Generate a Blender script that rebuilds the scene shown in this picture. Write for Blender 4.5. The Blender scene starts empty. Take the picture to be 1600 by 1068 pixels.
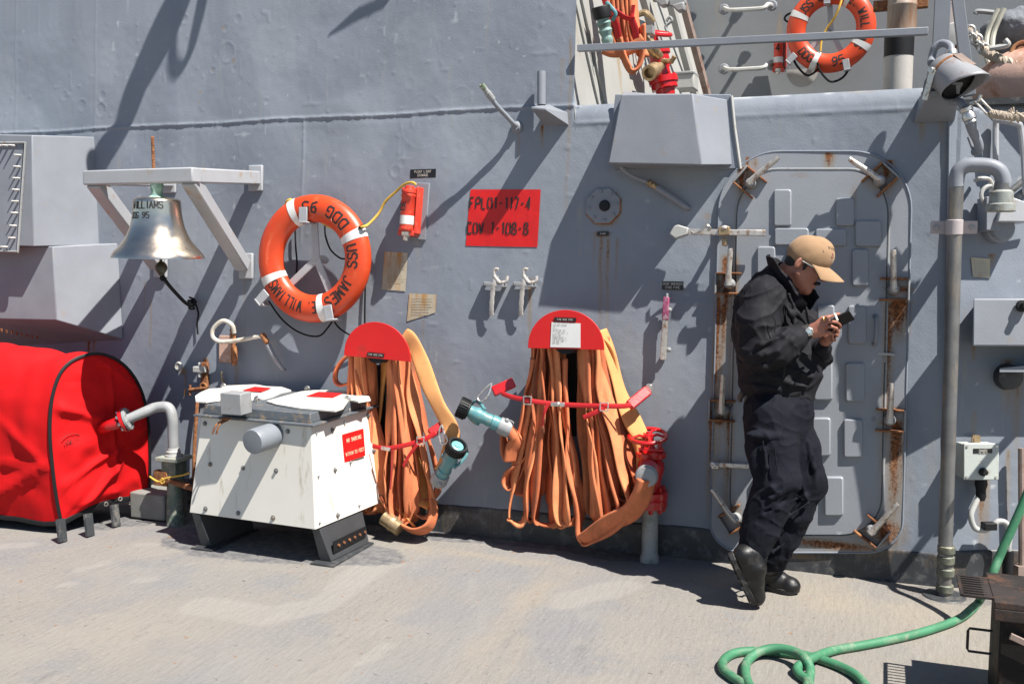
import bpy, bmesh, math, random
import numpy as np
from mathutils import Vector, Matrix
random.seed(7); rng = np.random.default_rng(7)
R = math.radians
# ---------------------------------------------------------------- camera, world, sun, exposure
sc = bpy.context.scene
YAW = R(20.35); PITCH = math.atan(154/1556.0); F = 1556.0; CX, CY = 800.0, 534.0
CAM = np.array([0.0, -5.19, 1.68])
right = np.array([math.cos(YAW), math.sin(YAW), 0.0])
hf = np.array([-math.sin(YAW), math.cos(YAW), 0.0])
fwd = hf*math.cos(PITCH) + np.array([0, 0, -math.sin(PITCH)])
upv = hf*math.sin(PITCH) + np.array([0, 0, math.cos(PITCH)])
cd = bpy.data.cameras.new("camera"); cam = bpy.data.objects.new("camera", cd)
sc.collection.objects.link(cam); sc.camera = cam
cd.sensor_width = 36.0; cd.lens = F/1600*36.0; cd.clip_start = 0.1; cd.clip_end = 500
Mx = Matrix((right, upv, -fwd)).transposed().to_4x4(); Mx.translation = Vector(CAM); cam.matrix_world = Mx
SUNV = np.array([-0.58, 0.23, -1.0]); SUND = SUNV/np.linalg.norm(SUNV)      # travel direction of the light
world = bpy.data.worlds.new("World"); sc.world = world; world.use_nodes = True
wn = world.node_tree; wn.nodes.clear()
wo = wn.nodes.new('ShaderNodeOutputWorld'); bg = wn.nodes.new('ShaderNodeBackground'); sky = wn.nodes.new('ShaderNodeTexSky')
sky.sky_type = 'NISHITA'; sky.sun_disc = False
sky.sun_elevation = math.asin(-SUND[2]); sky.sun_rotation = math.atan2(-SUND[0], -SUND[1])
sky.air_density = 1.0; sky.dust_density = 0.3; sky.ozone_density = 3.0
bg.inputs[1].default_value = 0.05
wn.links.new(sky.outputs[0], bg.inputs[0]); wn.links.new(bg.outputs[0], wo.inputs[0])
sl = bpy.data.lights.new("sun", 'SUN'); sl.energy = 5.0; sl.angle = R(0.53); sl.color = (1.0, 0.955, 0.89)
so = bpy.data.objects.new("sun", sl); sc.collection.objects.link(so)
so.rotation_euler = Vector(-SUND).to_track_quat('Z', 'Y').to_euler(); so.location = (3, -3, 8)
sc.view_settings.view_transform = 'Standard'; sc.view_settings.look = 'None'
sc.view_settings.exposure = 1.16; sc.view_settings.gamma = 1.0; sc.view_settings.use_curve_mapping = False
sc.render.engine = 'CYCLES'
# ---------------------------------------------------------------- measuring helpers (photo pixel -> place in the world)
LEAN = R(4.0)
N1 = np.array([0, -math.cos(LEAN), math.sin(LEAN)]); V1 = np.array([0, math.sin(LEAN), math.cos(LEAN)]); U1 = np.array([1.0, 0, 0])
A2 = R(20.0); O2 = np.array([0.335, 0.0, 0.0])
N2 = np.array([math.sin(A2)*math.cos(LEAN), -math.cos(A2)*math.cos(LEAN), math.sin(LEAN)])
U2 = np.array([math.cos(A2), math.sin(A2), 0.0]); V2 = np.cross(U2, -N2); V2 = V2 if V2[2] > 0 else -V2
def ray(px, py): return right*((px-CX)/F) - upv*((py-CY)/F) + fwd
def PX(px, py, x=None, y=None, z=None):
    r = ray(px, py)
    for a, i in ((x, 0), (y, 1), (z, 2)):
        if a is not None: return CAM + r*((a-CAM[i])/r[i])
def W(px, py, d=0.0):
    r = ray(px, py); return CAM + r*((d - N1@CAM)/(N1@r))
def W2(px, py, d=0.0):
    r = ray(px, py); return CAM + r*((d + N2@O2 - N2@CAM)/(N2@r))
def uv(px, py, d=0.0):
    p = W(px, py, d); return np.array([p[0], V1@p])
def pt(u, v, d=0.0): return U1*u + V1*v + N1*d
def sh(px, py, d):      # the point d off the bulkhead whose sunlight shadow falls on this wall point
    p = W(px, py, 0); return p - SUND*(d/(-(SUND@N1)))
# ---------------------------------------------------------------- noise for geometry
class VN:
    def __init__(s, seed, n=64): s.g = np.random.default_rng(seed).random((n, n, n if n <= 64 else 8)); s.n = n
    def __call__(s, x, y, z=0.0):
        x, y, z = np.broadcast_arrays(np.asarray(x, float), y, z); n = s.n; m = s.g.shape[2]
        xi, yi, zi = np.floor(x).astype(int), np.floor(y).astype(int), np.floor(z).astype(int)
        fx, fy, fz = x-xi, y-yi, z-zi
        fx, fy, fz = [f*f*(3-2*f) for f in (fx, fy, fz)]
        o = 0
        for a in (0, 1):
            for b in (0, 1):
                for c in (0, 1):
                    o = o + s.g[(xi+a) % n, (yi+b) % n, (zi+c) % m]*(fx if a else 1-fx)*(fy if b else 1-fy)*(fz if c else 1-fz)
        return o*2-1
vn = VN(3, 64); vn2 = VN(11, 64)
def fbm(x, y, z=0.0, o=4):
    s = 0; a = 1.0; f = 1.0
    for _ in range(o): s = s + a*vn(x*f+17.3*_, y*f+5.1*_, z*f); a *= .5; f *= 2.03
    return s/1.9
# ---------------------------------------------------------------- materials
MATS = {}
def mat(name, col, rough=0.5, metal=0.0, bump=0.15, bscale=120.0, var=0.10, vscale=6.0, dirt=None, dirt_amt=0.0, dirt_scale=9.0,
        attr=False, spec=0.5, coat=0.0, grunge_stretch=None, sheen=0.0, bdist=0.002, weave=0.0):
    if name in MATS: return MATS[name]
    if metal < .3:
        col = tuple(k*.84 for k in col); dirt = tuple(k*.84 for k in dirt) if dirt else dirt
    m = bpy.data.materials.new(name); m.use_nodes = True; nt = m.node_tree; n = nt.nodes; L = nt.links.new
    b = n['Principled BSDF']
    b.inputs['Metallic'].default_value = metal; b.inputs['Specular IOR Level'].default_value = spec
    if coat: b.inputs['Coat Weight'].default_value = coat; b.inputs['Coat Roughness'].default_value = .25
    if sheen: b.inputs['Sheen Weight'].default_value = sheen
    tc = n.new('ShaderNodeTexCoord'); mp = n.new('ShaderNodeMapping'); L(tc.outputs['Object'], mp.inputs[0])
    def noise(scale, detail=4, rough_=.55, vec=None):
        t = n.new('ShaderNodeTexNoise'); t.inputs['Scale'].default_value = scale; t.inputs['Detail'].default_value = detail
        t.inputs['Roughness'].default_value = rough_; L(vec or mp.outputs[0], t.inputs['Vector']); return t.outputs['Fac']
    def ramp(fac, a, bb):
        r = n.new('ShaderNodeMapRange'); L(fac, r.inputs[0]); r.inputs[1].default_value = a; r.inputs[2].default_value = bb; return r.outputs[0]
    def mix(fac, ca, cb):
        x = n.new('ShaderNodeMix'); x.data_type = 'RGBA'
        if isinstance(fac, float): x.inputs[0].default_value = fac
        else: L(fac, x.inputs[0])
        for c, i in ((ca, 6), (cb, 7)):
            if isinstance(c, (tuple, list)): x.inputs[i].default_value = (*c[:3], 1)
            else: L(c, x.inputs[i])
        return x.outputs[2]
    c = mix(ramp(noise(vscale, 6), .3, .7), tuple(k*(1-var) for k in col), tuple(min(1, k*(1+var)) for k in col))
    rust_fac = None
    if attr:
        a = n.new('ShaderNodeAttribute'); a.attribute_name = 'rust'
        st = n.new('ShaderNodeMapping'); st.inputs['Scale'].default_value = (1, 1, .07); L(tc.outputs['Object'], st.inputs[0])
        nn = noise(85, 5, .7, st.outputs[0]); nf = noise(75, 4, .7)
        sm = n.new('ShaderNodeMath'); sm.operation = 'ADD'; L(nn, sm.inputs[0]); L(nf, sm.inputs[1])
        h = n.new('ShaderNodeMath'); h.operation = 'MULTIPLY'; h.inputs[1].default_value = .62; L(sm.outputs[0], h.inputs[0])
        s2 = n.new('ShaderNodeMath'); s2.operation = 'SUBTRACT'; L(a.outputs['Fac'], s2.inputs[0]); L(h.outputs[0], s2.inputs[1])
        thin = ramp(s2.outputs[0], -.50, .10); thick = ramp(s2.outputs[0], .0, .30)
        gate = ramp(a.outputs['Fac'], .02, .15)
        g1 = n.new('ShaderNodeMath'); g1.operation = 'MULTIPLY'; L(thin, g1.inputs[0]); L(gate, g1.inputs[1])
        g3 = n.new('ShaderNodeMath'); g3.operation = 'MULTIPLY'; L(g1.outputs[0], g3.inputs[0]); g3.inputs[1].default_value = .62
        c = mix(g3.outputs[0], c, (.21, .14, .065))
        c = mix(thick, c, mix(ramp(nf, .38, .66), (.055, .020, .008), (.27, .095, .025)))
        rust_fac = thick
        a2 = n.new('ShaderNodeAttribute'); a2.attribute_name = 'wear'
        c = mix(ramp(a2.outputs['Fac'], 0, 1), c, (.52, .54, .55))
        a3 = n.new('ShaderNodeAttribute'); a3.attribute_name = 'dark'
        c = mix(ramp(a3.outputs['Fac'], 0, 1), c, (.05, .055, .06))
    if dirt is not None:
        vec = None
        if grunge_stretch:
            st2 = n.new('ShaderNodeMapping'); st2.inputs['Scale'].default_value = grunge_stretch; L(tc.outputs['Object'], st2.inputs[0]); vec = st2.outputs[0]
        f = noise(dirt_scale, 8, .68, vec)
        c = mix(ramp(f, .62-dirt_amt*.3, .74-dirt_amt*.2), c, dirt)
    L(c, b.inputs['Base Color'])
    rr = n.new('ShaderNodeMapRange'); L(noise(vscale*3, 5), rr.inputs[0]); rr.inputs[3].default_value = max(.03, rough-.1); rr.inputs[4].default_value = min(1, rough+.12)
    if rust_fac is not None:
        q = n.new('ShaderNodeMix'); L(rust_fac, q.inputs[0]); L(rr.outputs[0], q.inputs[2]); q.inputs[3].default_value = .9; L(q.outputs[0], b.inputs['Roughness'])
    else: L(rr.outputs[0], b.inputs['Roughness'])
    if bump:
        bp = n.new('ShaderNodeBump'); bp.inputs['Strength'].default_value = bump; bp.inputs['Distance'].default_value = bdist
        hsrc = noise(bscale, 3, .6)
        if weave:
            wv = n.new('ShaderNodeTexWave'); wv.inputs['Scale'].default_value = weave; wv.inputs['Distortion'].default_value = 1.5; L(mp.outputs[0], wv.inputs[0])
            ad = n.new('ShaderNodeMath'); ad.operation = 'ADD'; L(hsrc, ad.inputs[0]); L(wv.outputs['Fac'], ad.inputs[1]); hsrc = ad.outputs[0]
        L(hsrc, bp.inputs['Height']); L(bp.outputs[0], b.inputs['Normal'])
    MATS[name] = m; return m
RUST = (.16, .055, .02)
M_wall = mat('haze_grey_paint', (.220, .246, .288), .5, spec=.22, bump=.48, bscale=95, var=.09, vscale=2.2, attr=True, dirt=(.265, .275, .285), dirt_amt=.12, dirt_scale=13, grunge_stretch=(1, 1, .12))
M_grey = mat('haze_grey_fittings', (.235, .25, .28), .45, spec=.25, bump=.35, bscale=140, var=.07, dirt=(.26, .23, .19), dirt_amt=.02, dirt_scale=14)
M_grey2 = mat('weathered_grey_fittings', (.28, .29, .295), .5, bump=.4, bscale=140, var=.12, dirt=(.20, .12, .07), dirt_amt=.12, dirt_scale=30)
M_pale = mat('pale_grey_paint', (.42, .42, .40), .5, bump=.3, bscale=110, var=.08, dirt=(.30, .24, .17), dirt_amt=.15, dirt_scale=10)
M_dgrey = mat('dark_grey_paint', (.036, .040, .044), .55, bump=.4, bscale=150, var=.2, dirt=(.15, .14, .13), dirt_amt=.3, dirt_scale=12)
M_dsteel = mat('dull_pipe_steel', (.165, .165, .165), .42, metal=.5, bump=.3, bscale=60, var=.25, vscale=9, dirt=(.26, .22, .17), dirt_amt=.3, dirt_scale=16, grunge_stretch=(1, 1, .2))
M_rust = mat('rusty_steel', (.21, .075, .03), .85, bump=.9, bscale=160, var=.5, vscale=25, dirt=(.36, .17, .06), dirt_amt=.5, dirt_scale=35)
M_steel = mat('bright_steel', (.58, .57, .54), .33, metal=.85, bump=.3, bscale=70, var=.15, dirt=(.2, .13, .08), dirt_amt=.3, dirt_scale=45)
M_lever = mat('worn_lever_metal', (.50, .47, .43), .38, metal=.55, bump=.35, bscale=120, var=.2, dirt=(.24, .13, .07), dirt_amt=.35, dirt_scale=35)
M_white = mat('white_locker_paint', (.72, .70, .635), .42, bump=.12, bscale=60, var=.03, vscale=3, dirt=(.42, .37, .28), dirt_amt=.14, dirt_scale=5, grunge_stretch=(3, 3, .5))
M_red = mat('red_sign_paint', (.60, .006, .006), .5, bump=.2, bscale=60, var=.06, dirt=(.4, .02, .01), dirt_amt=.1)
M_redm = mat('red_valve_paint', (.50, .006, .008), .28, bump=.25, bscale=110, var=.12, dirt=(.25, .01, .01), dirt_amt=.2, coat=.3)
M_redc = mat('red_canvas', (.56, .004, .006), .8, bump=.35, bscale=420, var=.08, vscale=3, dirt=(.40, .005, .008), dirt_amt=.15, dirt_scale=4, spec=.2)
M_strap = mat('red_webbing', (.60, .012, .016), .6, bump=.4, bscale=500, var=.1)
M_black = mat('black_rubber', (.0085, .0085, .010), .55, spec=.3, bump=.3, bscale=200, var=.3)
M_hose = mat('orange_hose_jacket', (.66, .19, .075), .8, bump=.45, bscale=380, var=.16, vscale=7, dirt=(.42, .13, .05), dirt_amt=.28, dirt_scale=6, grunge_stretch=(1, 1, .3), weave=150)
M_hose2 = mat('pale_orange_hose_jacket', (.74, .26, .105), .85, bump=.45, bscale=380, var=.2, vscale=9, dirt=(.40, .12, .045), dirt_amt=.3, dirt_scale=7, grunge_stretch=(1, 1, .3), weave=150)  # paler tone of the same jacket, given to some folds
M_hose3 = mat('dark_orange_hose_jacket', (.52, .135, .050), .85, bump=.45, bscale=380, var=.2, vscale=9, dirt=(.22, .09, .05), dirt_amt=.35, dirt_scale=9, grunge_stretch=(1, 1, .3), weave=150)  # darker tone of the same jacket, given to some folds
M_hosey = mat('faded_yellow_hose_jacket', (.72, .33, .115), .8, bump=.4, bscale=380, var=.12, vscale=6, dirt=(.5, .22, .08), dirt_amt=.2, dirt_scale=6, weave=150)
M_ring = mat('orange_life_ring_shell', (.62, .058, .012), .38, bump=.12, bscale=50, var=.06, vscale=5, dirt=(.62, .10, .03), dirt_amt=.2, dirt_scale=12)
M_tape = mat('white_reflective_tape', (.72, .72, .70), .4, bump=.2, bscale=200, var=.06)
M_ink = mat('black_lettering', (.015, .013, .013), .6, bump=0, var=.3, dirt=(.09, .05, .03), dirt_amt=.15, dirt_scale=60)
M_teal = mat('teal_nozzle_paint', (.095, .26, .28), .38, bump=.35, bscale=90, var=.15, dirt=(.20, .24, .20), dirt_amt=.25, dirt_scale=30)
M_rope = mat('yellow_rope', (.68, .42, .06), .8, bump=.8, bscale=300, var=.25)
M_brope = mat('black_cord', (.008, .009, .010), .85, spec=.2, bump=.6, bscale=300, var=.3)
M_wrope = mat('weathered_rope', (.50, .42, .33), .9, bump=1, bscale=220, var=.3, bdist=.006)
M_bell = mat('polished_brass', (.74, .62, .48), .22, metal=1.0, bump=.10, bscale=14, var=.10, vscale=5, dirt=(.34, .24, .15), dirt_amt=.12, dirt_scale=7)
M_verd = mat('green_patina', (.22, .38, .32), .8, bump=.9, bscale=120, var=.35, vscale=30, dirt=(.55, .62, .55), dirt_amt=.4, dirt_scale=35)
M_brass = mat('dull_brass', (.36, .26, .15), .4, metal=.7, bump=.4, bscale=120, var=.3, vscale=30)
M_green = mat('green_hose_rubber', (.045, .19, .095), .62, bump=.35, bscale=90, var=.18, dirt=(.17, .24, .16), dirt_amt=.4, dirt_scale=18)
M_tag = mat('black_label_plate', (.010, .009, .009), .4, bump=.1, var=.2)
M_tagtx = mat('label_lettering', (.55, .52, .46), .5, bump=0, var=.1)
M_paper = mat('rust_stained_paper', (.46, .41, .31), .8, bump=.5, bscale=200, var=.1, dirt=(.42, .21, .05), dirt_amt=.45, dirt_scale=16, grunge_stretch=(1, 1, .18))
M_sheet = mat('white_notice_sheet', (.70, .70, .68), .6, bump=.1, var=.05)
M_pencil = mat('faint_print', (.33, .32, .31), .8, bump=0, var=.1)
M_pink = mat('weathered_pink_primer', (.55, .36, .29), .55, bump=.5, bscale=80, var=.15, dirt=(.38, .17, .09), dirt_amt=.35, dirt_scale=10)
M_binm = mat('scorched_rusty_steel', (.008, .006, .006), .7, metal=0, spec=.25, bump=.6, bscale=90, var=.4, vscale=14, dirt=(.07, .03, .018), dirt_amt=.3, dirt_scale=14)
M_skin = mat('skin', (.34, .138, .092), .5, bump=.25, bscale=260, var=.10, vscale=18, dirt=(.50, .17, .12), dirt_amt=.15, dirt_scale=30)
M_skin.node_tree.nodes['Principled BSDF'].inputs['Subsurface Weight'].default_value = .08
M_skin.node_tree.nodes['Principled BSDF'].inputs['Subsurface Radius'].default_value = (.012, .005, .003)
M_hair = mat('black_hair', (.012, .009, .008), .55, bump=.9, bscale=500, var=.4, bdist=.004)
M_jacket = mat('black_nylon_jacket', (.0078, .0075, .0108), .78, bump=.35, bscale=300, var=.2, vscale=10, bdist=.002, spec=.24)
M_trouser = mat('navy_black_trousers', (.0055, .0065, .012), .85, bump=.4, bscale=500, var=.25, vscale=8, spec=.18)
M_boot = mat('black_boot_leather', (.0065, .0065, .007), .44, spec=.4, bump=.5, bscale=130, var=.3, dirt=(.04, .037, .034), dirt_amt=.3, dirt_scale=16)
M_sole = mat('boot_sole_rubber', (.011, .011, .012), .6, bump=.5, bscale=90, var=.3, dirt=(.12, .11, .10), dirt_amt=.35, dirt_scale=14)
M_cap = mat('khaki_cap_cotton', (.33, .20, .105), .9, bump=.5, bscale=600, var=.06, vscale=20, sheen=.1)
M_phone = mat('black_phone_glass', (.01, .01, .012), .12, bump=0, var=.1)
M_glass = mat('smoked_lens', (.015, .015, .018), .08, bump=0, var=0)
M_gold = mat('gold', (.75, .50, .16), .25, metal=1, bump=.1, var=.1)
# ---------------------------------------------------------------- object helpers
COL = sc.collection
def tag(o, label=None, cat=None, group=None, kind=None):
    if label: o['label'] = label
    if cat: o['category'] = cat
    if group: o['group'] = group
    if kind: o['kind'] = kind
    return o
def thing(name, loc, label, cat, group=None):
    o = bpy.data.objects.new(name, None); COL.objects.link(o); o.empty_display_size = .1
    o.location = Vector(np.asarray(loc, float)); return tag(o, label, cat, group)
def wloc(o):
    v = Vector((0, 0, 0))
    while o is not None: v += o.location; o = o.parent
    return v
def norm(a): a = np.asarray(a, float); return a/(np.linalg.norm(a)+1e-12)
def frame(axis, hint=(0, 0, 1)):
    a = norm(axis); h = np.asarray(hint, float)
    if abs(a@norm(h)) > .97: h = np.array([1.0, 0, 0]) if abs(a[0]) < .9 else np.array([0, 1.0, 0])
    x = norm(np.cross(h, a)); y = np.cross(a, x); return x, y, a
def smooth_path(P, n=6, closed=False):
    P = [np.asarray(p, float) for p in P]; m = len(P); out = []
    rngi = range(m) if closed else range(m-1)
    for i in rngi:
        if closed: a, b, c, d = P[(i-1) % m], P[i], P[(i+1) % m], P[(i+2) % m]
        else: a, b, c, d = P[max(i-1, 0)], P[i], P[i+1], P[min(i+2, m-1)]
        for k in range(n):
            t = k/n; out.append(.5*((2*b)+(-a+c)*t+(2*a-5*b+4*c-d)*t*t+(-a+3*b-3*c+d)*t**3))
    if not closed: out.append(P[-1])
    return out
class MB:
    def __init__(s): s.v = []; s.f = []
    def add(s, vs, fs):
        o = len(s.v); s.v += [tuple(map(float, p)) for p in vs]; s.f += [tuple(i+o for i in f) for f in fs]; return s
    def box(s, c, sx, sy, sz, X=(1, 0, 0), Y=(0, 1, 0), Z=(0, 0, 1)):
        c = np.asarray(c, float); X, Y, Z = map(np.asarray, (X, Y, Z)); vs = []
        for k in (-1, 1):
            for j in (-1, 1):
                for i in (-1, 1): vs.append(c + X*(i*sx/2) + Y*(j*sy/2) + Z*(k*sz/2))
        return s.add(vs, [(0, 2, 3, 1), (4, 5, 7, 6), (0, 1, 5, 4), (2, 6, 7, 3), (0, 4, 6, 2), (1, 3, 7, 5)])
    def hexa(s, b, t):      # two quads in the same order
        return s.add(list(b)+list(t), [(3, 2, 1, 0), (4, 5, 6, 7), (0, 1, 5, 4), (1, 2, 6, 5), (2, 3, 7, 6), (3, 0, 4, 7)])
    def prism(s, poly, vec):
        poly = [np.asarray(p, float) for p in poly]; n = len(poly); v = np.asarray(vec, float)
        return s.add(poly+[p+v for p in poly], [tuple(range(n))[::-1], tuple(range(n, 2*n))]+[(i, (i+1) % n, (i+1) % n+n, i+n) for i in range(n)])
    def bar(s, a, b, w, h, hint=(0, 0, 1)):
        x, y, z = frame(np.asarray(b, float)-np.asarray(a, float), hint)
        return s.box((np.asarray(a, float)+np.asarray(b, float))/2, w, h, np.linalg.norm(np.asarray(b, float)-np.asarray(a, float)), x, y, z)
    def tube(s, pts, r, seg=10, closed=False, sm=0):
        if sm: pts = smooth_path(pts, sm, closed)
        P = [np.asarray(p, float) for p in pts]; n = len(P); rr = r if hasattr(r, '__len__') else [r]*n
        if len(rr) != n: rr = np.interp(np.linspace(0, 1, n), np.linspace(0, 1, len(rr)), rr)
        vs = []; x = None
        for i in range(n):
            a = P[(i-1) % n] if (closed or i > 0) else P[i]; b = P[(i+1) % n] if (closed or i < n-1) else P[i]
            t = norm(b-a)
            if x is None: x, y, _ = frame(t)
            else: x = norm(x - t*(x@t)); y = np.cross(t, x)
            for k in range(seg):
                q = 2*math.pi*k/seg; vs.append(P[i]+(x*math.cos(q)+y*math.sin(q))*rr[i])
        fs = []
        for i in range(n if closed else n-1):
            j = (i+1) % n
            for k in range(seg): fs.append((i*seg+k, i*seg+(k+1) % seg, j*seg+(k+1) % seg, j*seg+k))
        if not closed: fs += [tuple(range(seg))[::-1], tuple((n-1)*seg+k for k in range(seg))]
        return s.add(vs, fs)
    def lathe(s, o, axis, prof, seg=20, cap=True):
        x, y, z = frame(axis); o = np.asarray(o, float); vs = []; fs = []; m = len(prof)
        for (h, r) in prof:
            for k in range(seg):
                q = 2*math.pi*k/seg; vs.append(o+z*h+(x*math.cos(q)+y*math.sin(q))*max(r, 1e-5))
        for i in range(m-1):
            for k in range(seg): fs.append((i*seg+k, i*seg+(k+1) % seg, (i+1)*seg+(k+1) % seg, (i+1)*seg+k))
        if cap: fs += [tuple(range(seg))[::-1], tuple((m-1)*seg+k for k in range(seg))]
        return s.add(vs, fs)
    def cyl(s, a, b, r, seg=16): a = np.asarray(a, float); b = np.asarray(b, float); return s.lathe(a, b-a, [(0, r), (np.linalg.norm(b-a), r)], seg)
    def ball(s, c, r, sy=None, sz=None, n=12, X=(1, 0, 0), Y=(0, 1, 0), Z=(0, 0, 1)):
        sy = sy or r; sz = sz or r; X, Y, Z = map(np.asarray, (X, Y, Z)); c = np.asarray(c, float); vs = []; fs = []; m = n//2+1
        for i in range(m+1):
            th = math.pi*i/m
            for k in range(n):
                q = 2*math.pi*k/n; vs.append(c+X*(r*math.sin(th)*math.cos(q))+Y*(sy*math.sin(th)*math.sin(q))+Z*(sz*math.cos(th)))
        for i in range(m):
            for k in range(n): fs.append((i*n+k, (i+1)*n+k, (i+1)*n+(k+1) % n, i*n+(k+1) % n))
        return s.add(vs, fs)
    def torus(s, c, X, Y, R_, r, seg=48, sec=14, rz=None, a0=0.0, a1=2*math.pi):
        X = norm(X); Y = norm(Y); Z = np.cross(X, Y); c = np.asarray(c, float); rz = rz or r; full = abs(a1-a0-2*math.pi) < 1e-6; vs = []; fs = []
        n = seg if full else seg+1
        for i in range(n):
            q = a0+(a1-a0)*i/seg; D = X*math.cos(q)+Y*math.sin(q)
            for k in range(sec):
                p = 2*math.pi*k/sec; vs.append(c+D*(R_+r*math.cos(p))+Z*(rz*math.sin(p)))
        for i in range(n if full else n-1):
            j = (i+1) % n
            for k in range(sec): fs.append((i*sec+k, j*sec+k, j*sec+(k+1) % sec, i*sec+(k+1) % sec))
        return s.add(vs, fs)
    def ribbon(s, path, side, w, t, nsec=10):      # flat oval section swept along path, side = width direction per point
        P = [np.asarray(p, float) for p in path]; n = len(P); vs = []
        for i in range(n):
            T = norm(P[min(i+1, n-1)]-P[max(i-1, 0)]); S = np.asarray(side[i] if len(side) == n else side[0], float); S = norm(S-T*(S@T)); B = np.cross(T, S)
            ww = w[i] if hasattr(w, '__len__') else w; tt = t[i] if hasattr(t, '__len__') else t
            for k in range(nsec):
                q = 2*math.pi*k/nsec; c_, s_ = math.cos(q), math.sin(q)
                vs.append(P[i]+S*(ww*math.copysign(abs(c_)**.75, c_))+B*(tt*math.copysign(abs(s_)**.6, s_)))
        fs = [(i*nsec+k, i*nsec+(k+1) % nsec, (i+1)*nsec+(k+1) % nsec, (i+1)*nsec+k) for i in range(n-1) for k in range(nsec)]
        fs += [tuple(range(nsec))[::-1], tuple((n-1)*nsec+k for k in range(nsec))]
        return s.add(vs, fs)
    def build(s, name, m, parent=None, smooth=True, bevel=0.0, label=None, cat=None, group=None, kind=None, seg=2, angle=35, sub=0):
        V = np.array(s.v)
        if name in ('lettering', 'dog_housing_', 'printed_lines'): kind = 'stuff'
        if parent is not None: o0 = np.array(wloc(parent))
        else: o0 = np.array([(V[:, 0].min()+V[:, 0].max())/2, (V[:, 1].min()+V[:, 1].max())/2, V[:, 2].min()])
        me = bpy.data.meshes.new(name); me.from_pydata((V-o0).tolist(), [], s.f)
        bm = bmesh.new(); bm.from_mesh(me); bmesh.ops.recalc_face_normals(bm, faces=bm.faces); bm.to_mesh(me); bm.free()
        me.materials.append(m); me.update()
        if smooth:
            me.polygons.foreach_set('use_smooth', [True]*len(me.polygons))
            try: me.set_sharp_from_angle(angle=R(angle))
            except Exception: pass
        o = bpy.data.objects.new(name, me); COL.objects.link(o)
        if parent is not None: o.parent = parent
        else: o.location = Vector(o0)
        if bevel:
            md = o.modifiers.new('bevel', 'BEVEL'); md.width = bevel; md.segments = seg; md.limit_method = 'ANGLE'; md.angle_limit = R(32); md.harden_normals = False
        if sub: md = o.modifiers.new('sub', 'SUBSURF'); md.levels = sub; md.render_levels = sub
        return tag(o, label, cat, group, kind)
def copytree(o, delta, parent=None):
    c = o.copy(); COL.objects.link(c)
    if parent is None: c.location = o.location + Vector(delta)
    else: c.parent = parent
    for ch in o.children: copytree(ch, delta, c)
    return c
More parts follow.
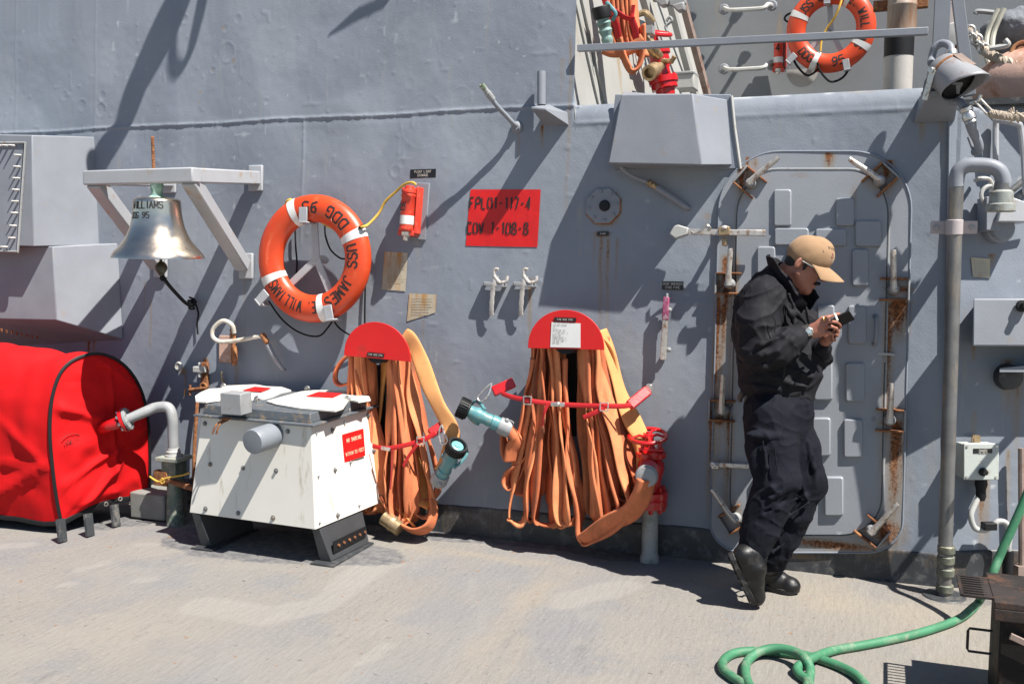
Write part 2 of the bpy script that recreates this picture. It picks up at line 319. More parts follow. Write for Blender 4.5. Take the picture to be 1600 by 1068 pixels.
# ---------------------------------------------------------------- stroke lettering
GL = {
'A': [[(0, 0), (.5, 2)], [(.5, 2), (1, 0)], [(.2, .7), (.8, .7)]], 'B': [[(0, 0), (0, 2)], [(0, 2), (.8, 1.9), (.85, 1.2), (0, 1.05)], [(.2, 1.05), (1, .95), (1, .1), (0, 0)]],
'C': [[(1, 1.7), (.75, 2), (.2, 2), (0, 1.6), (0, .4), (.2, 0), (.75, 0), (1, .3)]], 'D': [[(0, 0), (0, 2)], [(0, 2), (.7, 2), (1, 1.6), (1, .4), (.7, 0), (0, 0)]],
'E': [[(0, 0), (0, 2)], [(0, 2), (.95, 2)], [(0, 1), (.75, 1)], [(0, 0), (.95, 0)]], 'F': [[(0, 0), (0, 2)], [(0, 2), (.95, 2)], [(0, 1), (.75, 1)]],
'G': [[(1, 1.7), (.75, 2), (.2, 2), (0, 1.6), (0, .4), (.2, 0), (.8, 0), (1, .3), (1, .9), (.6, .9)]], 'H': [[(0, 0), (0, 2)], [(1, 0), (1, 2)], [(0, 1), (1, 1)]],
'I': [[(.5, 0), (.5, 2)]], 'J': [[(1, 2), (1, .4), (.75, 0), (.25, 0), (0, .4)]], 'K': [[(0, 0), (0, 2)], [(1, 2), (.1, 1)], [(.2, 1.1), (1, 0)]],
'L': [[(0, 2), (0, 0)], [(0, 0), (.9, 0)]], 'M': [[(0, 0), (0, 2)], [(0, 2), (.5, .45)], [(.5, .45), (1, 2)], [(1, 2), (1, 0)]], 'N': [[(0, 0), (0, 2)], [(0, 2), (1, 0)], [(1, 0), (1, 2)]],
'O': [[(.5, 2), (.1, 1.8), (0, 1.4), (0, .6), (.1, .2), (.5, 0)], [(.5, 0), (.9, .2), (1, .6), (1, 1.4), (.9, 1.8), (.5, 2)]], 'P': [[(0, 0), (0, 2)], [(0, 2), (.8, 2), (1, 1.7), (1, 1.2), (.8, .95), (0, .95)]],
'R': [[(0, 0), (0, 2)], [(0, 2), (.8, 2), (1, 1.7), (1, 1.3), (.8, 1), (0, 1)], [(.5, 1), (1, 0)]], 'S': [[(1, 1.7), (.75, 2), (.25, 2), (0, 1.7), (0, 1.35), (.25, 1.08), (.75, .92), (1, .65), (1, .3), (.75, 0), (.25, 0), (0, .3)]],
'T': [[(0, 2), (1, 2)], [(.5, 2), (.5, 0)]], 'U': [[(0, 2), (0, .4), (.25, 0), (.75, 0), (1, .4), (1, 2)]], 'V': [[(0, 2), (.5, 0)], [(.5, 0), (1, 2)]],
'W': [[(0, 2), (.25, 0)], [(.25, 0), (.5, 1.3)], [(.5, 1.3), (.75, 0)], [(.75, 0), (1, 2)]], 'Y': [[(0, 2), (.5, 1)], [(1, 2), (.5, 1)], [(.5, 1), (.5, 0)]], 'X': [[(0, 0), (1, 2)], [(0, 2), (1, 0)]],
'Q': [[(.5, 2), (0, 1.5), (0, .5), (.5, 0), (1, .5), (1, 1.5), (.5, 2)], [(.6, .5), (1, 0)]], 'Z': [[(0, 2), (1, 2), (0, 0), (1, 0)]],
'0': [[(.5, 2), (.1, 1.8), (0, 1.4), (0, .6), (.1, .2), (.5, 0)], [(.5, 0), (.9, .2), (1, .6), (1, 1.4), (.9, 1.8), (.5, 2)]], '1': [[(.2, 1.6), (.5, 2), (.5, 0)]],
'2': [[(0, 1.6), (.3, 2), (.8, 2), (1, 1.5), (0, 0), (1, 0)]], '4': [[(.7, 0), (.7, 2), (0, .6), (1, .6)]], '5': [[(1, 2), (.1, 2), (0, 1.1), (.7, 1.2), (1, .8), (1, .3), (.7, 0), (0, .15)]],
'3': [[(0, 1.9), (.9, 1.9), (.9, 1.1), (.3, 1.05)], [(.9, 1.0), (1, .5), (.7, 0), (0, .1)]], '6': [[(.9, 1.9), (.2, 1.6), (0, .8), (.1, .1), (.8, 0), (1, .6), (.7, 1.1), (.05, .8)]],
'7': [[(0, 2), (1, 2)], [(1, 2), (.4, 0)]], '8': [[(.5, 1.05), (.1, 1.3), (.1, 1.8), (.5, 2), (.9, 1.8), (.9, 1.3), (.5, 1.05)], [(.5, 1.0), (0, .7), (0, .2), (.5, 0), (1, .2), (1, .7), (.5, 1.0)]],
'9': [[(.1, .05), (.8, .4), (1, 1.2), (.9, 1.9), (.2, 2), (0, 1.4), (.3, .9), (.95, 1.2)]], '-': [[(.1, 1), (.9, 1)]], '.': [[(.4, 0), (.4, .22)]], ' ': [], '&': [[(1, 0), (.2, 1.6), (.5, 2), (.8, 1.6), (0, .5), (.4, 0), (1, .7)]]}
def text_strokes(mb, text, fn, h, wfac=.55, gap=.3, sw=.13, stencil=0.0, lift=.0012):
    """fn(s, t) -> (point, normal) with s along the line, t upwards, in metres; returns the line's length"""
    cw = h*wfac; x = 0.0
    for ch in text:
        for pl in GL.get(ch, []):
            q = [(x+a*cw, b*h/2) for a, b in pl]
            if stencil:
                a, b = np.array(q[0]), np.array(q[1]); d = norm(b-a); q[0] = tuple(a+d*stencil*h)
                a, b = np.array(q[-1]), np.array(q[-2]); d = norm(b-a); q[-1] = tuple(a+d*stencil*h)
            for i in range(len(q)-1):
                a, b = np.array(q[i]), np.array(q[i+1]); ln = np.linalg.norm(b-a)
                if ln < 1e-6: continue
                d = (b-a)/ln; nrm = np.array([-d[1], d[0]])*sw*h/2; e = d*sw*h*.3
                a = a-e*(i > 0 or not stencil); b = b+e*(i < len(q)-2 or not stencil)
                m = max(1, int(ln/(h*.13))); vs = []
                for k in range(m+1):
                    c = a+(b-a)*k/m
                    for sg in (1, -1):
                        p, nn = fn(*(c+nrm*sg)); vs.append(p+np.asarray(nn)*lift)
                mb.add(vs, [(2*k, 2*k+1, 2*k+3, 2*k+2) for k in range(m)])
        x += cw*(1+gap) if ch not in 'I1.' else cw*(.75+gap)
    return x-cw*gap
def text_len(text, h, wfac=.55, gap=.3): return sum(h*wfac*((1+gap) if c not in 'I1.' else (.75+gap)) for c in text)-h*wfac*gap
def flat_text(mb, text, o, X, Y, N, h, center=False, **k):
    X, Y, N = map(norm, (X, Y, N)); o = np.asarray(o, float)
    off = -text_len(text, h, k.get('wfac', .55), k.get('gap', .3))/2 if center else 0
    text_strokes(mb, text, lambda s, t: (o+X*(s+off)+Y*t, N), h, **k)
# ================================================================ RUST AND WEAR MAP (bulkhead coordinates u, v)
STREAKS = []; SPOTS = []
def streak(px, py, wpx, lpx, s=1.0):
    a = uv(px, py); b = uv(px, py+lpx); STREAKS.append((a[0], a[1], wpx*.0034, a[1]-b[1], s))
def spot(px, py, rx, ry=None, s=1.0):
    a = uv(px, py); STREAKS.append; SPOTS.append((a[0], a[1], rx*.0034, (ry or rx)*.0034, s))
for a in [(1122, 460, 6, 330, .95), (1136, 400, 9, 170, .9), (1150, 400, 7, 300, .75), (1130, 470, 4, 260, .8), (1142, 640, 8, 190, .8), (1112, 640, 6, 120, .95), (1108, 730, 5, 90, .6),
          (1390, 470, 9, 330, .75), (1404, 466, 14, 70, 1.0), (1418, 470, 5, 60, .8), (1400, 660, 11, 200, .85), (1412, 680, 6, 180, .6), (1385, 250, 9, 45, 1.0), (1296, 238, 8, 30, .9),
          (1160, 262, 6, 60, 1.0), (1168, 245, 4, 40, .9), (940, 368, 5, 150, .62), (951, 370, 4, 190, .6), (965, 372, 3, 90, .5), (929, 368, 3, 60, .45), (962, 300, 3, 40, .7), (830, 435, 4, 110, .7), (848, 195, 4, 40, .75),
          (892, 60, 4, 330, .42), (878, 90, 5, 80, .35), (811, 210, 3, 70, .4), (236, 470, 3, 90, .5), (225, 440, 3, 60, .4), (320, 560, 7, 90, .9), (140, 530, 5, 40, .8), (148, 530, 4, 30, .7), (383, 430, 2, 60, .5),
          (1440, 180, 4, 50, .6), (1470, 190, 3, 40, .5), (540, 300, 2, 60, .3), (662, 500, 4, 40, .35), (1196, 390, 4, 40, .5), (1105, 330, 3, 40, .4), (370, 570, 6, 60, .5), (45, 210, 5, 30, .8)]: streak(*a)
for a in [(1170, 285, 16, 20, .75), (1378, 282, 22, 22, .75), (1300, 850, 90, 9, .95), (1385, 830, 30, 26, .9), (1230, 865, 60, 7, .85), (1150, 800, 12, 22, .7), (1404, 452, 22, 6, 1.0), (1404, 472, 20, 5, .9),
          (1393, 660, 20, 8, 1.0), (1395, 640, 16, 6, .9), (1128, 445, 14, 20, .8), (1125, 655, 14, 14, .9), (1120, 725, 20, 10, .8), (948, 345, 20, 10, .9), (965, 325, 8, 22, .9), (940, 366, 16, 6, 1.0), (320, 600, 10, 25, 1.0),
          (1345, 140, 30, 4, .4), (1200, 142, 40, 4, .35), (350, 45, 5, 7, .5), (366, 95, 4, 6, .6), (333, 110, 3, 6, .5), (314, 144, 4, 5, .6), (314, 160, 3, 5, .5), (600, 235, 3, 4, .4), (1105, 338, 7, 6, .6), (1250, 275, 18, 4, .5),
          (1335, 305, 5, 20, .5), (372, 600, 5, 5, .5), (286, 580, 10, 8, .7), (1180, 255, 6, 10, .7)]: spot(*a)
def rust_at(u, v):
    u = u+.004*vn2(u*30, v*12)
    o = np.zeros_like(u)
    wob = vn(u*9, v*5)*.006
    for (a, b, w, l, s) in STREAKS:
        t = (b-v)/max(l, .01); m = np.clip(t*14+.6, 0, 1)*np.clip(1.08-t, 0, 1)**.55
        o = np.maximum(o, s*m*np.exp(-((u-a+wob)/w)**2))
    o = np.clip(o*1.30, 0, 1.15)
    for (a, b, w, h, s) in SPOTS: o = np.maximum(o, s*np.exp(-(((u-a)/w)**2+((v-b)/h)**2)**1.5))
    return o
def attr(me, name, val):
    a = me.attributes.new(name, 'FLOAT', 'POINT'); a.data.foreach_set('value', np.asarray(val, np.float32))
def grid_mesh(name, us, vs, fn, m, keep=None, smooth=True):
    U, V = np.meshgrid(us, vs, indexing='ij'); P, attrs = fn(U, V)
    nu, nv = U.shape; idx = np.arange(nu*nv).reshape(nu, nv)
    q = np.stack([idx[:-1, :-1], idx[1:, :-1], idx[1:, 1:], idx[:-1, 1:]], -1).reshape(-1, 4)
    if keep is not None:
        k = keep((U[:-1, :-1]+U[1:, 1:])/2, (V[:-1, :-1]+V[1:, 1:])/2).reshape(-1); q = q[k]
    me = bpy.data.meshes.new(name); me.vertices.add(nu*nv); me.vertices.foreach_set('co', P.reshape(-1, 3).astype(np.float32).ravel())
    me.loops.add(q.size); me.loops.foreach_set('vertex_index', q.ravel().astype(np.int32)); me.polygons.add(len(q))
    me.polygons.foreach_set('loop_start', np.arange(0, q.size, 4, dtype=np.int32)); me.polygons.foreach_set('loop_total', np.full(len(q), 4, np.int32))
    me.update(calc_edges=True); me.polygons.foreach_set('use_smooth', np.full(len(q), smooth))
    for k, a in attrs.items(): attr(me, k, a.ravel())
    me.materials.append(m); o = bpy.data.objects.new(name, me); COL.objects.link(o); return o
def axis_pts(lo, hi, step, a, b, big=.5):
    s = list(np.arange(a, lo, big)) + list(np.arange(lo, hi, step)) + list(np.arange(hi, b+1e-6, big)); return np.array(sorted(set(np.round(s, 4))))
# ================================================================ BULKHEAD
SEAM_V = uv(500, 184)[1]; TOPV = uv(1300, 141)[1]; ALC_U = uv(897, 140)[0]; CORN_U = .335
seamu = [uv(474, 230)[0], uv(25, 100)[0], uv(150, 60)[0]]
RINGS = [(158, 172, 12, 1), (160, 150, 9, 1), (128, 165, 10, 1), (100, 150, 9, .6), (288, 30, 8, 1), (355, 82, 16, 1), (333, 110, 6, .9), (366, 108, 6, .9), (352, 45, 7, .7), (372, 30, 8, .7), (618, 268, 9, 1), (628, 255, 7, .8),
         (640, 130, 9, .5), (720, 155, 18, .5), (660, 190, 40, .4), (330, 245, 60, .5), (1040, 500, 10, .5), (830, 60, 12, .4), (600, 90, 9, .4), (420, 330, 10, .4)]
def wall_h(u, v):
    h = .0075*vn(u*1.5+3, v*1.15+8)+.0050*vn2(u*3.1, v*2.6)+.0012*vn2(u*9, v*8)+.0005*vn(u*31, v*27)
    h = h+.0030*np.cos(2*math.pi*(u+.05*vn(v*1.3, 6.))/.61)*(v > .3)*(.55+.45*vn(u*.7, v*.8))
    # sparse chips and drips standing on the paint
    c = vn(u*23+7, v*19); h = h+.0022*np.clip(c-.80, 0, 1)/.2+.0016*np.clip(vn2(u*47, v*11)-.82, 0, 1)/.18
    w = .003*np.sin(u*5)+.0015*vn(u*25, 1.0)
    d = (v-SEAM_V-w)
    seam = (u < ALC_U+.03)
    h = h+seam*(.0062*np.exp(-(d/.0075)**2)*(1+.35*vn(u*60, 3.))-.0014*np.exp(-((d+.022)/.016)**2))
    for i, su in enumerate(seamu):
        m = ((v < SEAM_V)&(v > SEAM_V-.75)) if i == 0 else (v > SEAM_V)
        h = h+m*(.0035 if i == 0 else .0016)*np.exp(-((u-su-.006*vn(v*6, 2.))/.006)**2)
    for (a, b, r, s) in RINGS:
        c0 = uv(a, b); rr = np.hypot(u-c0[0], (v-c0[1])*.9); R_ = r*.0036; dd = rr-R_
        h = h+s*.0026*np.exp(-(dd/.006)**2)*(.6+.6*vn(u*20, v*20))-s*.0022*np.exp(-(rr/R_)**2)
    # soft bulge where the plate above the seam sits proud
    h = h+.006*np.exp(-((v-SEAM_V-.03)/.10)**2)*(.4+vn(u*2.3, 5.))*seam
    return h
def wall_fn(Uu, Vv):
    h = wall_h(Uu, Vv); top = (Uu > ALC_U); t = np.clip((Vv-(TOPV-.10))/.10, 0, 1)*top; ang = t*R(34)
    # top edge rolls back
    vv = np.where(top & (Vv > TOPV-.10), TOPV-.10+np.sin(ang)*.10/R(34)*1.0, Vv); dd = np.where(top, -(1-np.cos(ang))*.10/R(34), 0)
    rl = .0035*np.exp(-((Vv-(TOPV-.11))/.012)**2)*top*(1+.6*vn(Uu*9, 1.))
    h = h+rl
    # right corner rolls gently
    P = U1*Uu[..., None]+V1*vv[..., None]+N1*(h+dd)[..., None]
    wear = np.clip((vn(Uu*26, Vv*22)-.86)*6, 0, .5)*np.clip(vn2(Uu*1.5, Vv*1.5)+.2, 0, 1)
    tu = np.clip((vn(Uu*1.7+5, Vv*2.3)-.28)*9, 0, 1)*.045+np.clip((vn2(Uu*3.1, Vv*2.1)-.45)*12, 0, 1)*.05
    wear = np.maximum(wear, tu)
    wear = np.maximum(wear, np.exp(-((Vv-TOPV)/.012)**2)*top*np.clip(vn(Uu*14, 2.)*1.2, 0, .7))
    return P, dict(rust=rust_at(Uu, Vv), wear=wear, dark=np.zeros_like(Uu))
us = np.append(np.arange(-5.95, CORN_U, .0085), CORN_U); us = np.concatenate([np.arange(-11, -5.95, .25), us])
vs = np.concatenate([np.arange(0, 3.15, .0085), np.arange(3.15, 6.6, .25)])
def wkeep(u, v):
    c = (ALC_U+.07, TOPV+.07)
    return (u < ALC_U) | (v < TOPV) | ((u < c[0])&(v < c[1])&(np.hypot(u-c[0], v-c[1]) > .07))
# make a grid line fall exactly on the alcove edge and the top edge
us = us - (us[np.argmin(abs(us-ALC_U))]-ALC_U)*((us > -5.9)&(us < CORN_U-.001)); vs = vs.copy(); vs[np.argmin(abs(vs-TOPV))] = TOPV
bulk = thing('superstructure_bulkhead', (0, 0, 0), 'long grey painted steel bulkhead with weld seam and rust streaks behind the sailor', 'bulkhead')
wp = grid_mesh('plating', us, vs, wall_fn, M_wall, wkeep); wp.parent = bulk
# dark boot band along the foot of the bulkhead: a coat of paint 2 mm proud
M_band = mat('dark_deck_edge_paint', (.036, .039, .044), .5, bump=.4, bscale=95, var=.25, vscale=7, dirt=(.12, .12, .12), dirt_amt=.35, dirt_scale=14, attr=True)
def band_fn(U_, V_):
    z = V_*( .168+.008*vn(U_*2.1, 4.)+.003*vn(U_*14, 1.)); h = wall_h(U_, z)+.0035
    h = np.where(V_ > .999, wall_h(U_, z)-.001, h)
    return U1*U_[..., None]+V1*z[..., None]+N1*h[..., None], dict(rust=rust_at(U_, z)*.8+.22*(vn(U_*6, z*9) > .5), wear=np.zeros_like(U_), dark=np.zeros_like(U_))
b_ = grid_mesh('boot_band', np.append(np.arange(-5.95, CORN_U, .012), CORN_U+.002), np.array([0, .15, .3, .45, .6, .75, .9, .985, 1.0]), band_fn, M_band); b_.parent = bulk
# ---- panel beyond the corner, turned back 20 degrees
bulk2 = thing('side_bulkhead', tuple(O2), 'pale grey bulkhead turned back beyond the tall vent pipe at right', 'bulkhead')
T2 = 2.40
def w2_fn(U_, V_):
    h = .005*vn(U_*2+30, V_*1.6)+.0012*vn2(U_*9, V_*8)+.0005*vn(U_*31, V_*27)+.002*np.clip(vn(U_*23, V_*19)-.8, 0, 1)/.2
    t = np.clip((V_-(T2-.08))/.08, 0, 1); P = np.array(O2)-np.array([0, 0, 0])+U2*U_[..., None]+V2*(V_-t*.02)[..., None]+N2*(h*(U_ > .001)-.05*t*t)[..., None]
    r = np.zeros_like(U_)
    for (a, b, w, l, s) in R2: 
        tt = (b-V_)/l; r = np.maximum(r, s*np.clip(tt*14+.6, 0, 1)*np.clip(1.08-tt, 0, 1)**.55*np.exp(-((U_-a)/w)**2))
    return P-np.array(O2), dict(rust=r, wear=np.clip((vn(U_*26, V_*22)-.86)*6, 0, .5), dark=np.zeros_like(U_))
def uv2(px, py): p = W2(px, py)-O2; return np.array([p@U2, p@V2])
R2 = []
for (px, py, w, l, s) in [(1535, 745, 8, 120, .95), (1543, 745, 5, 140, .7), (1522, 640, 5, 90, .5), (1575, 560, 12, 90, .8), (1590, 590, 9, 120, .7), (1521, 535, 4, 30, .9), (1550, 395, 8, 25, .8), (1508, 480, 3, 200, .3), (1576, 700, 5, 160, .6)]:
    q = uv2(px, py); R2.append((q[0], q[1], w*.0032, l*.0032, s))
o = grid_mesh('plating', np.concatenate([np.arange(0, 1.0, .01), np.arange(1.0, 7, .25)]), np.append(np.arange(0, T2, .01), T2), w2_fn, M_wall); o.parent = bulk2
def band2_fn(U_, V_):
    z = V_*(.185+.006*vn(U_*3, 9.)); return U2*U_[..., None]+V2*z[..., None]+N2*(.009-.01*(V_ > .999))[..., None], dict(rust=.25*(vn(U_*6, z*9) > .4)+0*z, wear=0*z, dark=0*z)
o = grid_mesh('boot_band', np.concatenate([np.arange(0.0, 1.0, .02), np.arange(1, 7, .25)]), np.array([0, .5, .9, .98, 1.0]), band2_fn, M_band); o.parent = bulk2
mb = MB(); mb.tube([O2+V2*z+N2*.001+N1*.001 for z in np.linspace(0, T2-.06, 30)], .006, 8); mb.build('corner_weld', M_wall, bulk2)
# ================================================================ DECK
M_deck = bpy.data.materials.new('nonskid_deck'); M_deck.use_nodes = True
nt = M_deck.node_tree; n = nt.nodes; L = nt.links.new; b = n['Principled BSDF']
tc = n.new('ShaderNodeTexCoord')
def dn(scale, det=5, ro=.6, st=None, rot=0):
    m_ = n.new('ShaderNodeMapping'); m_.inputs['Scale'].default_value = st or (1, 1, 1); m_.inputs['Rotation'].default_value = (0, 0, rot)
    L(tc.outputs['Object'], m_.inputs[0]); t = n.new('ShaderNodeTexNoise'); t.inputs['Scale'].default_value = scale; t.inputs['Detail'].default_value = det; t.inputs['Roughness'].default_value = ro
    L(m_.outputs[0], t.inputs['Vector']); return t.outputs['Fac']
def dr(f, a, c): r_ = n.new('ShaderNodeMapRange'); L(f, r_.inputs[0]); r_.inputs[1].default_value = a; r_.inputs[2].default_value = c; return r_.outputs[0]
def dm(f, ca, cb):
    x = n.new('ShaderNodeMix'); x.data_type = 'RGBA'
    if isinstance(f, float): x.inputs[0].default_value = f
    else: L(f, x.inputs[0])
    for c, i in ((ca, 6), (cb, 7)):
        if isinstance(c, tuple): x.inputs[i].default_value = (*c, 1)
        else: L(c, x.inputs[i])
    return x.outputs[2]
c = dm(dr(dn(1.3, 6), .35, .65), (.164, .154, .140), (.192, .178, .158))
c = dm(dr(dn(2.2, 7, .6), .50, .62), c, (.152, .149, .148))
c = dm(dr(dn(55, 6, .75), .50, .70), c, (.215, .203, .188))
c = dm(dr(dn(90, 5, .8), .60, .72), c, (.12, .113, .105))
c = dm(dr(dn(42, 3, .6, (1, .35, 1), R(28)), .60, .80), c, (.115, .110, .104))
c = dm(dr(dn(170, 2, .5), .76, .80), c, (.55, .54, .52))
c = dm(dr(dn(3.2, 9, .72, (1, .45, 1), R(35)), .56, .66), c, (.192, .184, .170))
c = dm(dr(dn(5.5, 9, .75, (1, .3, 1), R(40)), .60, .70), c, (.118, .114, .110))
c = dm(dr(dn(23, 4, .6), .66, .70), c, (.085, .08, .075))
at = n.new('ShaderNodeAttribute'); at.attribute_name = 'cool'; c = dm(at.outputs['Fac'], c, dm(dr(dn(50, 5, .7), .4, .62), (.138, .139, .145), (.172, .172, .177)))
at = n.new('ShaderNodeAttribute'); at.attribute_name = 'patch'; c = dm(at.outputs['Fac'], c, dm(dr(dn(70, 4, .7), .4, .6), (.205, .195, .180), (.235, .224, .205)))
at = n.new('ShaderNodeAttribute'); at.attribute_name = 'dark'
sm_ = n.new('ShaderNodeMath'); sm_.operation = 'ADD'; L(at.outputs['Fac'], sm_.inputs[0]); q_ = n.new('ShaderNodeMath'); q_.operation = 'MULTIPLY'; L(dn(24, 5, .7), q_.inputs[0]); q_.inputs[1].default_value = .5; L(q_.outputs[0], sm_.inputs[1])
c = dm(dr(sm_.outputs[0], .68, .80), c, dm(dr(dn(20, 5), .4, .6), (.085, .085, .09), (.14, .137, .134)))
at = n.new('ShaderNodeAttribute'); at.attribute_name = 'tan'; c = dm(at.outputs['Fac'], c, dm(dr(dn(30, 5, .7), .4, .62), (.212, .184, .145), (.245, .208, .158)))
at = n.new('ShaderNodeAttribute'); at.attribute_name = 'rust'
s3 = n.new('ShaderNodeMath'); s3.operation = 'ADD'; L(at.outputs['Fac'], s3.inputs[0]); L(dr(dn(60, 5, .7), .45, .85), s3.inputs[1])
c = dm(dr(s3.outputs[0], .75, 1.2), c, (.30, .10, .03))
c = dm(dr(dn(17, 2, .5), (.712), .745), c, (.19, .115, .07))
L(c, b.inputs['Base Color']); b.inputs['Roughness'].default_value = .82
bp = n.new('ShaderNodeBump'); bp.inputs['Strength'].default_value = .5; bp.inputs['Distance'].default_value = .004
s4 = n.new('ShaderNodeMath'); s4.operation = 'ADD'; L(dn(110, 4, .7), s4.inputs[0]); L(dr(dn(38, 3, .6, (1, .22, 1), R(28)), .35, .7), s4.inputs[1]); L(s4.outputs[0], bp.inputs['Height']); L(bp.outputs[0], b.inputs['Normal'])
def gp(px, py): return PX(px, py, z=0)[:2]
PATCH = [((320, 945), (420, 962), (500, 945), (560, 900), (600, 880), 17), ((215, 850), (245, 849), 6), ((125, 890), (155, 880), 9), ((100, 912), (118, 910), 7), ((215, 903), (238, 903), 7), ((0, 855), (40, 850), 12), ((300, 880), (285, 884), 4),
         ((880, 940), (980, 915), 14), ((600, 1010), (560, 1030), 8), ((1060, 915), (1110, 925), 8)]
def deck_fn(X, Y):
    patch = np.zeros_like(X); wx = X+.03*vn(X*7, Y*7); wy = Y+.03*vn2(X*7, Y*7)
    for p in PATCH:
        r = p[-1]*.0036; pts = [gp(*a) for a in p[:-1]]
        for a, b2 in zip(pts[:-1], pts[1:]):
            ab = b2-a; t = np.clip(((wx-a[0])*ab[0]+(wy-a[1])*ab[1])/(ab@ab), 0, 1); d = np.hypot(wx-a[0]-t*ab[0], (wy-a[1]-t*ab[1])*.8)
            patch = np.maximum(patch, np.clip((r*1.8-d)/.03, 0, 1)*.55)
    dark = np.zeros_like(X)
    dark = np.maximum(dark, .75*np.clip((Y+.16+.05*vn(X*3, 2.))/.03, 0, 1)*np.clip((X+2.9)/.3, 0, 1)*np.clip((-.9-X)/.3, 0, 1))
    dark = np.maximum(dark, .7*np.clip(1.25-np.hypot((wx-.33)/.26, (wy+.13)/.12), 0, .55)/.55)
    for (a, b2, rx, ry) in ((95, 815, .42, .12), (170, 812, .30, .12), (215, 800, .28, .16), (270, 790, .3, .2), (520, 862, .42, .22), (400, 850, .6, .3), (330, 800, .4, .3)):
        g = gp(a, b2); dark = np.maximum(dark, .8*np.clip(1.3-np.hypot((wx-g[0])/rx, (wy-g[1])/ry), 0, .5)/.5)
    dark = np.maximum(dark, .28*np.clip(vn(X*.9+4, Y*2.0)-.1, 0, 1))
    # drag marks along the deck
    tan = .55*np.clip(1-np.hypot((wx+.15)/.75, (wy+.42)/.42), 0, 1)*np.clip(.8+vn(X*5, Y*5), 0, 1)+.35*np.clip(vn2(X*1.1, Y*1.1)-.15, 0, 1)+.30*np.clip((X+.9)/1.5, 0, 1)
    def trail(pts, r, soft, s):
        o_ = np.zeros_like(X); q = [gp(*a) for a in pts]
        for a, b2 in zip(q[:-1], q[1:]):
            ab = b2-a; t = np.clip(((wx-a[0])*ab[0]+(wy-a[1])*ab[1])/(ab@ab), 0, 1); d = np.hypot(wx-a[0]-t*ab[0], wy-a[1]-t*ab[1]); o_ = np.maximum(o_, np.clip((r-d)/soft, 0, 1))
        return o_*s*np.clip(.75+.5*vn2(X*4, Y*4), 0, 1)
    tan = np.maximum(tan, trail(((880, 890), (830, 930), (790, 975), (750, 1020), (712, 1080)), .11, .08, .5)); tan = np.maximum(tan, trail(((815, 1000), (780, 1080)), .05, .04, .5)); tan = np.maximum(tan, trail(((640, 855), (760, 870), (850, 880)), .07, .06, .6))
    cool = trail(((960, 880), (890, 950), (850, 1010), (830, 1080)), .22, .18, .6); cool = np.maximum(cool, trail(((640, 1080), (690, 1000), (740, 940), (760, 890)), .30, .2, .75)); cool = np.maximum(cool, trail(((250, 1080), (330, 1020), (420, 960), (470, 930)), .12, .1, .6)); cool = np.maximum(cool, .5*np.clip(vn(X*1.2+9, Y*1.6)-.05, 0, 1)*(X < -1))
    patch = np.maximum(patch, trail(((770, 935), (735, 990), (690, 1050)), .05, .05, .35)); patch = np.maximum(patch, trail(((745, 905), (735, 935), (765, 958)), .035, .03, .4))
    rust = np.zeros_like(X)
    for (a, b2, rx, ry, s) in ((455, 893, .05, .025, .7), (270, 870, .03, .02, .6), (5, 940, .03, .02, .7), (1115, 897, .06, .03, .5), (1290, 905, .10, .03, .45), (300, 908, .02, .01, .6), (25, 1007, .015, .01, .7), (262, 1050, .02, .012, .5), (215, 1055, .01, .01, .5), (60, 1080, .2, .05, .1)):
        g = gp(a, b2); rust = np.maximum(rust, s*np.exp(-((X-g[0])/rx)**2-((Y-g[1])/ry)**2))
    rust = np.maximum(rust, .3*np.exp(-((Y+.03)/.03)**2)*np.clip(vn(X*5, 3.)+.2, 0, 1)*np.clip((X+.9)/.2, 0, 1))
    z = .0012*vn(X*2, Y*2)+.0006*vn(X*21, Y*13)
    z = z*(np.abs(X) < 8)
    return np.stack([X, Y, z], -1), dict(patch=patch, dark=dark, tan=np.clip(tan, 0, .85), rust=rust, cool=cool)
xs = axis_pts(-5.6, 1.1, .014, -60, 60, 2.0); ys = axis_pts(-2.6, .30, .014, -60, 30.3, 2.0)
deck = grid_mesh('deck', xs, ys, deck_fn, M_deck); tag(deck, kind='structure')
# ================================================================ UPPER RECESS (behind and above the bulkhead)
BY = 4.3
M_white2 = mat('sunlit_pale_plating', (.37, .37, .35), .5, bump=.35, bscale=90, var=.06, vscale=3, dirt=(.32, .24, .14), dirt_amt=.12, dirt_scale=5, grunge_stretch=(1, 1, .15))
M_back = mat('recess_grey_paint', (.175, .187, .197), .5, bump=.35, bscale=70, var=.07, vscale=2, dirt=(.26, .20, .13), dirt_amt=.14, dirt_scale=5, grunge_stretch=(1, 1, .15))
p00 = W(896, 140, .0); fu = W(884, 0, 0); bb = PX(1105, 146, y=BY); bt = PX(1065, 0, y=BY)
def ext(a, b, z): t = (z-a[2])/(b[2]-a[2]); return a+(b-a)*t
RL = [ext(p00, fu, 2.30), ext(bb, bt, 2.30), ext(bb, bt, 6.6), ext(p00, fu, 6.6)]      # pale return plating
RN = norm(np.cross(RL[1]-RL[0], RL[3]-RL[0])); RN = RN if RN[0] > 0 else -RN
def RW(px, py, d=0.0): r = ray(px, py); return CAM+r*((d+RN@RL[0]-RN@CAM)/(RN@r))
ret = thing('return_bulkhead', RL[0], 'pale sunlit plating running back from the bulkhead edge beside the upper fire hose', 'bulkhead')
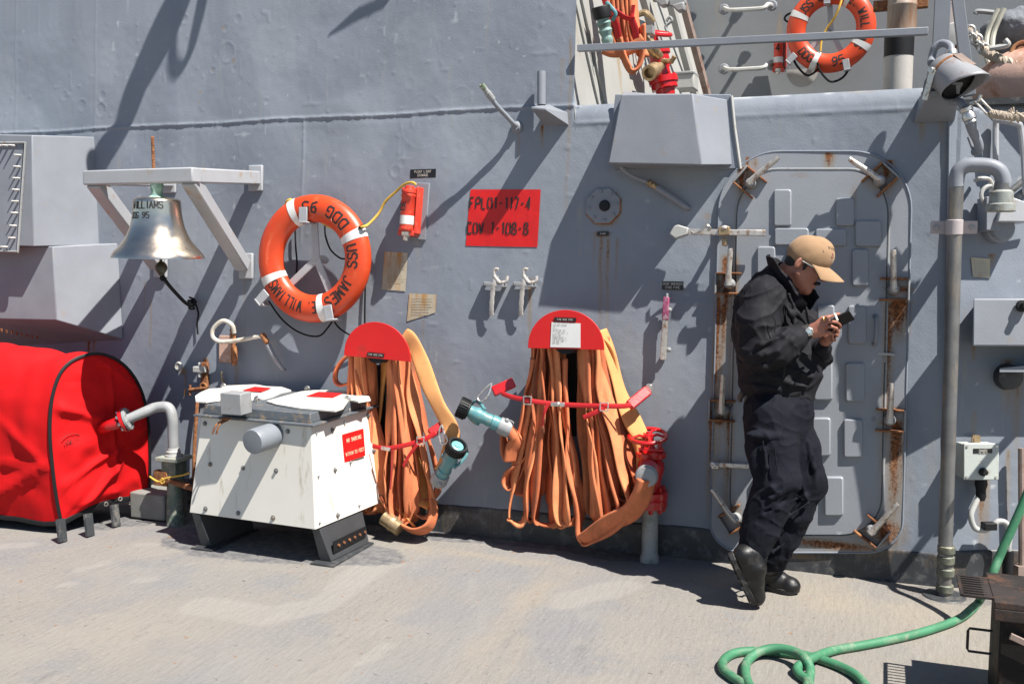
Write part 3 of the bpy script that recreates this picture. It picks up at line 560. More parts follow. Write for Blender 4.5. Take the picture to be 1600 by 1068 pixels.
def quadgrid(nm, A, B, C, D, m, par, nu=60, nv=60, amp=.006):
    def fn(a, b2):
        P = (A*((1-a)*(1-b2))[..., None]+B*(a*(1-b2))[..., None]+C*(a*b2)[..., None]+D*((1-a)*b2)[..., None]); N = norm(np.cross(B-A, D-A))
        return P+N*(amp*vn(a*7, b2*7)+.001*vn2(a*60, b2*60))[..., None]-np.array(wloc(par)), {}
    o = grid_mesh(nm, np.linspace(0, 1, nu), np.linspace(0, 1, nv), fn, m); o.parent = par; return o
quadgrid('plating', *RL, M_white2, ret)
# stiffener bars running up the pale plating
for x1, x2 in (((897, 0), (931, 150)), ((908, 0), (941, 150))):
    mb = MB(); a, b2 = RW(*x1), RW(*x2); a, b2 = ext(b2, a, 3.7), ext(b2, a, 2.32); mb.bar(a+RN*.006, b2+RN*.006, .02, .02); mb.build('stiffener', M_white2, ret, smooth=False)
for x1, x2, m in (((1040, 0), (1078, 140), M_white2), ((1060, 0), (1098, 142), M_rust), ((1000, 0), (1040, 140), M_white2)):
    mb = MB(); a, b2 = RW(*x1), RW(*x2); a, b2 = ext(b2, a, 5.2), ext(b2, a, 2.6); mb.bar(a+RN*.03, b2+RN*.03, .05, .05); mb.build('stiffener', m if m is not M_rust else mat('brown_grey_primer', (.27, .20, .17), .6, bump=.5, var=.2, dirt=RUST, dirt_amt=.3), ret, smooth=False)
back = thing('recess_back_bulkhead', bb, 'grey back wall of the upper recess holding rungs and a second life ring', 'bulkhead')
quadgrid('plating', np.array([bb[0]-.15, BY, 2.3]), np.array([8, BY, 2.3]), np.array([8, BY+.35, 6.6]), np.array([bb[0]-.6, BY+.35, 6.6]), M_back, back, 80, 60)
mb = MB(); mb.box((3.2, 2.3, 2.36), 10, 4.2, .03); o = mb.build('upper_deck', M_dgrey, kind='structure', smooth=False)
# ================================================================ LEFT: wall boxes
def poly_px(pts, d): return [W(x, y, d) for x, y in pts]
# upper ventilation box: its front face is far from the bulkhead, the right face runs back to it
t = thing('ventilation_box', W(80, 390, .1), 'pale grey steel box on the bulkhead with a bolted grating on its front, upper left', 'vent box')
dA = .44
A_ = [W(-260, 205, dA), W(50, 211, dA), W(52, 385, dA), W(-260, 375, dA)]
B_ = [W(-300, 214, 0), W(148, 214, 0), W(156, 383, 0), W(-300, 380, 0)]
mb = MB(); mb.hexa(A_, B_); mb.build('box_shell', M_grey, t, bevel=.006)
gp_ = [W(-200, 226, dA+.006), W(36, 225, dA+.006), W(28, 391, dA+.006), W(-200, 385, dA+.006)]
mb = MB(); mb.prism(gp_, -N1*.005); mb.build('grating_plate', M_grey, t, smooth=False)
fr = MB(); fr.tube([W(-200, 224, dA+.01), W(40, 223, dA+.01), W(28, 393, dA+.01), W(-200, 388, dA+.01)], .009, 6, closed=True); fr.build('grating_frame', M_grey2, t)
for (x, y) in [(5, 228), (14, 228), (24, 228), (33, 243), (32, 261), (31, 279), (30, 297), (29, 315), (28, 333), (26, 353), (24, 372), (12, 386), (2, 386)]:
    mb = MB(); a = W(x, y, dA+.008); mb.lathe(a, N1-U1*.4, [(0, .007), (.012, .009), (.045, .004)], 6); mb.build('bolt', M_pale, t)
# lower box with sloping underside
t = thing('equipment_box', W(90, 530, .1), 'grey steel box with sloping underside below the bolted vent box, bell shadow on its side', 'steel box')
dB = .34
a1, a2 = W(82, 385, dB), W(88, 500, dB); l1, l2 = W(-280, 384, dB), W(-280, 492, dB)
w1, w2 = W(184, 380, .005), W(193, 530, .005); k1, k2 = W(-280, 384, 0), W(-280, 560, 0)
mb = MB(); mb.add([l1, a1, a2, l2, k1, w1, w2, k2], [(0, 1, 2, 3), (1, 5, 6, 2), (0, 4, 5, 1), (3, 2, 6, 7), (4, 7, 6, 5), (0, 3, 7, 4)]); mb.build('box_shell', M_grey, t, bevel=.006)
for i in range(9):
    mb = MB(); a = W(-6+i*8, 512+i*1.6, .34-.01*i); mb.lathe(a, -N1*.2-V1, [(0, .008), (.02, .005)], 6); mb.build('bolt', M_rust, t)
# ================================================================ BELL BRACKET AND BELL
fy = -.62
fR = PX(296, 272, y=fy); fL = PX(148, 280, y=fy); fL[2] = fR[2] = (fR[2]+fL[2])/2
wR = W(398, 278, .03); wR2 = W(380, 415, .05)
dx = fL-fR; wL = wR+dx; wL2 = wR2+dx
t = thing('bell_bracket', fR, 'light grey box-section bracket holding the brass bell out from the bulkhead', 'bracket')
M_frame = mat('bracket_paint', (.38, .39, .41), .36, bump=.35, bscale=120, var=.06, dirt=(.36, .26, .17), dirt_amt=.12, dirt_scale=10)
for nm, a, b2 in (('front_beam', fL-norm(dx)*-.0+norm(dx)*.05, fR-norm(dx)*.05), ('side_beam', fR, wR), ('side_beam', fL, wL), ('diagonal_strut', fR-np.array([0, 0, .02]), wR2), ('diagonal_strut', fL-np.array([0, 0, .02]), wL2)):
    mb = MB(); mb.bar(a, b2, .082, .082); mb.build(nm, M_frame, t, bevel=.008)
for a in (wR, wR2, wL, wL2):
    q = a-N1*(a@N1)
    mb = MB(); mb.box(q+N1*.018, .10, .16, .022, U1, V1, N1); mb.build('wall_plate', M_frame, t, bevel=.006)
rod = PX(240, 262, y=fy); rod = np.array([rod[0], fy, fR[2]+.03])
mb = MB(); prof = [(0, .0085)]
for i in range(44): prof += [(i*.0042, .0098 if i % 2 else .0082)]
prof.append((.19, .006)); mb.lathe(rod, (0.0, 0, 1), prof, 8); mb.build('threaded_rod', M_rust, t)
bell_top = PX(243, 318, y=fy)
bt_ = thing('bell', bell_top, 'polished brass bell hanging from the box-section bracket, black clapper cord below', 'bell')
H0 = bell_top
def bellz(py): return PX(243, py, y=fy)[2]
zt, zb = bellz(309), bellz(403); Hh = zt-zb
sc_ = .00355   # metres per photo pixel at the bell
prof = [(0, 0.0), (0, 28*sc_), (-.006, 33*sc_), (-.016, 35.5*sc_), (-.10*1, 37.5*sc_), (-Hh*.48, 41*sc_), (-Hh*.66, 48*sc_), (-Hh*.80, 58*sc_), (-Hh*.88, 65*sc_), (-Hh*.94, 69*sc_), (-Hh*.985, 71.5*sc_), (-Hh, 71*sc_), (-Hh*.985, 67*sc_), (-Hh*.9, 60*sc_), (-Hh*.7, 46*sc_), (-Hh*.4, 35*sc_), (-.02, 28*sc_)]
B0 = np.array([PX(247, 355, y=fy)[0], fy, zt])
tilt = norm((.02, 0, 1))
mb = MB(); pp = [(-prof[i][0], prof[i][1]) for i in range(len(prof))]
# refine outer curve
hh = np.array([p[0] for p in pp[3:11]]); rr = np.array([p[1] for p in pp[3:11]])
fine = [(h, float(np.interp(h, hh, rr))) for h in np.linspace(hh[0], hh[-1], 30)]
fr_ = np.convolve([fine[0][1]]*2+[f[1] for f in fine]+[fine[-1][1]]*2, [.1, .2, .4, .2, .1], 'valid'); fine = [(fine[i][0], fr_[i]) for i in range(30)]
full = pp[:3]+fine+pp[11:]
mb.lathe(B0, -tilt, full, 64, cap=False); bo = mb.build('bell_body', M_bell, bt_, angle=60)
def bellfn(h0):
    def f(s, tt):
        h = h0-tt; r = float(np.interp(h, [q[0] for q in fine], [q[1] for q in fine])); a = s/.13
        vdir = R(-90-20)+a; D = np.array([math.cos(vdir), math.sin(vdir), 0]); return B0-tilt*h+D*(r+.0008), D
    return f
ln = MB()
w1_ = text_len('USS JAMES E. WILLIAMS', .038, .5, .35)
f1 = bellfn(.062); text_strokes(ln, 'USS JAMES E. WILLIAMS', lambda s, tt: f1(s-w1_+.165, tt), .038, .5, .35, sw=.16)
f2 = bellfn(.115); w2_ = text_len('DDG 95', .030, .5, .35); text_strokes(ln, 'DDG 95', lambda s, tt: f2(s-w2_+.085, tt), .032, .5, .35, sw=.15)
ln.build('lettering', M_ink, bt_, smooth=False)
mb = MB(); mb.lathe(B0, tilt, [(-.004, .05), (.004, .048), (.012, .034), (.03, .030), (.045, .034), (.075, .036), (.10, .03)], 16); mb.build('crown_fitting', M_verd, bt_)
cl = PX(252, 418, y=fy)
mb = MB(); mb.tube([B0-tilt*.05, cl], .008, 8); mb.ball(cl, .034, .034, .036, 14); mb.lathe(cl-np.array([0, 0, .03]), (0, 0, -1), [(0, .02), (.015, .012), (.02, .006)], 10); mb.build('clapper', mat('blackened_brass', (.05, .055, .04), .45, metal=.4, bump=.4, var=.3), bt_)
# lanyard: thing hanging from clapper
la = [PX(254, 431, y=fy), PX(262, 443, y=-.55), PX(275, 458, y=-.40), PX(290, 473, y=-.25), W(300, 478, .1), W(306, 470, .05)]
mb = MB(); mb.torus(PX(254, 434, y=fy), (1, 0, 0), (0, 0, 1), .014, .005, 16, 8); mb.tube(la, .0105, 8, sm=6)
lan = mb.build('bell_lanyard', M_brope, label='black braided lanyard looped from the bell clapper to a wall cleat', cat='rope')
mb = MB()
for k in range(6): mb.torus(W(302+random.uniform(-5, 5), 466+k*3, .05), norm(U1+V1*random.uniform(-.6, .6)), norm(N1+V1*random.uniform(-.5, .5)), .018, .005, 14, 6)
mb.tube([W(306, 475, .05), W(310, 490, .03), W(308, 505, .02), W(309, 522, .02)], .006, 6, sm=5); mb.build('knot', M_brope, lan)
# ================================================================ RED COVERED REEL
xe = -4.35
nb = PX(95, 818, z=.06); fb = PX(233, 778, z=.10)
topz = 1.02
yc = (nb[1]+fb[1])/2-.0; 
t = thing('covered_reel', (nb[0]-.5, yc, 0), 'large red canvas cover with black piping over a round-topped reel at left', 'covered reel')
hw = (fb[1]-nb[1])/2
def endx(y): return nb[0]+(fb[0]-nb[0])*(y-nb[1])/(fb[1]-nb[1])
ARCH = [(95, 818, .0), (86, 770, .0), (80, 720, .0), (77, 680, 0), (78, 640, 0), (83, 610, 0), (93, 583, 0), (108, 566, 0), (128, 556, 0), (150, 552, 0), (172, 557, 0), (193, 570, 0), (211, 592, 0), (224, 622, 0), (231, 660, 0), (233, 700, 0), (233, 740, 0), (233, 778, 0)]
EN = norm((fb[1]-nb[1], -(fb[0]-nb[0]), 0)); EN = EN if EN[0] > 0 else -EN
def EP(px, py, d=0): r = ray(px, py); return CAM+r*((d+EN@nb-EN@CAM)/(EN@r))
arch = smooth_path([EP(a, b2) for a, b2, _ in ARCH], 6)
na = len(arch); cen = EP(158, 690)
def wr(P, s): # wrinkle offset
    return s*(fbm(P[..., 0]*4, P[..., 1]*4, P[..., 2]*4+9, 3)*.5+.5*np.abs(vn(P[..., 0]*3+P[..., 2]*5, P[..., 1]*3-P[..., 2]*2, 1.5))**.7)
# end panel: concentric rings from arch boundary to centre; bottom edge closed
bot = [arch[-1]+(arch[0]-arch[-1])*k/24 + np.array([0, 0, -.0+.05*math.sin(math.pi*k/24)]) for k in range(1, 24)]
loop = np.array(arch+bot); nl = len(loop); K = 46; rows = []
for k in range(K):
    s = 1-(k/K)**1.0
    P = cen+(loop-cen)*s
    edge = np.clip((1-s)*6, 0, 1)*np.clip(s*5, .0, 1)
    # diagonal drape folds, sharper like stiff canvas
    q = P[:, 1]*1.0+P[:, 2]*0.0; w_ = P[:, 2]
    f = .030*np.exp(-((w_-.28-(q+.55)*1.1)/.030)**2)*np.clip((.5-w_)/.2, 0, 1)+.020*np.exp(-((w_-.42-(q+.55)*.55)/.022)**2)+.022*np.exp(-((w_-.62+(q+.5)*.4)/.03)**2)+.016*np.exp(-((q+.50)/.016)**2)*(w_ > .1)+.02*np.exp(-((w_-.86+(q+.4)*.9)/.025)**2)
    P = P+EN*((f*1.15+wr(P, .034)+.012*vn(P[:, 1]*14, P[:, 2]*12))*edge+.03*np.sin(np.clip((1-s)*3, 0, math.pi/2)))[:, None]
    rows.append(P)
V_ = np.concatenate(rows+[cen[None]+EN*.03]); fs = []
for k in range(K-1):
    for i in range(nl): j = (i+1) % nl; fs.append((k*nl+i, k*nl+j, (k+1)*nl+j, (k+1)*nl+i))
for i in range(nl): fs.append(((K-1)*nl+i, (K-1)*nl+(i+1) % nl, K*nl))
mb = MB(); mb.v = [tuple(p) for p in V_]; mb.f = fs; mb.build('end_panel', M_redc, t, angle=180)
# barrel: extruded back along -EN and slumping
rows = []; M_ = 110; ax = norm(np.array([-1.0, -.10, 0]))
A0 = np.array(arch)
for k in range(M_):
    x = 1.9*k/(M_-1); fall = .035*math.sin(min(x, .5)*math.pi)*0
    P = A0+ax*x
    zrel = np.clip((P[:, 2]-.5)/.5, 0, 1)
    prof_ = np.interp(x, [0, .10, .25, .34, .42, .6, 1.2, 1.9], [0, -.015, -.025, .005, .03, .03, .01, .0])
    P = P+np.array([0, 0, 1])*(zrel*(prof_+.012*vn(x*9, P[:, 1]*6)))[:, None]
    out = P-(cen+ax*x); out[:, 0] = 0; out = out/(np.linalg.norm(out, axis=1)[:, None]+1e-6)
    e = min(1, x*9)
    side = np.clip((.75-P[:, 2])/.3, 0, 1)*(P[:, 1] < yc)
    f = .022*np.exp(-((P[:, 2]-.40-.02*math.sin(x*9))/.012)**2)*side + .03*np.exp(-((P[:, 2]-.25+.5*(x-.35))/.035)**2)*side+.02*np.exp(-((P[:, 2]-.55-.8*(x-.2))/.03)**2)*side
    g = wr(P, .032)+.008*vn(P[:, 0]*12, P[:, 2]*9, P[:, 1]*9)
    rows.append(P+out*((f+g)*e)[:, None])
V_ = np.concatenate(rows); fs = [(k*na+i, k*na+i+1, (k+1)*na+i+1, (k+1)*na+i) for k in range(M_-1) for i in range(na-1)]
mb = MB(); mb.v = [tuple(p) for p in V_]; mb.f = fs; mb.build('barrel_cover', M_redc, t, angle=180)
mb = MB(); mb.ribbon([p+EN*.008 for p in arch], [np.cross(EN, norm(arch[min(i+1, na-1)]-arch[max(i-1, 0)]))*-.6+EN*.2 for i in range(na)], .010, .005); mb.build('piping', M_black, t)
mb = MB(); bb_ = [arch[-1]]+bot+[arch[0]]; mb.ribbon([p+EN*.006+np.array([0, 0, .0]) for p in bb_], [(0, 0, 1)], .016, .005); mb.ribbon([rows[k][0]+np.array([0, -.006, .005]) for k in range(0, M_, 3)], [(0, 0, 1)], .014, .005); mb.build('hem', M_black, t)
for (x, y) in ((188, 779), (166, 787)):
    mb = MB(); c_ = EP(x, y, .03); mb.torus(c_, norm(np.cross(EN, (0, 0, 1))), (0, 0, 1), .011, .004, 16, 6); mb.build('grommet', M_steel, t)
for (x0_, y0_, x1_, y1_) in ((222, 780, 232, 806), (172, 795, 182, 822), (133, 815, 141, 837), (92, 822, 98, 846)):
    a = PX(x0_, y0_, z=.13); b2 = PX(x1_, y1_, z=.005); a[:2] = b2[:2]+np.array([-.03, .02])
    mb = MB(); mb.bar(a, b2, .016, .055, (0, 1, 0)); mb.build('foot', M_dgrey, t, smooth=False)
mb = MB(); mb.box((nb[0]-.95, yc, .09), 1.8, hw*1.75, .06); mb.build('base_skid', M_dgrey, t, smooth=False)
lb = MB(); c_ = EP(112, 688, .035); Y_ = norm(np.cross((0, 0, 1), EN)); Y_ = Y_ if Y_[1] > 0 else -Y_
lb.torus(c_+np.array([0, 0, -.035]), Y_, (0, 0, 1), .075, .0022, 20, 6, a0=R(50), a1=R(140)); lb.build('printed_arc', mat('faded_print', (.10, .01, .01), .7, bump=0), t)
lb = MB(); flat_text(lb, 'RMECO', c_-Y_*.042-np.array([0, 0, .018])+EN*.006, Y_, (0, 0, 1), EN, .024, sw=.12); lb.build('lettering', MATS['faded_print'], t, smooth=False)
# ---- elbow, flange, pipe and deck valve
e0 = EP(158, 668, -.02); fl0 = PX(196, 658, y=e0[1]-.02)
fl0 = EP(197, 655, .17)
t2 = thing('discharge_pipe', PX(270, 770, y=-.25), 'grey pipe elbowing down to a green valve, red flanged end entering the red cover', 'pipe')
mb = MB(); pe = smooth_path([e0, EP(163, 667, .05), EP(172, 664, .11), EP(186, 659, .15)], 6); mb.tube(pe, [.042, .041, .039, .039], 16); mb.build('red_elbow', M_redm, t2)
axp = norm(PX(255, 634, y=-.45)-EP(197, 655, .17))
for s, m, rr_ in ((.0, M_redm, .072), (.022, M_grey2, .068)):
    mb = MB(); mb.lathe(EP(191, 657, .155)+axp*s, axp, [(0, rr_*.9), (.003, rr_), (.017, rr_), (.02, rr_*.9)], 24); mb.build('flange', m, t2)
for k in range(8):
    x, y, z = frame(axp); q = R(45*k+10); c_ = EP(191, 657, .155)+(x*math.cos(q)+y*math.sin(q))*.054
    mb = MB(); mb.lathe(c_-axp*.012, axp, [(0, .007), (0, .011), (.012, .011), (.012, .006), (.06, .006)], 6); mb.build('bolt', M_steel, t2)
pv = PX(271, 690, y=-.42)
p0 = EP(191, 657, .155)+axp*.03; p1 = PX(252, 633, y=-.42); p2 = PX(267, 646, y=-.42); vb = np.array([p2[0]+.01, -.42, PX(272, 712, y=-.42)[2]])
p2[0] = vb[0]; 
path = [p0, p0+(p1-p0)*.5, p0+(p1-p0)*.85, p1*.5+p2*.5+np.array([.012, 0, .012]), p2+np.array([0, 0, -.03]), p2*.5+vb*.5, vb]
mb = MB(); mb.tube(path, .031, 16, sm=7); mb.build('pipe', M_grey2, t2)
mb = MB(); mb.lathe(vb+np.array([0, 0, .0]), (0, 0, 1), [(0, .05), (.01, .05), (.012, .04), (.03, .042), (.035, .036), (.05, .034)], 16); mb.build('collar', M_pale, t2)
mb = MB(); mb.box(vb-np.array([0, 0, .012]), .16, .14, .024); mb.build('top_plate', mat('patinated_flange', (.34, .37, .32), .6, bump=.6, var=.25, dirt=(.30, .22, .15), dirt_amt=.4, dirt_scale=30), t2, bevel=.004)
mb = MB(); mb.box(vb-np.array([0, 0, .07]), .10, .10, .09); mb.lathe(vb-np.array([0, 0, .12]), (0, 0, -1), [(0, .055), (.02, .06), (.05, .045), (vb[2]-.13, .055), (vb[2]-.12, .06)], 12); mb.build('valve_body', mat('green_valve_paint', (.10, .14, .11), .55, bump=.6, var=.3, dirt=(.28, .26, .22), dirt_amt=.45, dirt_scale=20), t2)
mb = MB(); mb.box((vb[0]-.06, vb[1]-.03, vb[2]-.13), .10, .05, .09); mb.bar((vb[0]-.03, vb[1]-.05, vb[2]-.13), (vb[0]+.20, vb[1]-.06, vb[2]-.17), .03, .03); mb.build('lever', M_rust, t2, bevel=.004)
mb = MB(); mb.box((vb[0]-.22, vb[1]+.12, .09), .26, .22, .16); mb.build('footing', mat('dusty_grey', (.22, .22, .20), .8, bump=.6, var=.2), t2, bevel=.01)
mb = MB(); mb.tube([PX(234, 744, y=-.5), PX(248, 752, y=-.5), PX(262, 746, y=-.5), PX(285, 742, y=-.5), PX(296, 738, y=-.5)], .0055, 6, sm=6); mb.torus(PX(254, 751, y=-.5), U1, V1, .014, .005, 12, 6); mb.build('yellow_tie_rope', M_rope, label='short yellow tie rope knotted round the rusty valve lever', cat='rope')
# ================================================================ WHITE LOCKER
t = thing('deck_locker', (-3.1, -.48, 0), 'white tapered deck locker with hinged lids standing on grey feet darkened for shade', 'locker')
ZB, ZT = .20, .735
b0 = [np.array(p) for p in ((-3.545, -.755, ZB), (-2.72, -.80, ZB), (-2.655, -.17, ZB), (-3.50, -.14, ZB))]
t0 = [np.array(p) for p in ((-3.475, -.715, ZT), (-2.755, -.765, ZT), (-2.745, -.12, ZT), (-3.42, -.10, ZT))]
ctr = sum(b0+t0)/8
def inset(p, k): return p+(np.array([ctr[0], ctr[1], p[2]])-p)*k
mb = MB(); mb.hexa([inset(p, .04) for p in b0], [inset(p, .04) for p in t0]); mb.build('core', M_white, t, smooth=False)
for (i, j, nm) in ((0, 1, 'front_panel'), (1, 2, 'side_panel'), (3, 0, 'side_panel'), (2, 3, 'back_panel')):
    a, b2, c_, d_ = b0[i], b0[j], t0[j], t0[i]; nn = norm(np.cross(b2-a, d_-a)); nn = nn if nn@(a-ctr) > 0 else -nn
    poly = [a, b2, c_, d_]
    if j == 2: poly = [a, a+(b2-a)*.35, b2+np.array([0, 0, .0]), c_, d_]; poly[1] = a+(b2-a)*.36-np.array([0, 0, .0])
    mb = MB(); mb.prism([p-nn*.004 for p in poly], nn*.007); mb.build(nm, M_white, t, bevel=.0015, smooth=False)
    L_ = lambda s, r_: a*(1-s)*(1-r_)+b2*s*(1-r_)+c_*s*r_+d_*(1-s)*r_
    if nm == 'front_panel': S_ = [(.13, .06), (.40, .06), (.68, .06), (.13, .52), (.42, .52), (.70, .53), (.80, .93), (.04, .93)]
    elif j == 2: S_ = [(.05, .05), (.30, .05), (.62, .06), (.95, .06), (.06, .5), (.30, .5), (.55, .52), (.93, .55), (.06, .92), (.3, .9), (.5, .93), (.9, .93)]
    else: S_ = [(.2, .1), (.8, .1)]
    for k, (s, r_) in enumerate(S_):
        big = nm == 'front_panel' or k % 2
        mb = MB(); mb.lathe(L_(s, r_)+nn*.003, nn, [(0, .014 if big else .008), (.003, .014 if big else .008), (.004, .009 if big else .006), (.012, .008 if big else .004)], 10); mb.build('bolt', M_dsteel if big else M_grey2, t)
# sign on the side panel
a, b2, c_, d_ = b0[1], b0[2], t0[2], t0[1]; nn = norm(np.cross(b2-a, d_-a)); nn = nn if nn@(a-ctr) > 0 else -nn
S2 = lambda s, r_: a*(1-s)*(1-r_)+b2*s*(1-r_)+c_*s*r_+d_*(1-s)*r_
X_ = norm(b2-a); Y_ = norm(np.cross(nn, X_)); Y_ = Y_ if Y_[2] > 0 else -Y_
sc0 = S2(.61, .68)+nn*.009
mb = MB(); mb.box(sc0, .20, .155, .003, X_, Y_, nn); sg = mb.build('warning_sign', M_red, t, bevel=.002)
M_ytx = mat('pale_yellow_lettering', (.75, .62, .42), .5, bump=0)
ln = MB(); flat_text(ln, 'NO SMOKING', sc0+nn*.003+Y_*.028, X_, Y_, nn, .020, center=True, sw=.16); flat_text(ln, 'WITHIN 50 FEET', sc0+nn*.003-Y_*.045, X_, Y_, nn, .018, center=True, sw=.16); ln.build('lettering', M_ytx, sg, smooth=False)
# stain on the front
mb = MB()
# rim and lid
def rimrect(z, o): return [np.array((t0[0][0]-o, t0[0][1]-o, z)), np.array((t0[1][0]+o, t0[1][1]-o, z)), np.array((t0[2][0]+o, t0[2][1]+o, z)), np.array((t0[3][0]-o, t0[3][1]+o, z))]
M_trim = mat('blue_grey_trim', (.095, .11, .125), .45, bump=.35, var=.12, dirt=(.3, .22, .15), dirt_amt=.25, dirt_scale=20)
mb = MB(); mb.hexa(rimrect(ZT+.002, .035), rimrect(ZT+.014, .035)); mb.build('rim', M_trim, t, bevel=.003)
mb = MB(); mb.hexa(rimrect(ZT+.014, -.004), rimrect(ZT+.064, -.010)); mb.build('lid_frame', M_trim, t, bevel=.004)
def lidcover(px, z0, zoff=.0):
    top = [PX(x, y, z=z0) for x, y in px]; return top
L1 = [(303, 619), (312, 614), (350, 605), (400, 600), (440, 604), (462, 612), (430, 622), (405, 630), (398, 622), (330, 628), (312, 627)]
zl = ZT+.072
def lid(px, nm, lift=0.0):
    top = [PX(x, y, z=zl+lift) for x, y in px]
    mb = MB(); n_ = len(top); c_ = sum(top)/n_; inner = [p+(c_-p)*.05+np.array([0, 0, .0025]) for p in top]; dn_ = [p-np.array([0, 0, .008]) for p in top]
    mb.add(top+inner+dn_, [(i, (i+1) % n_, n_+(i+1) % n_, n_+i) for i in range(n_)]+[tuple(n_+i for i in range(n_))]+[(2*n_+i, 2*n_+(i+1) % n_, (i+1) % n_, i) for i in range(n_)]+[tuple(2*n_+i for i in range(n_))[::-1]])
    return mb.build(nm, M_white, t)
l1 = lid([(305, 618), (314, 612), (326, 607), (345, 606), (352, 602), (400, 600), (416, 603), (440, 604), (455, 609), (440, 612), (425, 619), (412, 622), (398, 622), (390, 624), (347, 624), (335, 625), (322, 627), (306, 626)], 'lid')
l2 = lid([(416, 626), (448, 617), (470, 611), (490, 609), (538, 609), (545, 613), (576, 617), (579, 624), (560, 627), (545, 624), (536, 637), (524, 641), (470, 637), (432, 631)], 'lid', .003)
for (x0_, y0_, x1_, y1_) in ((378, 604, 424, 611), (478, 612, 536, 620)):
    q = [PX(x, y, z=zl+.0085) for x, y in ((x0_, y1_-1), (x0_+20, y0_), (x1_, y0_+2), (x1_-16, y1_+1))]; mb = MB(); mb.prism(q, (0, 0, .002)); mb.build('red_label', M_red, t, smooth=False)
def toggle(px, py, s=1.0):
    c_ = PX(px, py, z=ZT+.075)
    mb = MB(); mb.torus(c_, (1, 0, 0), (0, 0, 1), .017*s, .007*s, 16, 8); mb.cyl(c_-np.array([0, .02, 0]), c_+np.array([0, .02, 0]), .010*s, 10); mb.tube([c_, c_-np.array([0, .015, .05])], .006, 8)
    mb.ball(c_-np.array([.012, .02, .055]), .014, n=10); mb.ball(c_-np.array([-.018, .02, .055]), .014, n=10); mb.build('toggle_latch', M_steel, t)
for a in ((402, 624), (543, 624), (349, 603), (480, 607)): toggle(*a, .8 if a[1] < 610 else 1.0)
gb = PX(369, 629, y=-.80); mb = MB(); mb.box(gb, .13, .10, .115); mb.build('junction_box', M_grey2, t, bevel=.005)
mb = MB(); cc = PX(412, 679, y=-.78); fc = PX(392, 686, y=-.93); fc[2] = cc[2]-.01; cc = np.array([fc[0]+.02, -.74, cc[2]]); axc = norm(fc-cc); mb.lathe(cc, axc, [(0, .066), (.12, .067), (.175, .066), (.182, .062), (.184, .04)], 32); mb.build('round_cap', mat('cap_grey', (.20, .22, .245), .45, bump=.4, var=.08), t)
mb = MB(); q = PX(352, 655, y=-.79); mb.tube([q, q+np.array([-.02, -.05, -.02]), q+np.array([-.04, -.06, -.07])], .005, 6, sm=4); mb.tube([q+np.array([.02, 0, 0]), q+np.array([.0, -.05, -.02]), q+np.array([-.015, -.06, -.07])], .005, 6, sm=4); mb.box(q+np.array([.02, -.02, .01]), .05, .05, .006); mb.build('hasp', M_rust, t)
# feet
for s, x0_, x1_ in (('r', -2.74, -2.69), ('l', -3.50, -3.45)):
    for y0_, y1_ in ((-.76, -.37),):
        a_ = [np.array(p) for p in ((x0_-.03, y0_, ZB-.005), (x1_-.03, y0_, ZB-.005), (x1_+.01, y1_, ZB-.005), (x0_+.0, y1_, ZB-.005))]
        b_2 = [np.array(p) for p in ((x0_-.0, y0_+.03, .012), (x1_+.02, y0_+.03, .012), (x1_+.05, y1_, .012), (x0_, y1_, .012))]
        mb = MB(); mb.hexa(b_2, a_); f_ = mb.build('foot', mat('shade_darkened_foot_grey', (.045, .048, .052), .5, bump=.4, var=.15), t, bevel=.004)  # shade under the locker is put into the feet's dark colour
        mb = MB(); mb.box(((x0_+x1_)/2+.02, (y0_+y1_)/2, .006), .14, .44, .010); mb.build('foot_pad', M_dgrey, t, smooth=False)
        if s == 'l': continue
        mb = MB(); mb.bar(np.array([x1_+.022, y0_+.05, .085]), np.array([x1_+.042, y1_-.03, .085]), .006, .06); mb.build('foot_strip', M_black, f_, smooth=False)
        for k in range(6): mb = MB(); c_ = np.array([x1_+.025+k*.0028, y0_+.09+k*.052, .085]); mb.cyl(c_, c_+np.array([.012, 0, 0]), .008, 8); mb.build('bolt', M_rust, f_)
# ================================================================ FITTINGS BETWEEN BELL AND LOCKER
t = thing('hose_bib', W(365, 545, 0), 'rusty wall tap with a white looped hose and grey spout above the white locker', 'tap')
mb = MB(); mb.box(W(355, 545, .006), .12, .17, .012, U1, V1, N1); mb.build('back_plate', M_pink, t, bevel=.004)
mb = MB(); mb.tube([W(364, 512, .07), W(366, 530, .07), W(364, 545, .07), W(365, 570, .06)], .013, 10); mb.lathe(W(364, 508, .07), -V1, [(0, .012), (.01, .02), (.02, .014), (.03, .022), (.045, .014), (.06, .018), (.08, .012)], 10); mb.lathe(W(366, 570, .06), V1, [(0, .016), (.04, .022), (.09, .02), (.12, .012)], 12); mb.cyl(W(366, 545, 0), W(366, 545, .07), .014); mb.build('tap_body', M_rust, t)
mb = MB(); mb.tube([W(366, 520, .08), W(362, 507, .10), W(348, 501, .12), (W(334, 512, .13)), W(332, 525, .13), W(342, 533, .12), W(360, 533, .11), W(380, 530, .11), W(400, 526, .11), W(411, 525, .11)], .0135, 10, sm=7); mb.build('looped_hose', mat('dirty_white_hose', (.55, .52, .45), .5, bump=.2, var=.15, dirt=(.4, .28, .2), dirt_amt=.3), t)
mb = MB(); mb.lathe(W(410, 522, .11), norm(W(420, 540, .13)-W(410, 522, .11)), [(0, .016), (.01, .02), (.03, .016), (.06, .018), (.07, .014)], 10); mb.build('coupling', M_rust, t)
mb = MB(); mb.tube([W(418, 538, .11), W(430, 560, .09), W(441, 575, .06), W(446, 577, .03)], [.018, .016, .012, .008], 10, sm=5); mb.build('spout', M_grey, t)
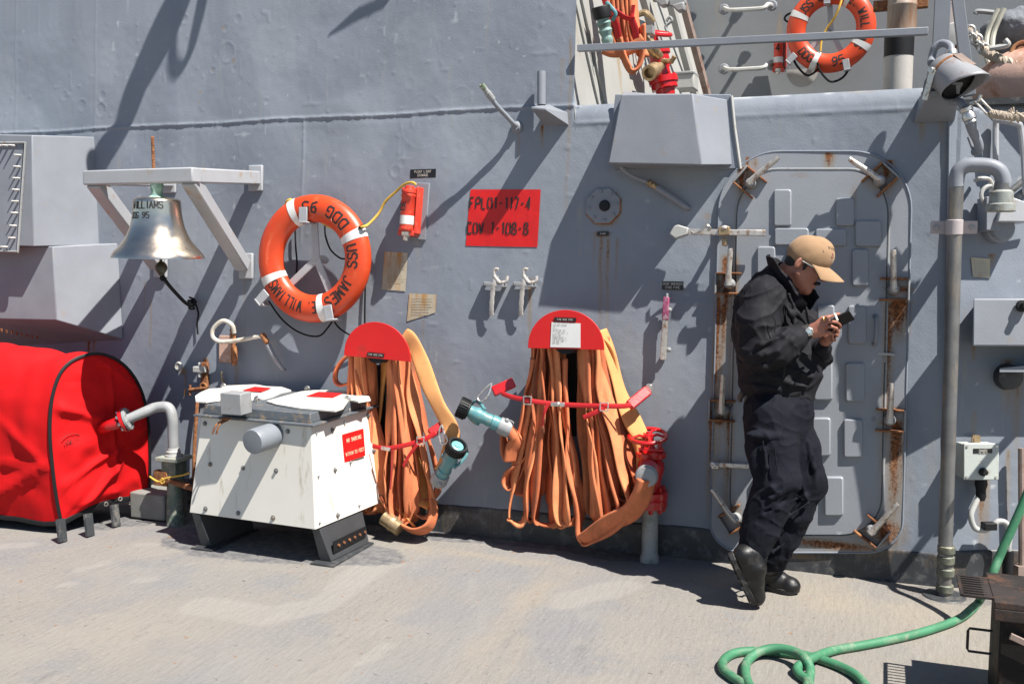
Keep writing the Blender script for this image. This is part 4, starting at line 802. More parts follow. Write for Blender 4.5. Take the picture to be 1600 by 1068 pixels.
mb = MB(); mb.tube([W(346, 580, .03), W(347, 592, .03)], .006, 6); mb.tube([W(347, 592, .03), W(350, 600, .03)], .009, 6); mb.build('tag_chain', M_brass, t)
t = thing('pad_eye', W(280, 572, 0), 'small round pale pad eye with a dangling tag left of the rusty latch', 'pad eye')
mb = MB(); mb.torus(W(279, 572, .03), U1, V1, .022, .009, 18, 8); mb.cyl(W(279, 572, 0), W(279, 572, .03), .012); mb.build('eye', M_pale, t)
mb = MB(); mb.tube([W(286, 574, .03), W(290, 590, .02), W(289, 602, .02)], .003, 5); mb.box(W(289, 612, .02), .014, .05, .003, U1, V1, N1); mb.build('hanging_tag', M_brass, t)
t = thing('rusty_latch', W(316, 600, 0), 'rust-covered wall latch with pipe stubs behind the left end of the white locker', 'latch')
mb = MB(); mb.box(W(320, 590, .012), .05, .20, .02, U1, V1, N1); mb.build('back_strap', M_rust, t, bevel=.004)
mb = MB(); mb.box(W(312, 577, .05), .075, .04, .05, U1, V1, N1); mb.cyl(W(312, 566, .06), W(312, 590, .06), .011); mb.build('latch_block', M_pale, t, bevel=.006)
mb = MB(); mb.cyl(W(296, 609, .05), W(322, 606, .05), .012); mb.cyl(W(297, 601, .05), W(297, 617, .05), .008); mb.torus(W(318, 604, .05), U1, V1, .022, .009, 16, 8); mb.build('handle', M_rust, t)
mb = MB(); mb.tube([W(309, 620, .03), W(306, 660, .05), W(304, 700, .05), W(303, 740, .05), W(303, 800, .05)], .012, 8, sm=4); mb.build('riser_pipe', M_rust, t)
# ================================================================ LIFE RINGS
def ring_rack(C0, N, Up, Rt, s, label, hooks=True):
    t = thing('ring_rack', C0-N*.1, label, 'rack', 'life ring racks')
    for nm, a, b2 in (('upright_arm', (0, 0), (-.02, .27)), ('lower_arm', (0, 0), (-.20, -.17)), ('lower_arm', (0, 0), (.12, -.25))):
        P = lambda q, dd: C0+Rt*q[0]*s+Up*q[1]*s+N*dd
        mb = MB(); mb.bar(P(a, -.02), P(b2, -.02), .045*s, .012, N); mb.build(nm, M_frame, t, bevel=.003)
    for q, dr_ in (((-.035, .255), (0, 1)), ((-.315, -.235), (-.7, -.7)), ((.14, -.315), (.2, -1))):
        D = Rt*dr_[0]+Up*dr_[1]; D = norm(D); Sd = np.cross(N, D); c_ = C0+Rt*q[0]*s+Up*q[1]*s
        mb = MB(); mb.box(c_+N*.075-D*.0, .055*s, .085*s, .010, Sd, D, N)
        mb.box(c_-D*.045*s+N*.028, .055*s, .010, .11, Sd, D, N) if q[1] > 0 else mb.box(c_+D*.045*s+N*.028, .055*s, .010, .11, Sd, D, N)
        mb.build('hook', M_frame, t, bevel=.003)
    mb = MB(); mb.cyl(C0-N*.12, C0-N*.02, .025); mb.build('stand_off', M_frame, t)
    return t
def life_ring(C0, N, Up, Rt, R0, label, rot, group='orange life rings'):
    t = thing('life_ring', C0-Up*(R0+.08), label, 'life ring', group)
    r, rz = .082, .058
    mb = MB(); mb.torus(C0, Rt, Up, R0, r, 96, 24, rz=rz); mb.build('ring_body', M_ring, t)
    for k, a in enumerate(rot):
        mb = MB(); mb.torus(C0, Rt, Up, R0, r+.0022, 6, 24, rz=rz+.0022, a0=R(a-4.6), a1=R(a+4.6)); mb.build('reflective_band', M_tape, t)
    return t
def ring_map(C0, N, Up, Rt, R0, a_start, direction, base, outward):
    """direction -1 = clockwise in the photo; outward: letter tops point outwards"""
    def f(s, tt):
        rad = base+(tt if outward else -tt); a = a_start+direction*s/R0; x = (rad-R0)/.082
        x = max(-.97, min(.97, x)); z = .058*math.sqrt(1-x*x); D = Rt*math.cos(a)+Up*math.sin(a)
        nn = norm(D*(x/.082)+N*(z/.058**2)); return C0+D*rad+N*z, nn
    return f
RC = W(490.5, 404, .15); RUp = norm(V1+N1*.02); RRt = np.cross(RUp, N1); RRt = norm(RRt if RRt[0] > 0 else -RRt)
ring_rack(RC-N1*.01, N1, RUp, RRt, 1.0, 'grey Y-shaped flat-bar rack holding the lower life ring beside the bell')
ring = life_ring(RC, N1, RUp, RRt, .297, 'orange life ring with black lettering and white bands between the bell and red float light', (113, 25, 204, 285))
ln = MB()
def arc_text(tx, a0, a1, d, base, out, h=.064, sw=.17):
    k = abs(R(a1-a0))*.297/text_len(tx, h, 1.0, .5); text_strokes(ln, tx, ring_map(RC, N1, RUp, RRt, .297, R(a0), d, base, out), h, k, .5, sw=sw)
arc_text('USS JAMES', 15, -66, -1, .297-.040, True); arc_text('E. WILLIAMS', -81, -150, -1, .297-.038, True, sw=.135); arc_text('DDG 95', 38, 98, 1, .297+.036, False)
ln.build('lettering', M_ink, ring, smooth=False, kind='stuff')
yr = MB(); yr.tube([W(446, 322, .12), W(448, 315, .16), W(455, 312, .16), W(456, 322, .12)], .008, 6, sm=5); yr.build('rope_loop', M_rope, ring)
yp = [W(500, 345, .12), W(510, 352, .12), W(525, 358, .12), W(540, 358, .1), W(552, 354, .12), W(566, 354, .2), W(576, 350, .16), W(592, 333, .12), W(602, 315, .12), W(618, 300, .13), W(632, 288, .15), W(644, 285, .16), W(650, 289, .15)]
mb = MB(); mb.tube(yp, .0075, 8, sm=7); ro = mb.build('safety_line', M_rope, label='yellow braided line running from the life ring to the red float light', cat='rope')
mb = MB(); mb.lathe(W(566, 354, .19), norm(U1+V1*.3), [(-.02, .009), (0, .013), (.02, .009)], 8); mb.build('whipping', M_brope, ro)
for nm, pts in (('grab_line', [(420, 470, .03), (432, 488, .06), (445, 503, .08), (462, 516, .09), (482, 524, .09), (500, 524, .10), (512, 512, .10), (520, 500, .09), (524, 488, .06)]), ('grab_line', [(521, 500, .09), (530, 512, .08), (545, 522, .06), (562, 528, .04), (569, 520, .02), (570, 480, .02), (571, 420, .02)]),
                ('grab_line', [(508, 345, .05), (508, 365, .05), (514, 385, .06), (522, 396, .07), (534, 404, .08), (545, 403, .08)]), ('grab_line', [(461, 355, .03), (462, 385, .03), (464, 410, .03), (463, 428, .04)])):
    mb = MB(); mb.tube([W(*p) for p in pts], .0055, 7, sm=7); mb.build(nm, M_brope, ring)
# alcove ring placed on the back wall
def BW(px, py, d=0.0): return PX(px, py, y=BY-d)
NB = np.array([0, -1.0, 0]); UB = np.array([0, 0, 1.0]); RB = np.array([1.0, 0, 0])
RC2 = BW(1298, 46, .22); ring_rack(RC2-NB*.01, NB, UB, RB, 1.0, 'grey Y-shaped rack behind the upper life ring in the recess')
ring2 = life_ring(RC2, NB, UB, RB, .290, 'orange life ring numbered 95 hanging high in the recess beside the fat exhaust pipe', (60, 154, 246, 330))
ln = MB(); text_strokes(ln, '95', ring_map(RC2, NB, UB, RB, .29, R(275), 1, .29+.035, False), .075, .55, .4, sw=.17)
text_strokes(ln, 'USS JAMES', ring_map(RC2, NB, UB, RB, .29, R(150), -1, .29-.04, True), .066, .5, .4, sw=.17); text_strokes(ln, 'E. WILLIAMS', ring_map(RC2, NB, UB, RB, .29, R(55), -1, .29-.04, True), .066, .5, .4, sw=.17)
text_strokes(ln, 'DDG', ring_map(RC2, NB, UB, RB, .29, R(215), 1, .29+.034, False), .066, .5, .4, sw=.17)
ln.build('lettering', M_ink, ring2, smooth=False, kind='stuff')
for pts in ([(1238, 88, .2), (1246, 104, .22), (1262, 118, .25), (1278, 108, .28), (1277, 98, .3)], [(1277, 104, .3), (1288, 120, .28), (1300, 128, .26), (1318, 120, .22), (1332, 98, .2)], [(1250, 18, .1), (1232, 22, .1), (1226, 30, .1), (1236, 36, .1), (1248, 34, .15)]):
    mb = MB(); mb.tube([BW(*p) for p in pts], .010, 7, sm=7); mb.build('grab_line', M_brope, ring2)
mb = MB(); mb.tube([BW(1318, -10, .25), BW(1312, 10, .28), BW(1304, 28, .27), BW(1292, 45, .25), BW(1284, 62, .25), BW(1282, 80, .25)], .010, 6, sm=6); mb.build('yellow_line', M_rope, ring2)
mb = MB(); c_ = BW(1254, 108, .01); mb.prism([c_+RB*.14*math.cos(a)+UB*.16*math.sin(a) for a in np.linspace(math.pi, 2*math.pi, 20)], NB*.01); mb.build('pale_patch_plate', M_pale, label='pale half-round plate on the recess wall below the upper life ring', cat='plate')
# ================================================================ FLOAT LIGHTS
def float_light(P, N, Up, Rt, s, label, txt):
    """P(x,y,d) local metres"""
    t = thing('float_light', P(0, -.16, .0), label, 'float light', 'red float lights')
    mb = MB(); mb.lathe(P(0, -.125, .09), Up, [(0, .040), (.01, .046), (.018, .046), (.02, .041), (.07, .041), (.075, .0415), (.195, .0415), (.2, .045), (.21, .045), (.212, .041), (.22, .041), (.222, .045), (.235, .045), (.24, .03), (.262, .026), (.265, .01)], 20); mb.build('float_body', M_ringf, t)
    mb = MB(); mb.lathe(P(0, -.085, .09), Up, [(0, .0425), (.05, .0425)], 20, cap=False); mb.build('reflective_band', M_tape, t)
    mb = MB(); mb.lathe(P(0, -.128, .09), -Up, [(0, .03), (.02, .028), (.03, .018), (.05, .015), (.052, .008)], 12); mb.build('lamp_dome', M_steel, t)
    mb = MB(); mb.box(P(.052, -.0, .055), .012, .27, .075, Rt, Up, N); mb.box(P(.0, -.135, .06), .10, .03, .08, Rt, Up, N); mb.box(P(0, .115, .05), .11, .025, .06, Rt, Up, N); mb.build('plastic_cradle', M_ringf, t, bevel=.004)
    mb = MB(); mb.box(P(.03, .0, .012), .12, .33, .014, Rt, Up, N); mb.build('backing_plate', M_grey, t, bevel=.003)
    if txt:
        ln = MB()
        def f(s_, tt): a = -math.pi/2+(tt-.02)/.042; return P(math.sin(a+math.pi/2)*.0425-.010, .045-s_, .09+math.cos(a+math.pi/2)*.0425), N
        if txt == '4': flat_text(ln, '4', P(-.016, .0, .135), Rt, Up, N, .06, sw=.16)
        else: text_strokes(ln, txt, f, .036, .6, .35, sw=.17, lift=.001)
        ln.build('lettering', M_ink, t, smooth=False)
    return t
M_ringf = mat('orange_red_plastic', (.68, .05, .025), .4, bump=.15, var=.08, dirt=(.55, .16, .08), dirt_amt=.25, dirt_scale=25)
c0 = W(648, 330, 0)
uf = norm(V1+U1*.06); rf_ = norm(np.cross(uf, N1)); rf_ = rf_ if rf_[0] > 0 else -rf_
float_light(lambda x, y, d: c0+rf_*x+uf*y+N1*d, N1, uf, rf_, 1, 'orange-red cylinder float light in its cradle at the end of the yellow line', '30')
c1 = BW(1218, 84, 0)
float_light(lambda x, y, d: c1+RB*x*1.15+UB*y*1.15-np.array([0, 1, 0])*d, NB, UB, RB, 1, 'orange float light marked 4 left of the upper life ring in the recess', '4')
# ================================================================ FLAT THINGS ON THE BULKHEAD
def plate(px, d, th, m, name, label, cat, grid=None):
    q = [W(x, y, d) for x, y in px]; mb = MB(); mb.prism(q, N1*th); return mb.build(name, m, smooth=False, label=label, cat=cat)
def wallsheet(px, name, m, label, cat, lift=.004, nu=22, nv=22, par=None):
    A, B_, C_, D_ = [uv(x, y) for x, y in px]
    def fn(a, b2):
        q = A*((1-a)*(1-b2))[..., None]+B_*(a*(1-b2))[..., None]+C_*(a*b2)[..., None]+D_*((1-a)*b2)[..., None]
        h = wall_h(q[..., 0], q[..., 1])+lift
        return U1*q[..., 0][..., None]+V1*q[..., 1][..., None]+N1*h[..., None], {}
    o = grid_mesh(name, np.linspace(0, 1, nu), np.linspace(0, 1, nv), fn, m)
    c_ = Vector(pt(*A, 0)); o.data.transform(Matrix.Translation(-c_)); o.location = c_
    tag(o, label, cat); return o
rp = wallsheet([(736, 296), (845, 296), (840, 386), (728, 384)], 'stencilled_panel', M_red, 'red painted rectangle with black stencilled code lettering on the bulkhead', 'painted sign', nu=44, nv=36, lift=.003)
def wfn(px0, py0, px1, py1):
    a = uv(px0, py0); b2 = uv(px1, py1); X = norm(b2-a); Y = np.array([-X[1], X[0]])
    def f(s, tt): q = a+X*s+Y*tt; h = float(wall_h(np.array([q[0]]), np.array([q[1]]))[0]); return pt(q[0], q[1], h+.0046), N1
    return f, np.linalg.norm(b2-a)
for txt, x0_, y0_, x1_, y1_, h in (('FPL01-117-4', 735, 326, 829, 327, .064), ('COV 1-108-8', 731, 365, 825, 366, .064)):
    f, Ln = wfn(x0_, y0_, x1_, y1_); base = text_len(txt, h, .5, .42); k = Ln/base
    ln = MB(); text_strokes(ln, txt, f, h, .5*k, .42, sw=.135, stencil=.035); o = ln.build('lettering', M_ink, rp, smooth=False, kind='stuff')
for px, lab, tg in (([(602, 393), (638, 395), (634, 455), (597, 452)], 'tall rust-stained paper notice taped below the float light', 0), ([(640, 458), (683, 460), (681, 488), (636, 502)], 'small torn rust-stained paper notice with a curled corner', 1)):
    o = wallsheet(px, 'paper_notice', M_paper, lab, 'notice', lift=.0035)
    ln = MB(); a = uv(px[0][0]+4, px[0][1]+8); b2 = uv(px[3][0]+3, px[3][1]-6); w_ = abs(uv(*px[1])[0]-uv(*px[0])[0])*.82
    for k in range(11 if not tg else 7):
        v_ = a[1]-(a[1]-b2[1])*k/(11 if not tg else 7)*.95; l_ = w_*random.uniform(.75, 1.0); h = float(wall_h(np.array([a[0]]), np.array([v_]))[0])
        u0_ = a[0]; ln.add([pt(u0_, v_, h+.0052), pt(u0_+l_, v_, h+.0052), pt(u0_+l_, v_-.0035, h+.0052), pt(u0_, v_-.0035, h+.0052)], [(0, 1, 2, 3)])
    ln.build('printed_lines', mat('brownish_print', (.36, .30, .22), .8, bump=0), o, smooth=False, kind='stuff')
def labelplate(c, X, Y, N, w, h, lines, label, th=.004, ht=None):
    mb = MB(); mb.box(c, w, h, th, X, Y, N); o = mb.build('label_plate', M_tag, bevel=.001, label=label, cat='label plate', smooth=False)
    ln = MB(); n_ = len(lines)
    for i, tx in enumerate(lines):
        hh_ = ht or h/(n_+1.1)*.8; yy = (n_/2-i-.5)*h/(n_+.35); L0 = text_len(tx, hh_, .6, .3); kk = min(1.0, w*.9/L0)
        flat_text(ln, tx, c+N*(th/2+.0006)+Y*(yy-hh_*.5), X, Y, N, hh_, center=True, wfac=.6*kk, gap=.3, sw=.15)
    ln.build('lettering', M_tagtx, o, smooth=False, kind='stuff'); return o
labelplate(W(661, 271, .006), U1, V1, N1, .165, .05, ['FLOAT LIGHT', 'STOWAGE'], 'small rusty-edged black label plate just above the orange float light')
labelplate(W(1051, 446, .010), U1, V1, N1, .115, .045, ['DOOR BREAKER', 'STWG PIPE'], 'small black label plate above the vertical wooden-handled bar')
labelplate(W(942, 365, .010), U1, V1, N1, .065, .022, ['ALARM'], 'tiny rusty black label plate under the octagonal alarm plate')
# octagonal plate with black button
t = thing('octagon_plate', W(943, 325, 0), 'grey octagonal bolted plate with black round button and rusty right edge', 'wall plate')
c_ = W(943, 322, 0); n8 = [c_+(U1*math.cos(R(22.5+45*k))+V1*math.sin(R(22.5+45*k)))*.102 for k in range(8)]
mb = MB(); mb.prism(n8, N1*.018); mb.build('plate', M_grey, t, bevel=.003)
mb = MB(); mb.lathe(c_+N1*.018+U1*.012, N1, [(0, .03), (.01, .03), (.016, .024), (.017, .0)], 20); mb.build('button', M_black, t)
mb = MB(); mb.tube([c_+(U1*math.cos(R(22.5+45*k))+V1*math.sin(R(22.5+45*k)))*.100+N1*.008 for k in (0, -1, -2, -3, -4)], .0085, 6); mb.build('rusted_edge', M_rust, t)
for k in range(8): mb = MB(); q = c_+(U1*math.cos(R(45*k+8))+V1*math.sin(R(45*k+8)))*.078+N1*.018; mb.lathe(q, N1, [(0, .009), (.006, .009), (.008, .006)], 6); mb.build('bolt', M_grey, t)
# spanners on clips
for i, (x, y, lab) in enumerate(((771, 455, 'pale painted hose spanner hanging in a wall clip, nearer the red float light'), (817, 455, 'pale painted hose spanner hanging in a wall clip, nearer the octagon plate'))):
    t = thing('hose_spanner', W(x, y, 0), lab, 'spanner', 'painted hose spanners')
    M_sp = mat('chalky_paint', (.46, .44, .41), .55, bump=.6, bscale=90, var=.12, dirt=(.3, .24, .18), dirt_amt=.3, dirt_scale=25)
    path = [W(x-3, y+38, .03), W(x-3, y+25, .04), W(x-1, y, .05), W(x+2, y-12, .055), W(x+5, y-24, .05)]
    mb = MB(); mb.ribbon(smooth_path(path, 5), [U1], [.011+.004*abs(math.sin(k*1.2)) for k in range(21)], .007); mb.build('shank', M_sp, t)
    mb = MB(); mb.tube([W(x+1, y-20, .05), W(x+2, y-34, .05), W(x+8, y-34, .05)], .009, 8, sm=3); mb.tube([W(x+2, y-24, .05), W(x+10, y-14, .055), W(x+20, y-16, .05), W(x+21, y-24, .05)], .010, 8, sm=4); mb.build('hooked_jaw', M_sp, t)
    mb = MB(); mb.bar(W(x-13, y-12, .035), W(x+18, y-9, .035), .022, .05, N1); mb.build('clip', M_grey2, t, bevel=.004)
    mb = MB(); mb.bar(W(x-13, y-12, .0), W(x-13, y-12, .05), .02, .012); mb.bar(W(x+18, y-9, .0), W(x+18, y-9, .05), .02, .012); mb.build('clip_foot', M_grey2, t)
# door breaker bar
t = thing('breaker_bar', W(1038, 565, 0), 'slim vertical steel bar in wall clips, faded magenta at top, beside the right hose rack', 'bar')
mb = MB(); mb.bar(W(1041, 470, .05), W(1036, 562, .05), .028, .028); mb.build('bar', M_lever, t, bevel=.004)
mb = MB(); mb.bar(W(1041.5, 464, .05), W(1039.5, 500, .05), .031, .031); mb.build('painted_end', mat('faded_magenta', (.32, .06, .14), .5, bump=.4, var=.3, dirt=(.4, .35, .35), dirt_amt=.4, dirt_scale=40), t, bevel=.004)
mb = MB(); mb.cyl(W(1042, 466, .05), W(1042, 458, .05), .008, 8)
for (x, y) in ((1046, 484), (1045, 546)): mb.ball(W(x, y, .03), .014, n=10); mb.bar(W(x-6, y, .03), W(x+2, y, .03), .02, .02)
mb.build('clip', M_grey2, t)
# ================================================================ TOP BOX, CONDUITS, BRACKETS
t = thing('cable_box', W(1050, 255, 0), 'large slanted grey steel box projecting from the bulkhead above the alarm plate', 'steel box')
dT, dU = .235, .232
b0_ = [W(950, 255, dT), W(1096, 258, dT), W(1146, 258, .0), W(962, 266, .0)]
t0_ = [W(971, 148, dU), W(1082, 146, dU), W(1138, 156, .0), W(975, 143, .0)]
mb = MB(); mb.hexa(b0_, t0_); mb.build('box_shell', M_grey, t, bevel=.006)
mb = MB(); mb.prism([W(x, y, .0) for x, y in ((962, 148), (1142, 148), (1157, 264), (950, 266))], N1*.012); mb.build('mounting_flange', M_wall, t, bevel=.004)
mb = MB(); mb.tube([W(1143, 150, .015), W(1148, 200, .015), W(1157, 264, .015)], .008, 8); mb.build('weld_bead', M_pale, t)
t = thing('conduit', W(975, 262, 0), 'thin grey conduit curving down to the right from the big slanted box', 'conduit')
mb = MB(); mb.tube([W(969, 256, .12), W(973, 264, .10), W(990, 276, .06), W(1010, 284, .04), W(1024, 293, .035)], .011, 10, sm=6); mb.build('upper_conduit', M_grey, t)
mb = MB(); mb.lathe(W(1012, 284, .042), norm(W(1028, 294, .03)-W(1012, 284, .042)), [(0, .014), (.01, .02), (.02, .015), (.03, .02), (.045, .015), (.06, .017)], 10); mb.build('coupling', M_brass, t)
mb = MB(); mb.tube([W(1026, 293, .035), W(1050, 308, .03), W(1070, 322, .02), W(1076, 326, .0)], [.017, .017, .016, .014], 10, sm=4); mb.build('lower_conduit', M_grey, t)
t = thing('bent_stub_pipe', W(805, 200, 0), 'bent grey stub pipe with an open corroded tip above the red stencilled panel', 'pipe')
mb = MB(); mb.tube([W(808, 198, .0), W(802, 193, .05), W(792, 182, .09), W(776, 165, .15), W(768, 153, .18)], [.020, .014, .014, .014, .014], 12, sm=5); mb.build('pipe', M_grey, t)
mb = MB(); mb.lathe(W(770, 156, .175), norm(W(754, 134, .23)-W(770, 156, .175)), [(0, .018), (.05, .019), (.052, .016), (.10, .014)], 12); mb.build('tip', M_verd if False else M_grey2, t)
mb = MB(); mb.lathe(W(757, 139, .222), norm(W(754, 134, .23)-W(770, 156, .175)), [(0, .015), (.03, .016), (.03, .009), (.005, .008)], 12); mb.build('corroded_end', mat('corroded_end', (.12, .16, .10), .6, metal=.4, bump=1, var=.4, dirt=(.6, .6, .55), dirt_amt=.4, dirt_scale=60), t)
mb = MB(); mb.lathe(W(808, 199, .0), N1, [(0, .035), (.01, .034), (.018, .024), (.03, .02)], 14); mb.build('flange', M_grey, t)
t = thing('wedge_bracket', W(865, 195, 0), 'small triangular grey shelf bracket with a short round post above it', 'bracket')
tp = [W(829, 167, .16), W(862, 162, .0), W(890, 172, .0), W(855, 166, .17)]
mb = MB(); A, B_, C_ = W(830, 167, .20), W(858, 163, .0), W(889, 196, .0); D_ = W(853, 169, .20); E_ = W(850, 196, 0); Fq = W(887, 176, 0)
mb.add([A, D_, Fq, B_, E_, C_, A-V1*.012, D_-V1*.012], [(0, 1, 2, 3), (0, 6, 7, 1), (1, 7, 5, 2), (0, 3, 4, 6), (6, 4, 5, 7), (3, 2, 5, 4)]); mb.build('shelf', M_grey, t, bevel=.003)
mb = MB(); mb.cyl(W(846, 164, .06), W(846, 112, .06), .024, 18); mb.build('post', M_grey, t)
# ================================================================ HOSE RACKS
def half_disc(cpx, d, th, rx, top, tilt):
    cx_, cy_ = cpx; out = []
    for k in range(41):
        a = math.pi*k/40; out.append((cx_+rx*math.cos(a), cy_-top*math.sin(a)**.92+tilt*math.cos(a)))
    return out
def rack(cpx, rx, top, tilt, label, d=.30):
    t = thing('hose_rack', W(cpx[0], cpx[1], .0), label, 'hose rack', 'red half-round hose racks')
    px = half_disc(cpx, d, .01, rx, top, tilt); mb = MB(); mb.prism([W(x, y, d) for x, y in px], N1*.008); mb.build('front_plate', M_red, t, bevel=.0015)
    c_ = W(cpx[0], cpx[1]-top*.45, d*.9)-N1*(d*.9)
    mb = MB(); mb.lathe(c_-V1*.05, N1, [(0, .07), (d-.02, .07)], 24); mb.build('saddle', M_black, t)
    mb = MB(); mb.box(W(cpx[0]-2, cpx[1]+70, .02), .13, .46, .03, U1, V1, N1); mb.build('backing', M_black, t, smooth=False)
    return t
rk1 = rack((590.5, 560), 52, 57, 5, 'half-round red hose rack plate behind the white locker, left rack')
rk2 = rack((885, 545), 59.5, 61, 1.5, 'half-round red hose rack plate with a white instruction sheet, right rack')
labelplate(W(587, 554, .312), norm(U1-V1*.04), V1, N1, .105, .022, ['FIRE HOSE STWG'], 'small black label plate on the lower edge of the left red rack plate')
labelplate(W(883, 499, .312), U1, V1, N1, .120, .021, ['FIRE HOSE STWG'], 'small black label plate above the white sheet on the right red rack plate')
mb = MB(); q = [W(x, y, .3095) for x, y in ((862, 503), (907, 505), (907, 543), (860, 542))]; mb.prism(q, N1*.0015); sh_ = mb.build('instruction_sheet', M_sheet, label='white printed instruction sheet fixed to the right red rack plate', cat='notice', smooth=False)
ln = MB(); X_ = norm(q[1]-q[0]); Y_ = norm(np.cross(N1, X_)); Y_ = Y_ if Y_[2] > 0 else -Y_
for k, tx in enumerate(('FIRE HOSE STATION', 'FPL 1', 'DESCRIPTION  QTY', '2 1-2 HOSE 50 FT  2', 'NOZZLE VARI  1', 'SPANNER WRENCH  2', 'FIRE HOSE CLAMP  1', 'HOSE RACK  1')):
    flat_text(ln, tx, q[0]+X_*.010-Y_*(.016+.0135*k)+N1*.0022, X_, Y_, N1, .0068, wfac=.5, sw=.16)
ln.build('lettering', M_pencil, sh_, smooth=False, kind='stuff')
# ---- hoses : one long flat jacket folded over the saddle, seen mostly edge-on
def hose_strand(mb, pts, w=.050, th=.0098, seed=0, n=7, tw=.95):
    P = smooth_path([W(x, y, d) for x, y, d in pts], n); r_ = random.Random(seed); ph = r_.uniform(0, 6); k0 = r_.uniform(-tw, tw); side = []
    acc = 0
    for i in range(len(P)):
        if i: acc += np.linalg.norm(P[i]-P[i-1])
        a = k0+.45*math.sin(acc*5.5+ph)+.2*math.sin(acc*15+ph*2); side.append(N1+U1*a+V1*.1*math.sin(acc*8))
    mb.ribbon(P, side, [w*(1+.10*math.sin(i*.33+ph)) for i in range(len(P))], [th*(1+.35*math.sin(i*.21+ph)) for i in range(len(P))], 12)
def ubend(xl, xr, yb, xtl, xtr, yt, dl, dr_, wob=0, r_=random):
    j = lambda s: r_.uniform(-s, s)
    H_ = yb-yt; mid = (xl+xr)/2; g = (xr-xl)
    return [(xtl, yt, dl+.02), (xtl+(xl-xtl)*.18+j(1.5), yt+H_*.25, dl+j(.01)), (xtl+(xl-xtl)*.5+j(2.2), yt+H_*.5, dl+j(.015)), (xtl+(xl-xtl)*.85+j(2.5), yt+H_*.76, dl+j(.015)), (xl, yb-14, dl),
            (xl+g*.22, yb-3, (dl*2+dr_)/3), (mid+g*.1, yb, (dl+dr_)/2), (xr-g*.15, yb-5, (dl+2*dr_)/3), (xr, yb-18, dr_), (xtr+(xr-xtr)*.85+j(2.5), yt+H_*.76, dr_+j(.015)), (xtr+(xr-xtr)*.5+j(2.2), yt+H_*.5, dr_+j(.015)), (xtr+(xr-xtr)*.18+j(1.5), yt+H_*.25, dr_+j(.01)), (xtr, yt, dr_+.02)]
def bundle(loops, name, m, par, seed):
    r_ = random.Random(seed)
    for k, (xl, xr, yb, a, b2, dl, dr_) in enumerate(loops): mb = MB(); hose_strand(mb, ubend(xl, xr, yb, a, b2, 528, dl, dr_, 0, r_), seed=seed*50+k); mb.build(name, (M_hose, M_hose2, M_hose3, M_hose2)[(k*3+seed) % 4], par, angle=180)
hs2 = thing('fire_hose', W(885, 850, .1), 'orange canvas fire hose folded on the right rack, running to the red hydrant', 'fire hose', 'orange fire hoses')
#            left leg, right leg, bottom, top-left, top-right, depth-left, depth-right
bundle([(796, 822, 818, 838, 846, .17, .20), (833, 874, 820, 851, 858, .22, .15), (876, 906, 818, 863, 870, .20, .16), (812, 846, 770, 843, 850, .12, .10), (858, 890, 792, 855, 866, .11, .10), (822, 836, 812, 845, 849, .20, .15), (866, 884, 816, 858, 866, .15, .21)], 'folded_jacket', M_hose, hs2, 3)
bundle([(930, 944, 812, 908, 914, .22, .20), (950, 966, 808, 918, 925, .17, .21), (938, 978, 790, 921, 931, .13, .13), (962, 998, 782, 927, 937, .20, .17), (920, 956, 805, 911, 933, .10, .10), (940, 952, 818, 912, 920, .23, .16), (966, 982, 800, 923, 932, .18, .22), (982, 1000, 770, 930, 940, .15, .12)], 'folded_jacket', M_hose, hs2, 5)
mb = MB(); hose_strand(mb, [(880, 560, .20), (884, 620, .2), (890, 690, .2), (897, 750, .2), (904, 800, .2), (905, 835, .2), (914, 848, .2), (930, 840, .22), (960, 820, .26), (990, 795, .30), (1006, 765, .33), (1010, 744, .35)], w=.05, th=.012, seed=8, tw=.2); mb.build('running_end', M_hose, hs2, angle=180)
mb = MB(); P = smooth_path([W(x, y, d) for x, y, d in ((908, 842, .24), (926, 834, .26), (955, 815, .30), (985, 800, .34), (1002, 775, .37), (1010, 748, .38))], 6); mb.ribbon(P, [norm(V1*1.0-U1*.2+N1*.6)], [.03+.024*math.sin(min(1, i/12)*math.pi/2) for i in range(len(P))], [.010+.022*(i/len(P))**2 for i in range(len(P))], 14); mb.build('running_end', M_hose, hs2, angle=180)
mb = MB()
for pts, sd, w_ in (([(932, 520, .12), (948, 545, .10), (958, 590, .08), (968, 640, .08), (980, 680, .10), (994, 706, .12), (1000, 720, .12)], 2, .06), ([(940, 515, .14), (955, 560, .13), (972, 620, .13), (990, 660, .14), (1004, 690, .14), (1006, 730, .12)], 4, .05)): hose_strand(mb, pts, w=w_, th=.009, seed=sd, tw=.9)
mb.build('outer_fold', M_hosey, hs2, angle=180)
mb = MB(); hose_strand(mb, [(833, 560, .2), (828, 590, .2), (820, 620, .18), (818, 650, .18), (812, 690, .18), (800, 712, .18), (790, 705, .20), (787, 680, .2), (792, 662, .2)], w=.042, th=.010, seed=13, tw=.2)
hose_strand(mb, [(836, 600, .15), (828, 680, .14), (812, 745, .14), (800, 762, .14), (790, 752, .15), (796, 735, .15), (815, 722, .15), (830, 700, .16)], w=.04, th=.009, seed=14)
mb.build('nozzle_end', M_hose, hs2, angle=180)
